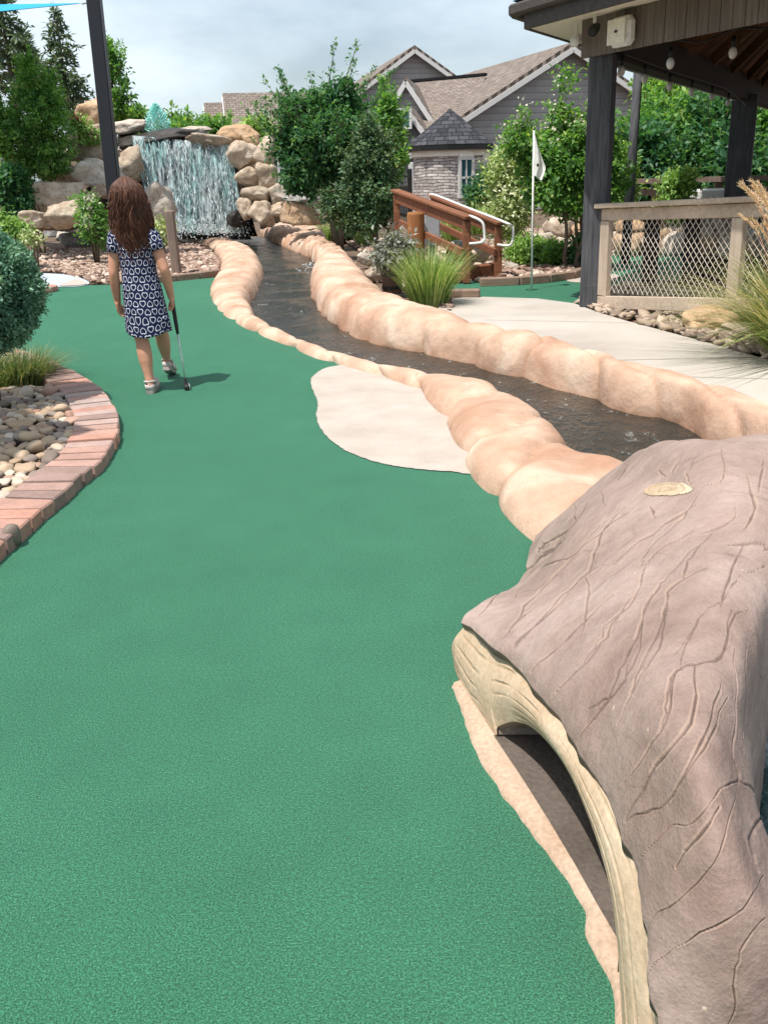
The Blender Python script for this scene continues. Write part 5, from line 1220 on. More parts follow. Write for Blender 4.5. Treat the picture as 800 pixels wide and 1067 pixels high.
# black iron gate by the turret
ig = thing('iron_gate', 'black iron gate with thin bars left of the stone turret', 'gate', (*PY(412, 205, 20.5)[:2], 0))
g0, g1 = PY(399, 190, 20.5), PY(427, 190, 20.2); zt_ = PY(410, 168, 20.5)[2]; g0[2] = g1[2] = 0
mb = MB()
for i in range(13):
    p = g0 + (g1 - g0) * i / 12; mb.tube([p, p + [0, 0, zt_ - 0.08 - .12 * i / 12]], 0.012, 5)
mb.build('bars', MT['iron'], ig)
mb = MB()
for z in (zt_ * .4, zt_ * .82): mb.bar(g0 + [0, 0, z], g1 + [0, 0, z - .08], 0.03, 0.04)
mb.build('rail', MT['iron'], ig)
for p, h in ((g0, zt_ + .15), (g1, zt_ - .15)):
    mb = MB(); mb.box(p + [0, 0, h / 2], (0.09, 0.09, h), None, 0.01); mb.build('post', MT['iron'], ig)
p = PY(428, 180, 20.9); mb = MB(); mb.box((p[0], p[1], p[2] / 2 + .1), (0.10, 0.1, p[2] + .2), None, .01); wp = mb.build('gate_post', MT['trim'], ig)
# far house at the left
fh = thing('house', 'small distant house with brown roof and pale gable ends behind the waterfall', 'house', (*PY(250, 120, 42)[:2], 0))
Af = PY(237, 97, 42.0); prism_wing(fh, Af, (1.0, 0.16), 7.5, 1.9, 0.75, 0, MT['trim'], MT['shingle'], 0.2, .1)
Af2 = PY(217.5, 107, 43.0); prism_wing(fh, Af2, (1.0, 0.16), 4.0, 1.5, 0.85, 0, MT['siding'], MT['shingle'], 0.2, .1)
Af3 = PY(292, 100, 40.5); prism_wing(fh, Af3, (0.2, 1.0), 3.0, 1.2, 0.7, 0, MT['trim'], MT['shingle'], 0.15, .1)
window(fh, PY(271, 146, 39.5) if False else PY(271, 128, 40.0), (1, 0, 0), 0.5, 0.7)
# ================================================================== PAVILION
fa = G(619, 320); fd = -ray(-63, 185); fd[2] = 0; fd /= np.linalg.norm(fd); pn = np.array([-fd[1], fd[0], 0])   # pn points away from the camera
UP = np.array([0, 0, 1.0])
pax, pay = np.array([.92, -.39, 0]), np.array([.39, .92, 0]); cpost = G(603, 320) + pax * 0.088 + pay * 0.088
sd_ = ray(974, 173); sd_[2] = 0; sd_ /= np.linalg.norm(sd_); rr_ = ray(770, 170)[:2]; tt_ = np.linalg.solve(np.array([[sd_[0], -rr_[0]], [sd_[1], -rr_[1]]]), -cpost[:2]); p2 = cpost + sd_ * tt_[0]; slen = tt_[0]; print('post2', p2, slen, 'fd', fd)
sn = np.array([sd_[1], -sd_[0], 0])  # sn points into the pavilion
pav = thing('pavilion', 'dark timber pavilion with boarded fascia and cream soffit at the upper right', 'pavilion', tuple(cpost))
ZB = PL(614, 60, pn, pn @ (cpost - pn * .10))[2]
for c_, zt_ in ((cpost, ZB + .02), (p2, ZB + .05), (p2 + sd_ * 3.5, ZB + .05), (cpost + fd * 6, ZB + .05)):
    pw = .30 if c_ is p2 else .176; mb = MB(); mb.box(c_ + UP * zt_ / 2, (pw, pw, zt_), (pax, pay, UP), 0.008); mb.build('post', MT['postwood'], pav)
# front fascia of vertical boards, dark beam behind
mb = MB(); o_ = cpost - pn * 0.105 - fd * 0.12; x = 0; r = np.random.default_rng(3); ZT = ZB + 0.26
while x < 4.8:
    mb.box(o_ + fd * (x + .051) + UP * (ZB + ZT) / 2 - pn * r.uniform(0, .004), (0.098, 0.022, ZT - ZB), (fd, pn, UP), 0.003); x += 0.1025
mb.build('fascia_boards', MT['fasciawood'], pav)
mb = MB(); mb.bar(cpost - fd * .1 + UP * (ZB + .155), cpost + fd * 6.3 + UP * (ZB + .155), 0.14, 0.24); mb.build('beam', MT['darkwood'], pav)
mb = MB(); a_ = cpost + sd_ * 0.16; e_ = cpost + sd_ * (slen + 4); mb.bar(a_ + UP * (ZB + .12), e_ + UP * (ZB + .12), 0.13, 0.26); mb.build('beam', MT['darkwood'], pav)
mb = MB(); mb.bar(a_ + UP * (ZB + .0) - sn * .08, e_ + UP * (ZB + .0) - sn * .08, 0.022, 0.035); mb.build('conduit', MT['utility'], pav)
# eaves
E = PY(550, 29, cpost[1] - 0.02); ez = E[2]
def line_x(p, d, q, e):
    A = np.array([[d[0], -e[0]], [d[1], -e[1]]]); t_ = np.linalg.solve(A, (q - p)[:2]); return p + d * t_[0]
Ef = E + fd * 5; El = E + sd_ * 9; zi = ZT - 0.005
ci = cpost - pn * 0.115 - fd * .12
mb = MB(); q = [E, Ef, np.array([*(ci + fd * 5)[:2], zi]), np.array([*ci[:2], zi])]; mb.add(q + [p + UP * .02 for p in q], [(0, 1, 2, 3), (7, 6, 5, 4)]); 
q = [E, np.array([*ci[:2], zi]), np.array([*(ci + sd_ * 8.5)[:2], zi]), El]; mb.add(q + [p + UP * .02 for p in q], [(0, 1, 2, 3), (7, 6, 5, 4)]); mb.build('soffit', MT['cream'], pav)
mb = MB()
out_f = -pn * 0.02; mb.bar(E - fd * .0 + UP * .04 + out_f, Ef + UP * .04 + out_f, 0.03, 0.10)
mb.bar(E + UP * .042 - fd * .02, El + UP * .042, 0.03, 0.098); mb.build('eave_board', MT['gutter'], pav)
mb = MB(); G0 = E - fd * .14 - pn * .05 + UP * .125; mb.bar(G0 - fd * .0, G0 + fd * 5, 0.08, 0.08, bev=.015); mb.bar(G0 + UP * .001 + sd_ * .05, G0 + sd_ * 9 + UP * .001, 0.08, 0.08, bev=.015); mb.build('gutter', MT['gutter'], pav)
# roof (blue metal) and boarded ceiling
apex = cpost + fd * 3.1 + sd_ * (slen + 2.5) * 0.5 + UP * (ZB + 2.0)
G1 = G0 + UP * .065; crn = [G1, G1 + fd * 5, G1 + fd * 5 + sd_ * 9, G1 + sd_ * 9]
mb = MB(); mb.add(crn + [apex + UP * .35], [(0, 1, 4), (1, 2, 4), (2, 3, 4), (3, 0, 4)]); mb.build('roof', MT['bluemetal'], pav)
ic = [cpost + UP * (ZB + .275), cpost + fd * 6.2 + UP * (ZB + .275), cpost + fd * 6.2 + sd_ * (slen + 4) + UP * (ZB + .275), cpost + sd_ * (slen + 4) + UP * (ZB + .275)]
mb = MB(); mb.add(ic + [apex], [(1, 0, 4), (2, 1, 4), (3, 2, 4), (0, 3, 4)]); mb.build('ceiling', MT['ceilwood'], pav)
for k in range(1, 9):
    a_ = ic[0] + (ic[3] - ic[0]) * k / 9; mb = MB(); mb.bar(a_ + sn * .1 - UP * .05, a_ + (apex - a_) * 0.93 - UP * .07, 0.045, 0.11); mb.build('rafter', MT['ceilwood'], pav)
for k in range(1, 7):
    a_ = ic[0] + (ic[1] - ic[0]) * k / 7; mb = MB(); mb.bar(a_ + pn * .12 - UP * .05, a_ + (apex - a_) * 0.93 - UP * .072, 0.045, 0.11); mb.build('rafter', MT['ceilwood'], pav)
# speaker, flood lights
pl_c = pn @ (cpost - pn * 0.12); c_ = PL(648, 33, pn, pl_c - 0.05)
spk = thing('loudspeaker', 'white rounded box loudspeaker mounted on the pavilion fascia', 'loudspeaker', tuple(c_))
mb = MB(); mb.box(c_, (0.225, 0.10, 0.185), (fd, pn, UP), 0.035); mb.build('casing', MT['white'], spk, False)
mb = MB(); mb.box(c_ - pn * .052, (0.195, 0.008, 0.155), (fd, pn, UP), 0.003); mb.build('grille', MT['cream'], spk)
mb = MB(); mb.box(c_ - pn * .058 - UP * .0 + fd * .005, (0.03, 0.004, 0.016), (fd, pn, UP)); mb.build('badge', MT['iron'], spk)
for (x, y, lab) in ((619, 30, 'small white camera hanging from the soffit beside the loudspeaker'), (600, 41, 'small white floodlight hanging from the soffit corner')):
    c_ = PL(x, y, pn, pl_c - 0.14 if x > 610 else pl_c - .08); cm = thing('soffit_camera' if x > 610 else 'floodlight', lab, 'camera' if x > 610 else 'floodlight', tuple(c_))
    mb = MB(); mb.tube([c_ + UP * .10, c_ + UP * .03], 0.012, 8); mb.build('bracket', MT['white'], cm)
    mb = MB(); dd = np.array([-.4, -.7, -.5]); dd /= np.linalg.norm(dd); mb.tube([c_ - dd * .05, c_ - dd * .03, c_ + dd * .03, c_ + dd * .055], [.022, .034, .036, .030], 12); mb.build('housing', MT['white'] if x < 610 else MT['iron'], cm, True)
# string lights
def lights(label, pts, cord_pts):
    t_ = thing('string_lights', label, 'lights', tuple(cord_pts[0])); mb = MB(); mb.tube(smooth_poly(cord_pts, 6), 0.006, 6); mb.build('cord', MT['iron'], t_, True)
    for p in pts:
        mb = MB(); mb.tube([p + UP * .10, p + UP * .04], [.014, .016], 8); so_ = mb.build('socket', MT['iron'], t_, True)
        v, f = ICO[2]; b = mesh_np('bulb', p + v * [.028, .028, .04], f.ravel(), [3] * len(f), MT['bulb'], t_, True)
q1 = [PY(x, y, Yd) for x, y, Yd in ((698, 66, 7.1), (763, 55, 6.9))]
lights('string of frosted globe bulbs hanging behind the front fascia of the pavilion', q1, [PY(640, 52, 7.4), q1[0] + UP * .14, (q1[0] + q1[1]) / 2 + UP * .10, q1[1] + UP * .14, PY(812, 30, 6.7)])
q2 = [PL(x, y, sn, sn @ cpost + .10) for x, y in ((647, 74), (671, 82), (697, 90), (720, 96), (741, 101), (758, 107))]
lights('string of small bulbs along the side beam of the pavilion', q2, [q2[0] + UP * .12] + [p + UP * .12 for p in q2[1:]] + [PL(776, 110, sn, sn @ cpost + .10)])
# ------------------------------------------------------------------ railing with rope netting
rl = thing('netted_railing', 'tan wooden railing panel with pale rope netting below the pavilion', 'railing', tuple(fa))
cpl = pn @ fa
def RP(px, py, off=0.0): return PL(px, py, pn, cpl + off)
tl, trr = RP(622.5, 212), RP(800, 203); bl2, br2 = RP(625, 230), RP(800, 221)
x_ = lambda p: (p - fa) @ fd
sl_top = (trr[2] - tl[2]) / (x_(trr) - x_(tl)); X1 = 2.2
zcap = lambda x: tl[2] + sl_top * (x - x_(tl)); zbt = lambda x: bl2[2] + sl_top * (x - x_(bl2))
at_ = lambda x, z, off=0.0: fa + fd * x + pn * off + UP * z
mb = MB(); mb.bar(at_(0.0, zcap(0) - .02, .05), at_(X1, zcap(X1) - .02, .05), 0.20, 0.036, bev=.006); mb.build('cap', MT['railwood'], rl)
hbd = (zcap(0) - .042) - zbt(0)
mb = MB(); mb.bar(at_(0.03, zcap(0.03) - .042 - hbd / 2, .022), at_(X1, zcap(X1) - .042 - hbd / 2, .022), 0.04, hbd, bev=.004); mb.build('top_board', MT['railwood'], rl)
zA_, zB_ = RP(622, 308.5), RP(756, 310.7); zA2, zB2 = RP(619, 320), RP(715, 326.5)
zb1f = lambda x: zA_[2] + (zB_[2] - zA_[2]) * (x - x_(zA_)) / (x_(zB_) - x_(zA_))
zb0f = lambda x: zA2[2] + (zB2[2] - zA2[2]) * (x - x_(zA2)) / (x_(zB2) - x_(zA2))
print('rail', zcap(0), zcap(1), zb1f(0), zb1f(1), zb0f(0), zb0f(1))
mb = MB(); hb2 = zb1f(.4) - zb0f(.4); mb.bar(at_(-0.02, zb1f(-.02) - hb2 / 2, .022), at_(X1, zb1f(X1) - hb2 / 2, .022), 0.042, hb2, bev=.004); mb.build('bottom_board', MT['railwood'], rl)
xs_p = [(x_(RP(622.5, 270)), x_(RP(632, 270))), (x_(RP(758, 270)), x_(RP(770, 270)))]; wpst = xs_p[1][1] - xs_p[1][0]
xs_p.append((xs_p[1][0] + .75, xs_p[1][1] + .75))
for a_, b_ in xs_p:
    z1 = zbt((a_ + b_) / 2) - .003; zb1 = zb1f((a_ + b_) / 2) + .002; mb = MB(); mb.box(at_((a_ + b_) / 2, (zb1 + z1) / 2, .025), (b_ - a_, 0.05, z1 - zb1 - .002), (fd, pn, UP), 0.004); mb.build('rail_post', MT['railpost'], rl)
r = np.random.default_rng(9)
for (xa, xb) in ((xs_p[0][1], xs_p[1][0]), (xs_p[1][1], xs_p[2][0])):
    mb = MB(); z0 = zb1f((xa + xb) / 2); z1 = zbt((xa + xb) / 2); sp = 0.056; H = z1 - z0; Wd = xb - xa; asp = 1.12
    for sg in (1, -1):
        k = -int(H / sp) - 2
        while k * sp < Wd + H:
            # line x = k*sp + sg*(z-z0)/asp
            pts = []
            for j in range(13):
                z = z0 + H * j / 12; x = xa + k * sp * 1.0 + (sg * (z - z0) / asp if sg > 0 else -(z - z0) / asp + H / asp)
                pts.append((x + 0.004 * math.sin(z * 19 + k), z))
            seg = [p for p in pts if xa <= p[0] <= xb]
            if len(seg) >= 2: mb.tube([at_(x, z + sl_top * (x - (xa + xb) / 2), .03 + .003 * sg) for x, z in seg], 0.0021, 5, False)
            k += 1
    mb.build('netting', MT['rope'], rl, True)
# dark picnic table behind the netting
tb = thing('picnic_table', 'dark wooden table with thick legs behind the rope netting', 'table', (*PY(700, 280, 8.7)[:2], 0))
c0, c1 = PY(677, 270, 8.6), PY(719, 270, 8.45)
for c_ in (c0, c1):
    mb = MB(); mb.box((c_[0], c_[1], 0.31), (0.125, 0.12, 0.62), (pax, pay, UP), .008); mb.build('leg', MT['darkwood'], tb)
m_ = (c0 + c1) / 2; mb = MB(); mb.box((m_[0] + .3, m_[1] - .1, 0.65), (1.6, 0.6, 0.05), (pax, pay, UP), .006); mb.build('table_top', MT['darkwood'], tb)
mb = MB(); mb.box((m_[0] + .75, m_[1] + .0, 0.22), (1.1, 0.30, 0.05), (pax, pay, UP), .006); mb.build('floor_shade_slab', MT['darkwood'], tb)  # dark slab added in place of the floor shade behind the netting
mb = MB(); mb.box((m_[0] + .75, m_[1] + .06, 0.095), (1.0, 0.2, 0.19), (pax, pay, UP), .006); mb.build('floor_shade_block', MT['darkwood'], tb)  # dark block below it, also standing in for floor shade
mb = MB(); a_, b_ = PY(664, 82, 11.2), PY(652, 250, 11.0); b_ = np.array([b_[0], b_[1], 0]); mb.tube([b_, a_ + (a_ - b_) * .25], [0.055, 0.05], 12); tag(mb.build('post', MT['postwood'], None, True), 'slim dark leaning post standing between the pavilion posts', 'post')
# far rail fence and white box
ff = thing('rail_fence', 'weathered rail fence with flat top in front of the far hedge', 'fence', (*PY(710, 200, 15)[:2], 0)); a_, b_ = PY(640, 189, 15.2), PY(840, 190, 14.4)
a_ = np.array([*a_[:2], PY(660, 189, 15.1)[2]]); b_[2] = a_[2]
mb = MB(); mb.bar(a_, b_, .22, .07); mb.build('top_rail', MT['greystake'], ff)
mb = MB(); mb.bar(a_ - UP * .16 + [0, .02, 0], b_ - UP * .16 + [0, .02, 0], .05, .09); mb.build('rail', MT['greystake'], ff)
for k in range(6):
    p = a_ + (b_ - a_) * (k + .4) / 6 + [0, .1, 0]; mb = MB(); mb.box((p[0], p[1], (p[2] - .04) / 2), (.09, .09, p[2] - .04)); mb.build('fence_post', MT['greystake'], ff)
c_ = PY(740, 197, 13.6); mb = MB(); mb.box((c_[0], c_[1], c_[2] / 2), (0.46, 0.4, c_[2] + .0 if c_[2] > .5 else 1.0), None, .02)
for k in range(6): mb.box((c_[0] - .2 + k * .08, c_[1] - .205, c_[2] * .6), (.02, .012, c_[2] * .6))
tag(mb.build('utility_box', MT['white']), 'white ribbed box standing by the far rail fence', 'box')
# ================================================================== TREES AND PLANTS
def K(Yd, z=1.2): return pxm(Yd, z)
def ell(px, py, rx, ry, Yd, base, dep=None):
    c = PY(px, py, Yd); k = K(Yd, c[2]); return (c[0] - base[0], c[1] - base[1], c[2] - base[2], rx / k, (dep if dep else rx) / k, ry / k)
# left crape myrtle (slim trunks)
b = G(45, 266); Yb = b[1]
tree('crape_myrtle', 'slim three trunked tree with dense green crown at the left behind the round bush', b,
     [(-0.04, 0, 1.15, -.30, .05), (0.0, 0.02, 1.2, -.14, 0), (0.05, -.02, 1.2, .02, 0)],
     [ell(38, 122, 30, 28, Yb, b), ell(30, 82, 14, 22, Yb, b), ell(20, 150, 32, 24, Yb, b), ell(58, 146, 16, 26, Yb, b), ell(50, 98, 14, 20, Yb, b), ell(-12, 130, 26, 36, Yb, b), ell(45, 168, 26, 15, Yb, b)],
     430, 46, 0.062, 0.062, L['crape'], 41, sprig=34, sprig_len=.26, tr_r=.022)
# conifers behind
def conifer(label, px, py_top, py_bot, wpx, Yd, seed, nwh=26, dens=1.0, droop=.35):
    r = np.random.default_rng(seed); tp = PY(px, py_top, Yd); b = np.array([tp[0], tp[1], 0.0]); k = K(Yd, tp[2]); zb = PY(px, py_bot, Yd)[2]
    t_ = thing('conifer', label, 'tree', b); mb = MB(); mb.tube([b, b + [0, 0, tp[2] * .5], tp], [.10, .06, .008], 8); C = []; D = []; br = MB()
    W = wpx / k
    for i in range(nwh):
        f = i / (nwh - 1); z = tp[2] - 0.04 - (tp[2] - zb) * f ** 1.05; ln = W * (0.10 + 0.9 * f ** 0.85)
        for j in range(int(3 + 3 * f)):
            a = r.uniform(0, 6.28); l = ln * r.uniform(.6, 1.15); d = np.array([math.cos(a), math.sin(a), 0.0])
            pts = [tp * [1, 1, 0] + [0, 0, z]] + [tp * [1, 1, 0] + d * l * u + np.array([0, 0, z + (0.25 * u - droop * u * u * 1.3 + .18 * max(0, u - .75)) * l]) for u in (.35, .7, 1.0)]
            br.tube(pts, [.018, .012, .008, .003], 4, False)
            sp = np.array(smooth_poly(pts, 5)); n = int(34 * dens * (l / W + .3)); u = r.random(n) ** .7 * (len(sp) - 1.001); ii = u.astype(int); p = sp[ii] + (sp[ii + 1] - sp[ii]) * (u - ii)[:, None]
            C.append(p + r.normal(0, .025, (n, 3))); D.append(d * .55 + rand_unit(r, n) * .8 + [0, 0, -.25])
    mb.build('trunk', MT['bark_wood'], t_, True); br.build('branch', MT['bark_wood'], t_)
    C = np.concatenate(C); D = np.concatenate(D); n = len(C); leaf_mesh('crown', C, D, rand_unit(r, n) + [0, 0, .6], r.uniform(.07, .17, n), r.uniform(.025, .05, n), L['conifer'], t_, .45 + .25 * r.normal(size=n))
conifer('sparse drooping conifer rising behind the left tree', 58, 8, 125, 36, 20, 51)
conifer('dark conifer cut by the left edge of the picture', -4, -30, 90, 46, 19, 52, dens=1.2)
conifer('pale small conifer top between the left trees', 26, 34, 110, 24, 21, 53, 18)
b = np.array([*PY(121, 140, 21)[:2], 0]); 
tree('tree', 'slender loose leaved tree behind the black pole', b, [(0, 0, 2.9, 0, 0)], [ell(121, 66, 8, 20, 21, b), ell(122, 92, 13, 20, 21, b), ell(124, 115, 14, 14, 21, b)], 80, 24, .10, .07, L['crape'], 54, sprig=18, sprig_len=.4, shell=.2)
for i, (px_, py_, rx, ry, Yd, lab) in enumerate([(200, 134, 22, 9, 26, 'green bushy tree top behind the fountain jet'), (226, 134, 10, 7, 25, 'small green tree top left of the far house'), (266, 136, 12, 7, 24, 'green tree top in front of the far house'), (180, 132, 10, 9, 27, 'low green bush behind the waterfall lip'), (141, 123, 8, 8, 25, 'small distant bush just right of the black pole')]):
    b = np.array([*PY(px_, py_, Yd)[:2], 0]); tree('tree', lab, b, [(0, 0, PY(px_, py_, Yd)[2], 0, 0)], [ell(px_, py_ + 2, rx, ry, Yd, b), ell(px_ - rx * .3, py_ + 10, rx, ry, Yd, b)], 90, 26, .14, .12, L['crape'] if i != 2 else L['light'], 60 + i, sprig=10, sprig_len=.3)
# central maple-like tree and dark evergreen in front of it
b = np.array([*PY(350, 232, 14.6)[:2], 0])
tree('tree', 'broad green leafy tree with upright shoots in front of the grey house', b, [(0, 0, 1.5, -.15, 0), (.05, 0, 1.6, .2, .05)],
     [ell(342, 150, 36, 42, 14.6, b), ell(312, 125, 20, 28, 14.6, b), ell(370, 124, 20, 24, 14.6, b), ell(322, 180, 28, 22, 14.6, b), ell(346, 102, 20, 16, 14.6, b), ell(302, 148, 16, 20, 14.6, b)],
     350, 50, .080, .070, L['dark'], 71, sprig=64, sprig_len=.62, sprig_up=1.0, shell=.4)
b = np.array([*G(392, 242)[:2], 0]); Yb = 13.0; b[1] = Yb; b[0] = PY(392, 240, Yb)[0]
tree('evergreen', 'dense dark evergreen with layered fans in front of the broad leafy tree', b, [(0, 0, 1.0, 0, 0)],
     [ell(384, 140, 11, 26, Yb, b), ell(384, 172, 24, 30, Yb, b), ell(386, 205, 30, 26, Yb, b), ell(376, 225, 28, 14, Yb, b), ell(355, 212, 20, 12, Yb, b)],
     420, 50, .05, .05, L['cypress'], 72, sprig=60, sprig_len=.28, sprig_up=-.1, shell=.5, limbs=5)
b = np.array([*PY(410, 225, 13.8)[:2], 0])
tree('tree', 'light green small tree beside the black gate', b, [(0, 0, 1.6, 0, 0)], [ell(404, 118, 6, 14, 13.8, b), ell(408, 142, 8, 18, 13.8, b), ell(412, 165, 8, 12, 13.8, b)], 70, 30, .08, .06, L['crape'], 73, sprig=20, sprig_len=.3, shell=.3)
b = np.array([*PY(307, 205, 26)[:2], 0])
tree('evergreen', 'narrow dark green column evergreen in front of the white framed window', b, [(0, 0, 1.0, 0, 0)], [ell(307, 180, 4, 14, 26, b), ell(307, 196, 6.5, 14, 26, b)], 130, 30, .09, .06, L['dark'], 74, shell=.3)
# right crape myrtle with pale blossom tops
def blossoms(t_, r, E, cc):
    top = cc[(cc[:, 2] > np.quantile(cc[:, 2], .72)) | (cc[:, 0] < np.quantile(cc[:, 0], .07))]; n = 30; c = top[r.integers(len(top), size=n)]; per = 34
    C = np.repeat(c, per, 0) + r.normal(size=(n * per, 3)) * [.055, .055, .09] + [0, 0, .05]
    leaf_mesh('blossom', C, rand_unit(r, n * per), rand_unit(r, n * per), r.uniform(.02, .045, n * per), r.uniform(.018, .03, n * per), MT['petal'], t_, r.random(n * per))
b = G(597, 281); Yb = b[1]
tree('crape_myrtle', 'large multi trunked tree with pale blossom tops right of the flag', b, [(-.07, 0, 1.0, -.12, 0), (.0, .02, 1.05, .05, 0), (.06, -.02, 1.0, .22, 0), (.02, 0, 1.0, .12, .1)],
     [ell(592, 152, 30, 18, Yb, b), ell(585, 130, 12, 11, Yb, b), ell(586, 98, 5, 24, Yb, b), ell(549, 116, 5, 14, Yb, b), ell(610, 185, 38, 28, Yb, b), ell(578, 185, 34, 26, Yb, b), ell(618, 152, 22, 30, Yb, b), ell(595, 208, 30, 13, Yb, b), ell(545, 148, 17, 17, Yb, b)],
     500, 44, .060, .058, L['crape'], 81, sprig=34, sprig_len=.22, tr_r=.024, extra=blossoms)
b = np.array([*PY(534, 235, 11.8)[:2], 0])
shrub('shrub', 'tall yellow green shrub with cream flowers left of the flag pole', b, [ell(530, 190, 22, 28, 11.8, b), ell(528, 225, 22, 24, 11.8, b), ell(540, 160, 18, 18, 11.8, b)], 240, 34, .055, .06, L['variegated'], 82, sprig=26, sprig_len=.2)
b = np.array([*PY(503, 215, 15.5)[:2], 0])
shrub('shrub', 'dark green bush in front of the stone turret', b, [ell(503, 203, 14, 16, 15.5, b), ell(512, 190, 10, 12, 15.5, b)], 110, 34, .07, .07, L['dark'], 83)
b = G(556, 276)
shrub('shrub', 'bright green leafy bush at the mulch bed below the flag', b, [ell(548, 263, 22, 13, b[1], b), ell(566, 264, 18, 12, b[1], b)], 150, 34, .05, .05, L['light'], 84)
b = G(583, 279)
shrub('shrub', 'low green plant left of the slim right trunks', b, [ell(578, 266, 10, 11, b[1], b)], 50, 30, .05, .04, L['crape'], 85)
b = G(612, 279)
shrub('shrub', 'dark round bush behind the pavilion corner post', b, [ell(612, 260, 16, 17, b[1], b)], 120, 34, .05, .05, L['dark'], 86)
b = np.array([*PY(706, 230, 12.4)[:2], 0])
shrub('shrub', 'light green bush rising behind the tan railing', b, [ell(706, 194, 15, 13, 12.4, b), ell(704, 215, 14, 16, 12.4, b)], 150, 34, .06, .055, L['light'], 87)
b = np.array([*PY(652, 230, 13)[:2], 0])
shrub('shrub', 'light green leafy shrub behind the pavilion corner post', b, [ell(645, 175, 14, 22, 13, b), ell(650, 205, 12, 20, 13, b)], 90, 34, .07, .06, L['light'], 88)
# hedge trees at the far right
for i, (px_, py_, rx, ry, Yd, lab, lm) in enumerate([
 (690, 145, 38, 44, 19.5, 'dense green tree between the two pavilion posts', 'crape'), (742, 150, 36, 42, 19.0, 'dense dark green tree beside the second pavilion post', 'dark'),
 (672, 165, 26, 34, 18.5, 'dark green tree behind the leaning post', 'dark'), (800, 150, 34, 48, 18.8, 'green tree cut by the right edge beyond the pavilion', 'crape'), (720, 118, 26, 30, 21, 'taller light tree top under the string lights', 'light'), (684, 112, 8, 20, 21, 'thin leaved tree top beside the leaning post', 'light'), (768, 175, 22, 24, 18.0, 'dark bushy tree behind the white ribbed box', 'dark')]):
    b = np.array([*PY(px_, py_, Yd)[:2], 0])
    tree('tree', lab, b, [(0, 0, PY(px_, py_, Yd)[2], 0, 0), (.1, 0, PY(px_, py_, Yd)[2], .3, 0)], [ell(px_, py_, rx, ry, Yd, b), ell(px_ + rx * .4, py_ + ry * .4, rx * .8, ry * .7, Yd, b), ell(px_ - rx * .4, py_ + ry * .3, rx * .8, ry * .7, Yd, b), ell(px_, py_ + ry * .8, rx, ry * .5, Yd, b)],
         250, 44, .14, .13, L[lm], 90 + i, sprig=30, sprig_len=.6, shell=.4, sprig_up=.9)
# plants on the left
def flowers(mat, n, s=.05):
    def go(t_, r, E, cc):
        c = cc[r.integers(len(cc), size=n)]; per = 26; C = np.repeat(c, per, 0) + r.normal(size=(n * per, 3)) * s * .55 + [0, -.03, .03]
        leaf_mesh('blossom', C, rand_unit(r, n * per), rand_unit(r, n * per), r.uniform(.03, .05, n * per), r.uniform(.03, .045, n * per), mat, t_, r.random(n * per))
    return go
b = np.array([*PY(98, 245, 13.0)[:2], 0])
shrub('shrub', 'white flowering shrub among the boulders left of the girl', b, [ell(96, 225, 14, 16, 13.0, b), ell(102, 243, 12, 10, 13.0, b), ell(90, 210, 8, 8, 13.0, b)], 95, 30, .06, .05, L['crape'], 111, extra=flowers(MT['petal'], 20, .07), cat='flowering shrub')
b = np.array([*PY(82, 130, 15.6)[:2], 0]); 
shrub('shrub', 'pink flowering plant on the rocks beside the left tree crown', (b[0], b[1], 1.6), [ell(84, 130, 8, 9, 15.6, (b[0], b[1], 1.6)), ell(92, 142, 10, 8, 15.6, (b[0], b[1], 1.6))], 50, 26, .06, .05, L['light'], 112, extra=flowers(MT['pinkpetal'], 7, .06), cat='flowering plant', stems=4)
b = np.array([*PY(10, 245, 12.6)[:2], 0])
shrub('shrub', 'low yellow green plants at the left edge above the round bush', b, [ell(10, 238, 18, 9, 12.6, b), ell(-6, 232, 14, 12, 12.6, b)], 90, 30, .06, .05, L['light'], 113)
b = np.array([*PY(16, 215, 14.5)[:2], 0])
shrub('evergreen', 'weeping blue green evergreen behind the slim tree trunks', b, [ell(18, 205, 12, 26, 14.5, b), ell(10, 195, 12, 18, 14.5, b)], 140, 34, .09, .06, L['dark'], 114, cat='tree')
b = np.array([*PY(35, 255, 12.4)[:2], 0])
shrub('shrub', 'small sparse plant on the gravel beside the slim tree trunks', b, [ell(32, 250, 8, 7, 12.4, b)], 26, 20, .05, .04, L['variegated'], 115)
b = np.array([*PY(168, 252, 11.6)[:2], 0])
shrub('shrub', 'wispy plant beside the weathered stake', b, [ell(167, 240, 6, 12, 11.6, b)], 30, 18, .05, .05, L['variegated'], 116)
# grasses along the stream
grass_clump('large round green grass clump at the end of the concrete path', (*G(447, 317)[:2], -.01), 1250, .53, .30, .0075, L['grass'], 121, .46, .6)
grass_clump('small bright green grass clump beside the orange boulder', (*G(343, 252)[:2], 0), 340, .42, .22, .010, L['grass'], 122, .6, .6)
grass_clump('small green grass clump under the dark evergreen', (*G(381, 257)[:2], 0), 340, .42, .22, .010, L['grass'], 123, .55, .5)
grass_clump('green grass growing between the handrails', (*PY(497, 250, 11.4)[:2], .35), 260, .42, .2, .010, L['grass'], 124, .6, .6)
grass_clump('green grass tuft behind the near handrail', (*PY(470, 250, 11.8)[:2], .25), 260, .45, .2, .010, L['grass'], 125, .6, .6)
b = G(360, 252)
shrub('shrub', 'low dark spreading plant at the foot of the evergreen', b, [ell(360, 240, 16, 9, b[1] , b)], 70, 30, .045, .045, L['cypress'], 126)
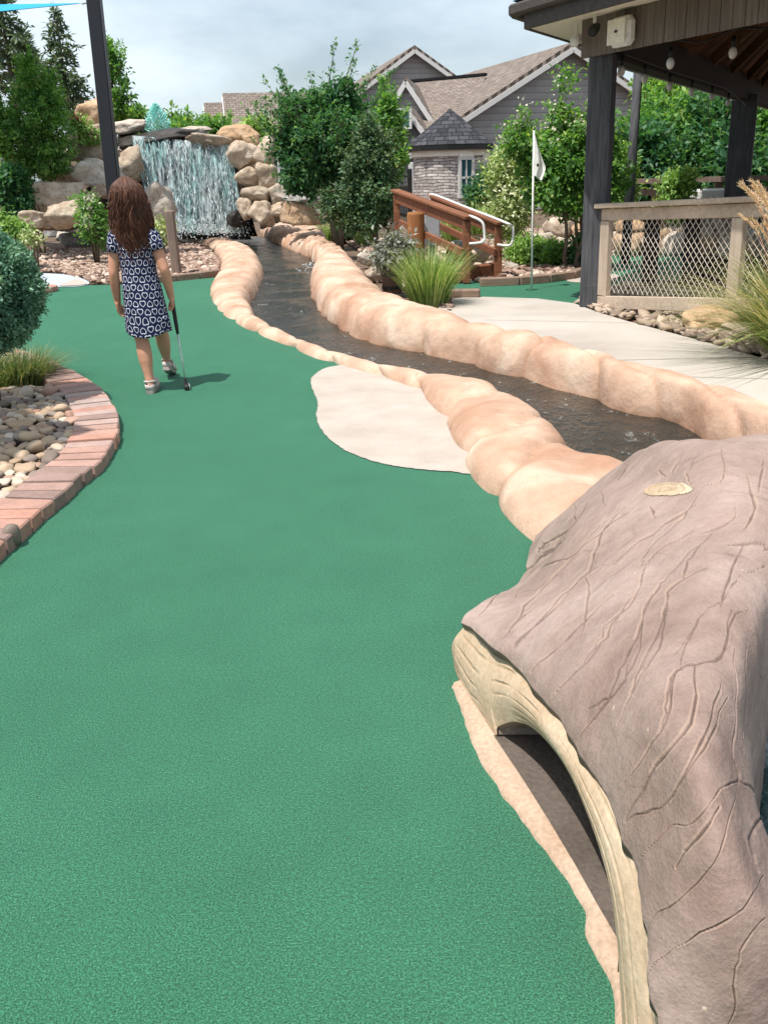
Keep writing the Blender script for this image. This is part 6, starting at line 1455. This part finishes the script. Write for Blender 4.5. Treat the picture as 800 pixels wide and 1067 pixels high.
# plumed grass at the right edge
pb = np.array([*G(838, 373)[:2], 0]); pg = thing('plumed_grass', 'tall ornamental grass with reddish feathery plumes at the right edge', 'grass', pb); r = np.random.default_rng(131)
blades('foliage', r, pb, 1500, .76, .34, .0075, L['dry'], pg, .80, .75, np.clip(r.normal(.42, .28, 1500), 0, 1))
blades('foliage', r, pb, 600, .56, .36, .0085, L['grass'], pg, .9, .85)
C = []; D = []; st_ = MB()
for i in range(26):
    a = r.uniform(0, 6.28) if i > 12 else r.uniform(2.2, 4.1); le = r.uniform(.12, .40); d = np.array([math.cos(a), math.sin(a), 0]); Ln = r.uniform(.72, .96)
    pts = [pb + d * .08, pb + d * (.10 + le * .35) + UP * Ln * .5, pb + d * (.1 + le * .75) + UP * Ln * .85, pb + d * (.12 + le * 1.05) + UP * Ln * .98]
    sp = np.array(smooth_poly(pts, 6)); st_.tube(sp, .0018, 4, False); n = 150; u = (0.62 + .38 * r.random(n)) * (len(sp) - 1.001); ii = u.astype(int); p = sp[ii] + (sp[ii + 1] - sp[ii]) * (u - ii)[:, None]; tg = sp[ii + 1] - sp[ii]; tg /= np.linalg.norm(tg, axis=1)[:, None]
    C.append(p); D.append(tg * .9 + rand_unit(r, n) * .55)
C = np.concatenate(C); D = np.concatenate(D); n = len(C); leaf_mesh('plume', C, D, rand_unit(r, n), r.uniform(.018, .038, n), r.uniform(.002, .004, n), L['plume'], pg, r.random(n))
st_.build('stem', L['plume'], pg)
# ================================================================== POLES, RAILS, FLAG, POSTS
pb = np.array([*PY(121, 200, 14.0)[:2], 0]); ptop = PY(96, -24, 14.0 * 1.0); mb = MB()
pdir = ptop - PY(123, 235, 14.0); base = PY(123, 235, 14.0); base = base - pdir * (base[2] / pdir[2])
pole = thing('pole', 'tall black square pole rising behind the girl', 'pole', tuple(base))
mb.bar(base, ptop, 0.175, 0.175, (0, 1, 0), .012); mb.build('shaft', MT['black'], pole)
mb = MB(); k_ = PY(86, 4, 13.9); kk_ = PY(97, 1, 14); mb.tube([k_, kk_], .012, 6); mb.build('hook', MT['chrome'], pole)
# blue shade sail, then an unseen one added to shade the pebble bed
def sail(label, corners, sag, mat, conc=.11):
    A, B, C_ = [np.asarray(c, float) for c in corners]; n = 16; ctr = (A + B + C_) / 3; vs = []; idx = {}; fs = []
    for i in range(n + 1):
        for j in range(n + 1 - i):
            a, b = i / n, j / n; c = 1 - a - b; p = A * a + B * b + C_ * c; e = 27 * a * b * c
            pull = 4 * conc * (a * b + b * c + c * a - 2.2 * a * b * c); p = p + (ctr - p) * pull * (1 - min(1, e) * .6) + np.array([0, 0, -sag * e]); idx[(i, j)] = len(vs); vs.append(p)
    for i in range(n):
        for j in range(n - i):
            fs.append((idx[i, j], idx[i + 1, j], idx[i, j + 1]))
            if i + j < n - 1: fs.append((idx[i + 1, j], idx[i + 1, j + 1], idx[i, j + 1]))
    m = len(vs); lo = [v - np.array([0, 0, .006]) for v in vs]
    mb = MB(); mb.add(vs + lo, fs + [tuple(x + m for x in f[::-1]) for f in fs]); o = mb.build('shade_sail', mat, None, True); return tag(o, label, 'shade sail')
sail('turquoise blue shade sail strung to the black pole at the top left', [PY(87, 3, 13.9), PY(-70, 19, 13.2), PY(-90, 6, 18)], .02, MT['blue'], .012)
sh = lambda x, y, z: np.array([x, y, 0]) + sdir_ * (z / sdir_[2])
sdir_ = np.array([-0.28, -0.27, 0.92]); a_, b_, c_ = G(106, 458), G(-60, 408), G(-60, 520)  # invented sail, placed back along the sun from the wanted pebble bed shadow
b_ = a_ + (b_ - a_) * 3.2; c_ = a_ + (c_ - a_) * 3.2
sail('added out of view sail, made up to cast the shadow on the pebble bed', [sh(*a_[:2], 3.3), sh(*b_[:2], 3.7), sh(*c_[:2], 3.7)], .05, MT['blue'], .03)
# flag and cup
fb = G(553.5, 302, -0.006); ftop = PY(556, 136, fb[1] + 0.0); fl = thing('golf_flag', 'white golf flag on a thin white pole in the far green', 'flag', tuple(fb))
mb = MB(); mb.tube([fb - [0, 0, .05], ftop], .0085, 10); mb.build('flag_pole', MT['white'], fl, True)
f0, f1 = PY(555.5, 137, fb[1]), PY(555.3, 182, fb[1]); mb = MB(); n = 10; vs = []; W_ = 0.105
for i in range(n + 1):
    s = i / n
    for j in range(13):
        t_ = j / 12; p = f0 + (f1 - f0) * (t_ * (1 - .0 * s)); wv = W_ * s * (0.15 + .85 * min(1, t_ * 1.5)) * (1 - .35 * max(0, t_ - .75) * 4)
        vs.append(p + np.array([wv, .035 * math.sin(s * 7 + t_ * 3) * s - .02 * s, -.05 * s]))
fs = [(i * 13 + j, (i + 1) * 13 + j, (i + 1) * 13 + j + 1, i * 13 + j + 1) for i in range(n) for j in range(12)]
m = len(vs); mb.add(vs + [v + np.array([0, .003, 0]) for v in vs], fs + [tuple(x + m for x in f[::-1]) for f in fs]); mb.build('flag', MT['flag'], fl, True)
v, f = ICO[1]; c = PY(560, 172, fb[1] - .045); mesh_np('emblem', c + v * [.012, .004, .016], f.ravel(), [3] * len(f), MT['iron'], fl)
mb = MB(); mb.loft([[fb + np.array([q * math.cos(6.2832 * i / 20), q * math.sin(6.2832 * i / 20), z]) for i in range(20)] for q, z in ((.055, .003), (.048, .003), (.048, -.02), (.0, -.02))], False); tag(mb.build('golf_hole', MT['cuphole']), 'dark golf hole at the foot of the white flag pole', 'hole')
# weathered stake
sb_ = G(185, 287); zt_ = PY(183, 219, sb_[1])[2]; mb = MB(); mb.bar(sb_ - [0, 0, .1], sb_ + [-.02, 0, zt_], .10, .10, (0, 1, 0), .012); tag(mb.build('stake', MT['greystake']), 'weathered square wooden stake standing at the edge of the gravel bed right of the girl', 'stake')
# red post and grey box
rb = G(434, 287); zt_ = PY(433, 221, rb[1])[2]; rr_ = 9 / pxm(rb[1], .5); r = np.random.default_rng(5); k = 24
rings = [[rb + np.array([q * math.cos(6.2832 * i / k), q * math.sin(6.2832 * i / k), z]) for i in range(k)] for q, z in ((rr_, -.05), (rr_, zt_ - .02), (rr_ * .88, zt_), (rr_ * .5, zt_ + .003))]
mb = MB(); mb.loft(rings); tag(mb.build('post', MT['redpost'], None, False), 'stout round red brown wooden post behind the big grass clump', 'post')
ub = PY(450, 240, rb[1] + .55); mb = MB(); z1 = PY(450, 222, ub[1])[2]; z0 = PY(450, 256, ub[1])[2]; mb.box((ub[0], ub[1], (z0 + z1) / 2), (.17, .12, z1 - z0), None, .01); mb.box((ub[0], ub[1] + .02, z0 / 2), (.06, .06, z0)); tag(mb.build('utility_box', MT['utility']), 'grey metal box on a stub between the red post and the handrail', 'box')
# planter with grey purple plant
pc = G(409, 308); w_ = 22 / pxm(pc[1], .1); zt_ = PY(408, 280, pc[1])[2]; pt_ = thing('planter', 'dark wooden tub planter at the bend of the far stream kerb', 'planter', tuple(pc))
mb = MB(); k = 14
mb.loft([[pc + np.array([q * math.cos(6.2832 * i / k), .15 + q * math.sin(6.2832 * i / k), z]) for i in range(k)] for q, z in ((w_ * .44, 0), (w_ * .54, zt_), (w_ * .47, zt_), (w_ * .45, zt_ - .04))]); mb.build('tub', MT['planter'], pt_)
for z in (.25, .75):
    mb = MB(); q = w_ * (.445 + .1 * z); mb.loft([[pc + np.array([(q + e) * math.cos(6.2832 * i / k), .15 + (q + e) * math.sin(6.2832 * i / k), zt_ * z + dz]) for i in range(k)] for e, dz in ((0, -.015), (.006, -.015), (.006, .015), (0, .015))], False); mb.build('hoop', MT['iron'], pt_)
pl = (pc[0], pc[1] + .15, zt_ - .03)
shrub('shrub', 'grey purple leafy plant growing from the dark tub planter', pl, [ell(412, 262, 15, 14, pc[1] + .15, pl), ell(402, 268, 9, 8, pc[1] + .15, pl)], 130, 28, .05, .05, L['purple'], 141, cat='plant')
# handrails
def handrail(label, pr_b, pr_t, pl_px, Yl, pl_top, pl_bot, mid_l, mid_r, pipe, pole_name='post'):
    B = G(*pr_b); Yr = B[1]; T = PY(*pr_t, Yr); h_ = thing('handrail', label, 'handrail', tuple(B)); TL = PY(pl_px, pl_top, Yl)
    for (bx, by, tz) in ((T[0], Yr, T[2] - .02), (TL[0], Yl, TL[2] - .02)):
        mb = MB(); mb.box((bx, by, tz / 2), (.072, .072, tz), None, .006); mb.build('post', MT['redwood'], h_)
    d = T - TL; d /= np.linalg.norm(d)
    mb = MB(); mb.bar(TL - d * .05 + UP * .02, T + d * .08 + UP * .02, .105, .032, bev=.006); mb.bar(TL - d * .02 + UP * -.055, T - UP * .055, .045, .10, bev=.004); mb.build('top_rail', MT['redwood'], h_)
    ml, mr = PY(*mid_l, Yl - .055), PY(*mid_r, Yr - .055); mb = MB(); mb.bar(ml, mr, .035, .07, bev=.004); mb.build('mid_rail', MT['redwood'], h_)
    pts = [PY(x, y, yy) for x, y, yy in pipe]; mb = MB(); mb.tube(smooth_poly(pts, 5), .0125, 10); mb.build('pipe', MT['white'], h_, True)
    return B, T, TL
Yn = G(486, 295)[1]; Yf = G(519, 291)[1]
hn = handrail('near red timber handrail sloping down to the green with a short white pipe end', (486, 295), (486, 228), 413, Yn + 1.7, 201, 250, (416, 232), (482, 263), [(489, 225, Yn - .05), (497, 228, Yn - .1), (503, 233, Yn - .12), (504.5, 244, Yn - .12), (503, 252, Yn - .12), (489, 254, Yn - .06)])
hf = handrail('far red timber handrail with a long white pipe along its top', (519, 291), (519, 234), 451, Yf + 1.7, 206, 259, (453, 233), (516, 263), [(447, 205, Yf + 1.68), (452, 203, Yf + 1.6), (488, 217, Yf + .7), (524, 231, Yf - .1), (533, 236, Yf - .12), (534.5, 244, Yf - .12), (533, 253, Yf - .12), (529, 256, Yf - .1), (518, 255, Yf - .06)])
for i, (a, b, z, lab) in enumerate((((484, 292), (518, 288), .07, 'bottom timber step between the handrail posts'), ((470, 286), (498, 281), .19, 'second timber step above the bottom step'))):
    p, q = G(*a), G(*b); mb = MB(); mb.bar(p + UP * z, q + UP * z, .14, .13, bev=.01); tag(mb.build('timber_step', MT['redwood']), lab, 'step')
mb = MB(); p = G(444, 297); p2_ = G(484, 294); mb.bar(p + UP * .05, p2_ + UP * .05, .1, .09, bev=.01); tag(mb.build('timber_step', MT['redwood']), 'red timber kerb from the grass clump to the near handrail post', 'step')
# ================================================================== GIRL
gb = G(157, 409.5); Yg = gb[1]
# local frame: +y forward (away from the camera), +x right; slight turn
GB = np.array([gb[0], gb[1], 0.0]); th = R(4)
SG = .888; HX = .03; MB.TS = SG
def W(p): q = np.array(p, float) * SG; q[..., 0] = HX * SG + (q[..., 0] - HX * SG) * .87; q[..., 0] -= .050 * q[..., 2]; return W0(q)
def W0(p): p = np.asarray(p, float); return GB + np.array([p[..., 0] * math.cos(th) - p[..., 1] * math.sin(th), p[..., 0] * math.sin(th) + p[..., 1] * math.cos(th), p[..., 2]]).T if p.ndim > 1 else GB + np.array([p[0] * math.cos(th) - p[1] * math.sin(th), p[0] * math.sin(th) + p[1] * math.cos(th), p[2]])
girl = thing('person', 'young girl in a navy heart print dress walking away with a putter', 'person', tuple(GB))
HX = 0.03  # hip centre x relative to the planted (left) foot
def ering(c, rx, ry, n=20, tilt=0.0, pw=2.0):
    out = []
    for i in range(n):
        a = 6.2832 * i / n; ca, sa = math.cos(a), math.sin(a); x = math.copysign(abs(ca) ** (2 / pw), ca) * rx; y = math.copysign(abs(sa) ** (2 / pw), sa) * ry
        out.append(W([c[0] + x, c[1] + y, c[2] + tilt * y]))
    return out
# planted left foot at x=0,y=0 ; right foot ahead, heel raised
LA, LK, LH = np.array([0.0, 0.02, .055]), np.array([-.015, .06, .305]), np.array([HX - .055, .10, .56])
RA, RK, RH = np.array([.062, .41, .10]), np.array([.078, .27, .325]), np.array([HX + .055, .11, .56])
body = MB()
def limb(a, b, r0, r1, bulge=0, n=7):
    pts = []; rad = []
    for i in range(n):
        t_ = i / (n - 1); pts.append(W(a + (b - a) * t_)); rad.append(r0 + (r1 - r0) * t_ + bulge * math.sin(math.pi * min(1, t_ * 1.3)) )
    body.tube(pts, rad, 12)
def ball(c, r): v, f = ICO[2]; body.add([W(np.asarray(c) + x * r) for x in v], [tuple(x) for x in f])
for A_, K_, H_ in ((LA, LK, LH), (RA, RK, RH)):
    limb(H_, K_, .066, .042, .004); limb(K_, A_, .038, .0235, .010); ball(K_, .040); ball(H_, .066); ball(A_, .026)
    fw = np.array([0, 1, -.12 if A_ is LA else -.30]); limb(A_ + [0, -.022, -.028], A_ + fw * .115 + [0, 0, -.03], .022, .019); ball(A_ + fw * .115 + [0, 0, -.03], .020); ball(A_ + [0, -.024, -.028], .023)
tc_ = lambda z: np.array([HX, .10 + (z - .56) * .03, z])
body.loft([ering(tc_(z), rx, ry, 20, 0, 2.3) for z, rx, ry in ((.47, .07, .06), (.51, .108, .082), (.58, .112, .085), (.66, .100, .075), (.72, .103, .075), (.80, .115, .078), (.86, .120, .072), (.905, .085, .055), (.93, .045, .042), (.985, .036, .038))])
NK = tc_(.93); HD = np.array([HX + .0, .128, 1.075])
body.tube([W(NK + [0, 0, -.03]), W(HD + [0, -.005, -.06])], [.040, .036], 12)
# head: skull, jaw, nose, ears (face looks forward, away from the camera)
v, f = ICO[3]
hv = v * [.073, .086, .094]
jaw = np.clip(-v[:, 2], 0, 1); hv[:, 0] *= 1 - .28 * jaw ** 1.5; hv[:, 1] = hv[:, 1] * (1 - .10 * jaw) + .012 * jaw
fr = np.clip(v[:, 1], 0, 1)
hv[:, 1] += fr ** 8 * .0; hv[:, 1] -= .010 * np.exp(-(((np.abs(v[:, 0]) - .36) / .16) ** 2 + ((v[:, 2] - .05) / .13) ** 2)) * (v[:, 1] > 0)
hv[:, 1] += .005 * np.exp(-((v[:, 0] / .3) ** 2 + ((v[:, 2] + .48) / .12) ** 2)) * (v[:, 1] > 0)
body.add([W(HD + x) for x in hv], [tuple(x) for x in f])
body.tube([W(HD + [0, .080, .012]), W(HD + [0, .094, -.012]), W(HD + [0, .097, -.020]), W(HD + [0, .084, -.026])], [.007, .010, .012, .009], 8)
for sx in (-1, 1):
    body.add([W(HD + np.array([sx * .072, -.004, .0]) + x * [.008, .016, .025]) for x in ICO[2][0]], [tuple(x) for x in ICO[2][1]])
# arms
SL, EL, HL = np.array([HX - .118, .105, .868]), np.array([HX - .160, .085, .675]), np.array([HX - .178, .135, .505])
SR, ER, HR = np.array([HX + .118, .105, .868]), np.array([HX + .168, .075, .685]), np.array([HX + .172, .150, .520])
for S_, E_, H_ in ((SL, EL, HL), (SR, ER, HR)):
    ball(S_, .040); limb(S_, E_, .037, .029, .002); ball(E_, .029); limb(E_, H_, .029, .020, .004); ball(H_, .021)
def hand(wrist, fwd, side, curl, thumb_side):
    """palm and five fingers; fwd = along the hand, side = across the knuckles, curl direction = palm normal"""
    fwd = fwd / np.linalg.norm(fwd); side = side - fwd * (side @ fwd); side /= np.linalg.norm(side); pal = np.cross(fwd, side) * thumb_side
    for k in range(5):
        c0 = wrist + side * (k - 2) * .0085; body.tube([W(c0 - fwd * .004), W(c0 + fwd * .026), W(c0 + fwd * .052)], [.0115, .0125, .0105], 8)
    for k, L_ in enumerate((.030, .036, .038, .034)):
        b0 = wrist + fwd * .052 + side * (1.5 - k) * .0125; a = 0.35 + curl * .25; p = b0; pts = [W(p - fwd * .012), W(p)]; 
        for j in range(3):
            d_ = fwd * math.cos(a) + pal * math.sin(a); p = p + d_ * L_ * (.48, .32, .24)[j] * 1.15; pts.append(W(p)); a += curl
        body.tube(pts, [.0078, .0076, .0072, .0066, .0056], 8)
    b0 = wrist + fwd * .016 + side * .020; p1 = b0 + fwd * .020 + side * .012 + pal * .010; p2 = p1 + fwd * .018 + side * .001 + pal * .010; p3 = p2 + fwd * .012 - side * .005 + pal * .008
    body.tube([W(b0), W(p1), W(p2), W(p3)], [.010, .0088, .0078, .0062], 8)
hand(HL, np.array([.03, .10, -.60]), np.array([0.15, 1, .1]), .55, 1)
hand(HR, np.array([-.02, .12, -.60]), np.array([-.15, 1, .1]), .95, -1)
bo = body.build('body', MT['skin'], girl, True)
rm = bo.modifiers.new('fuse', 'REMESH'); rm.mode = 'VOXEL'; rm.voxel_size = .0042; rm.use_smooth_shade = True
sm_ = bo.modifiers.new('soften', 'SMOOTH'); sm_.factor = .5; sm_.iterations = 4
# eyes and mouth
for sx in (-1, 1):
    mesh_np('eye', [W(HD + np.array([sx * .027, .0705, .006]) + x * .0095) for x in ICO[2][0]], ICO[2][1].ravel(), [3] * len(ICO[2][1]), MT['eye'], girl, True)
    mesh_np('iris', [W(HD + np.array([sx * .027, .0775, .006]) + x * [.0045, .003, .0045]) for x in ICO[2][0]], ICO[2][1].ravel(), [3] * len(ICO[2][1]), MT['hair'], girl, True, None, {'var': np.zeros(len(ICO[2][0]))})
mesh_np('mouth', [W(HD + np.array([0, .0775, -.047]) + x * [.018, .006, .005]) for x in ICO[2][0]], ICO[2][1].ravel(), [3] * len(ICO[2][1]), MT['lip'], girl, True)
# dress with sleeves, UV in metres so the hearts keep their size
dz = [(.335, .146, .113), (.345, .1455, .113), (.40, .142, .109), (.46, .137, .105), (.52, .132, .101), (.58, .127, .098), (.64, .117, .091), (.68, .113, .088), (.74, .116, .088), (.80, .122, .088), (.845, .126, .084), (.88, .121, .076), (.905, .098, .066), (.918, .072, .056)]
n = 96; rings = []; uv = []
zz = np.linspace(dz[0][0], dz[-1][0], 70); rxs = np.interp(zz, [q[0] for q in dz], [q[1] for q in dz]); rys = np.interp(zz, [q[0] for q in dz], [q[2] for q in dz])
for z, rx, ry in zip(zz, rxs, rys):
    c = tc_(z); ring = []; low = np.clip((.60 - z) / .26, 0, 1)
    for i in range(n + 1):
        a = 6.2832 * i / n; fold = 1 + low * (.030 * math.sin(5 * a + .6 + z * 5) + .018 * math.sin(9 * a + z * 11)) + .010 * math.sin(3 * a + z * 24) * np.exp(-((z - .62) / .09) ** 2) + 0.006 * vnoise([[math.cos(a) * 2, math.sin(a) * 2, z * 14]])[0]
        x = math.cos(a) * rx * fold; y = math.sin(a) * ry * fold
        # the forward (right) leg pushes the skirt
        x += low * .006; y += low * (.055 * max(0, math.cos(a - .9)) - .012)
        zz_ = z + low * .018 * math.sin(2 * a + 2.2) * (z < .42) - .010 * low * math.cos(a)
        ring.append(W([c[0] + x, c[1] + y, zz_])); uv.append((a * .118 + .01, z))
    rings.append(ring)
mb = MB(); mb.loft(rings, False, uv, False); dr = mb.build('dress', MT['hearts'], girl, True); so_ = dr.modifiers.new('thick', 'SOLIDIFY'); so_.thickness = .003; so_.offset = -1
for S_, E_ in ((SL, EL), (SR, ER)):
    d_ = (E_ - S_) / np.linalg.norm(E_ - S_); a1 = np.cross(d_, [0, 1, 0]); a1 /= np.linalg.norm(a1); a2 = np.cross(d_, a1); rings = []; uv = []
    for t_, rr_ in ((-.03, .036), (-.01, .046), (.02, .050), (.05, .051), (.085, .052)):
        rings.append([W(S_ + d_ * t_ + (a1 * math.cos(6.2832 * i / 28) + a2 * math.sin(6.2832 * i / 28)) * rr_ * (1 + .03 * math.sin(4 * 6.2832 * i / 28))) for i in range(29)]); uv += [(.05 * 6.2832 * i / 28, t_) for i in range(29)]
    mb = MB(); mb.loft(rings, False, uv, False); sl_ = mb.build('sleeve', MT['hearts'], dr if False else girl, True); q = sl_.modifiers.new('thick', 'SOLIDIFY'); q.thickness = .003
# hair: skull cap plus many wavy locks
r = np.random.default_rng(8); hm = MB()
v, f = ICO[4]; cap = v * [.083, .098, .102]; keep = (v[:, 1] < .42) | (v[:, 2] > .45)
fk = [tuple(x) for x in f if keep[x].all()]; hm.add([W(HD + np.array([0, -.004, .006]) + x * (1 + .02 * math.sin(40 * y[0] + 9 * y[1]))) for x, y in zip(cap, v)], fk, None, .42)
# falling curtain behind the head (solid underlayer)
rings = []
for z, w_, d0, dp in ((1.12, .070, .075, .05), (1.05, .092, .098, .055), (.97, .105, .100, .05), (.90, .120, .092, .042), (.84, .112, .088, .03), (.80, .098, .084, .018)):
    rings.append([W([HX + w_ * math.sin(a), HD[1] + .03 - d0 * abs(math.cos(a)) ** .7 * 1.12 - .03 * (1 - abs(math.sin(a))), z]) for a in np.linspace(-1.62, 1.62, 24)] + [W([HX + (w_ - .015) * math.sin(a), HD[1] + .03 - (d0 - dp) * abs(math.cos(a)) ** .7, z]) for a in np.linspace(1.55, -1.55, 24)])
hm.loft(rings, True); hm.var[-len(rings) * 48:] = [.3] * (len(rings) * 48); hm.usev = True
for i in range(1150):
    a = r.uniform(-1.9, 1.9); el = r.uniform(.25, 1.45); ca = math.cos(el)
    root = HD + np.array([math.sin(a) * ca * .086, -math.cos(a) * ca * .100 - .004, math.sin(el) * .104 + .006])
    out = np.array([math.sin(a), -math.cos(a), 0]); zend = r.normal(.80, .045) + .05 * abs(math.sin(a)) ** 3; wmax = r.uniform(.95, 1.12)
    mid = HD + np.array([math.sin(a) * .090 * wmax, -math.cos(a) * .104 * wmax, .0]); ph = r.uniform(0, 6.28); am = r.uniform(.004, .020)
    pts = [root, (root + mid) / 2 + out * .014 + [0, 0, .018]]; zs = np.linspace(mid[2], zend, 7)
    for k, z in enumerate(zs):
        u = k / 6; wd = 1 + .30 * u - .16 * u * u
        sx = math.sin(a) * .092 * wmax * (wd + .10 * math.sin(u * 3.1)); sy = -math.cos(a) * (.104 * wmax + .004 * u) if math.cos(a) > -.2 else -math.cos(a) * .09
        pts.append(np.array([HX + sx + am * math.sin(ph + u * 11), HD[1] + sy * (1 - .10 * u) + am * math.cos(ph + u * 7), z]))
    w_ = r.uniform(.0016, .0042); sp = smooth_poly([W(p) for p in pts], 3)
    hm.tube(sp, [w_ * (1 - .75 * (j / (len(sp) - 1)) ** 2) for j in range(len(sp))], 4, False, np.clip(r.normal(.45, .22), 0, 1))
hm.build('hair', MT['hair'], girl, True)
# shoes
def shoe(A_, pitch):
    cp, sp_ = math.cos(pitch), math.sin(pitch)
    def S(x, y, z): return W(A_ + np.array([x, y * cp + z * sp_, -y * sp_ + z * cp - .0]))
    prof = [(-.052, .018), (-.045, .027), (-.015, .030), (.03, .029), (.075, .036), (.115, .037), (.143, .028), (.155, .010)]
    def outline(z, k): return [S(w * k, y, z) for y, w in prof] + [S(-w * k, y, z) for y, w in prof[::-1]]
    mb = MB(); mb.loft([outline(-.055, .92), outline(-.050, 1.0), outline(-.034, 1.02), outline(-.031, .97)]); s_ = mb.build('sole', MT['sole'], girl, False)
    up_ = MB(); rings = []
    for y, w, h in ((.015, .031, .030), (.045, .034, .032), (.08, .037, .026), (.115, .037, .016), (.145, .026, .004), (.155, .010, -.014)):
        rings.append([S(w * math.cos(a) * 1.03, y, -.034 + (h + .030) * math.sin(a)) for a in np.linspace(0, math.pi, 14)])
    up_.loft(rings, False, None, False)
    up_.loft([outline(-.033, 1.0), [S(w * 1.05, y, -.012 + (.010 if y < 0 else 0)) for y, w in prof] + [S(-w * 1.05, y, -.012 + (.010 if y < 0 else 0)) for y, w in prof[::-1]]], False)
    u = up_.build('shoe', MT['shoe'], girl, True); q = u.modifiers.new('thick', 'SOLIDIFY'); q.thickness = .004
    st = MB(); st.tube(smooth_poly([S(.033, .02, .0), S(.030, -.02, .012), S(.0, -.052, .016), S(-.030, -.02, .012), S(-.033, .02, .0)], 5), .0065, 6); t2 = st.build('strap', MT['shoe'], girl, True)
    s_.parent = u; t2.parent = u
shoe(LA, 0.0); shoe(RA, .32)
# putter, held in the right hand
hg = HR + np.array([-.002, .035, -.075]); hd_w = G(194.5, 403, .012); hd_l = hd_w - GB; hd_l = np.array([hd_l[0] * math.cos(-th) - hd_l[1] * math.sin(-th), hd_l[0] * math.sin(-th) + hd_l[1] * math.cos(-th), hd_l[2]]) / SG + [.05 * .012, 0, 0]; hd_l[0] = HX + (hd_l[0] - HX) / .87
ax = hd_l - hg; ax /= np.linalg.norm(ax); topg = hg - ax * .10
pt = thing('golf_putter', 'short putter with black head held in the girl\'s right hand', 'putter', tuple(W(hd_l)))
mb = MB(); mb.tube([W(topg), W(topg + ax * .01), W(topg + ax * .20), W(topg + ax * .24)], [.010, .0125, .011, .008], 10); mb.build('grip', MT['rubber'], pt, True)
mb = MB(); mb.tube([W(topg + ax * .2), W(hd_l - ax * .025)], [.0056, .0048], 10); mb.build('shaft', MT['chrome'], pt, True)
mb = MB(); c = W(hd_l); hx = np.array([.25, -1, .0]); hx /= np.linalg.norm(hx); hy = np.array([1, .25, 0]); hy /= np.linalg.norm(hy)
mb.box(c + UP * .002, (.095, .026, .026), (hx, hy, UP), .006); mb.tube([W(hd_l - ax * .05), c], [.008, .010], 8); mb.build('head', MT['rubber'], pt)
mb = MB(); mb.box(c + hy * .015 + UP * .002, (.08, .005, .02), (hx, hy, UP), .001); mb.build('face_plate', MT['chrome'], pt)
MB.TS = 1.0
# ================================================================== LIGHT
sdir = np.array([-0.28, -0.27, 0.92]); sdir /= np.linalg.norm(sdir)
sl = bpy.data.lights.new('sun', 'SUN'); sl.energy = 5.0; sl.angle = R(0.6); sl.color = (1.0, 0.955, 0.89)
so = bpy.data.objects.new('sun', sl); COL.objects.link(so); so.rotation_euler = Vector(sdir).to_track_quat('Z', 'Y').to_euler()
w = bpy.data.worlds.new('World'); SC.world = w; w.use_nodes = True; nt = w.node_tree
bg = nt.nodes['Background']; sky = nt.nodes.new('ShaderNodeTexSky'); sky.sky_type = 'NISHITA'; sky.sun_disc = False
sky.sun_elevation = math.asin(sdir[2]); sky.sun_rotation = math.atan2(sdir[0], sdir[1]); sky.air_density = 1.0; sky.dust_density = 2.2; sky.ozone_density = 1.0
tc = nt.nodes.new('ShaderNodeTexCoord'); mp = nt.nodes.new('ShaderNodeMapping'); mp.inputs['Scale'].default_value = (1.2, 1.2, 3.2); mp.inputs['Location'].default_value = (0.4, 0.1, 0.2)
nz = nt.nodes.new('ShaderNodeTexNoise'); nz.inputs['Scale'].default_value = 2.4; nz.inputs['Detail'].default_value = 7; nz.inputs['Roughness'].default_value = 0.55
cr = nt.nodes.new('ShaderNodeValToRGB'); cr.color_ramp.elements[0].position = 0.36; cr.color_ramp.elements[0].color = (0.22,) * 3 + (1,); cr.color_ramp.elements[1].position = 0.64; cr.color_ramp.elements[1].color = (0.92,) * 3 + (1,)
mx = nt.nodes.new('ShaderNodeMix'); mx.data_type = 'RGBA'; mx.inputs[7].default_value = (7.0, 8.0, 8.7, 1)
nt.links.new(tc.outputs['Generated'], mp.inputs[0]); nt.links.new(mp.outputs[0], nz.inputs['Vector']); nt.links.new(nz.outputs['Fac'], cr.inputs[0])
nt.links.new(cr.outputs[0], mx.inputs[0]); nt.links.new(sky.outputs[0], mx.inputs[6]); nt.links.new(mx.outputs[2], bg.inputs[0]); bg.inputs[1].default_value = 0.118
SC.view_settings.view_transform = 'Standard'; SC.view_settings.look = 'None'; SC.view_settings.gamma = 1; SC.view_settings.use_curve_mapping = False
SC.view_settings.exposure = 0.22
SC.render.engine = 'CYCLES'; SC.cycles.use_denoising = True; SC.cycles.max_bounces = 8; SC.cycles.transparent_max_bounces = 6
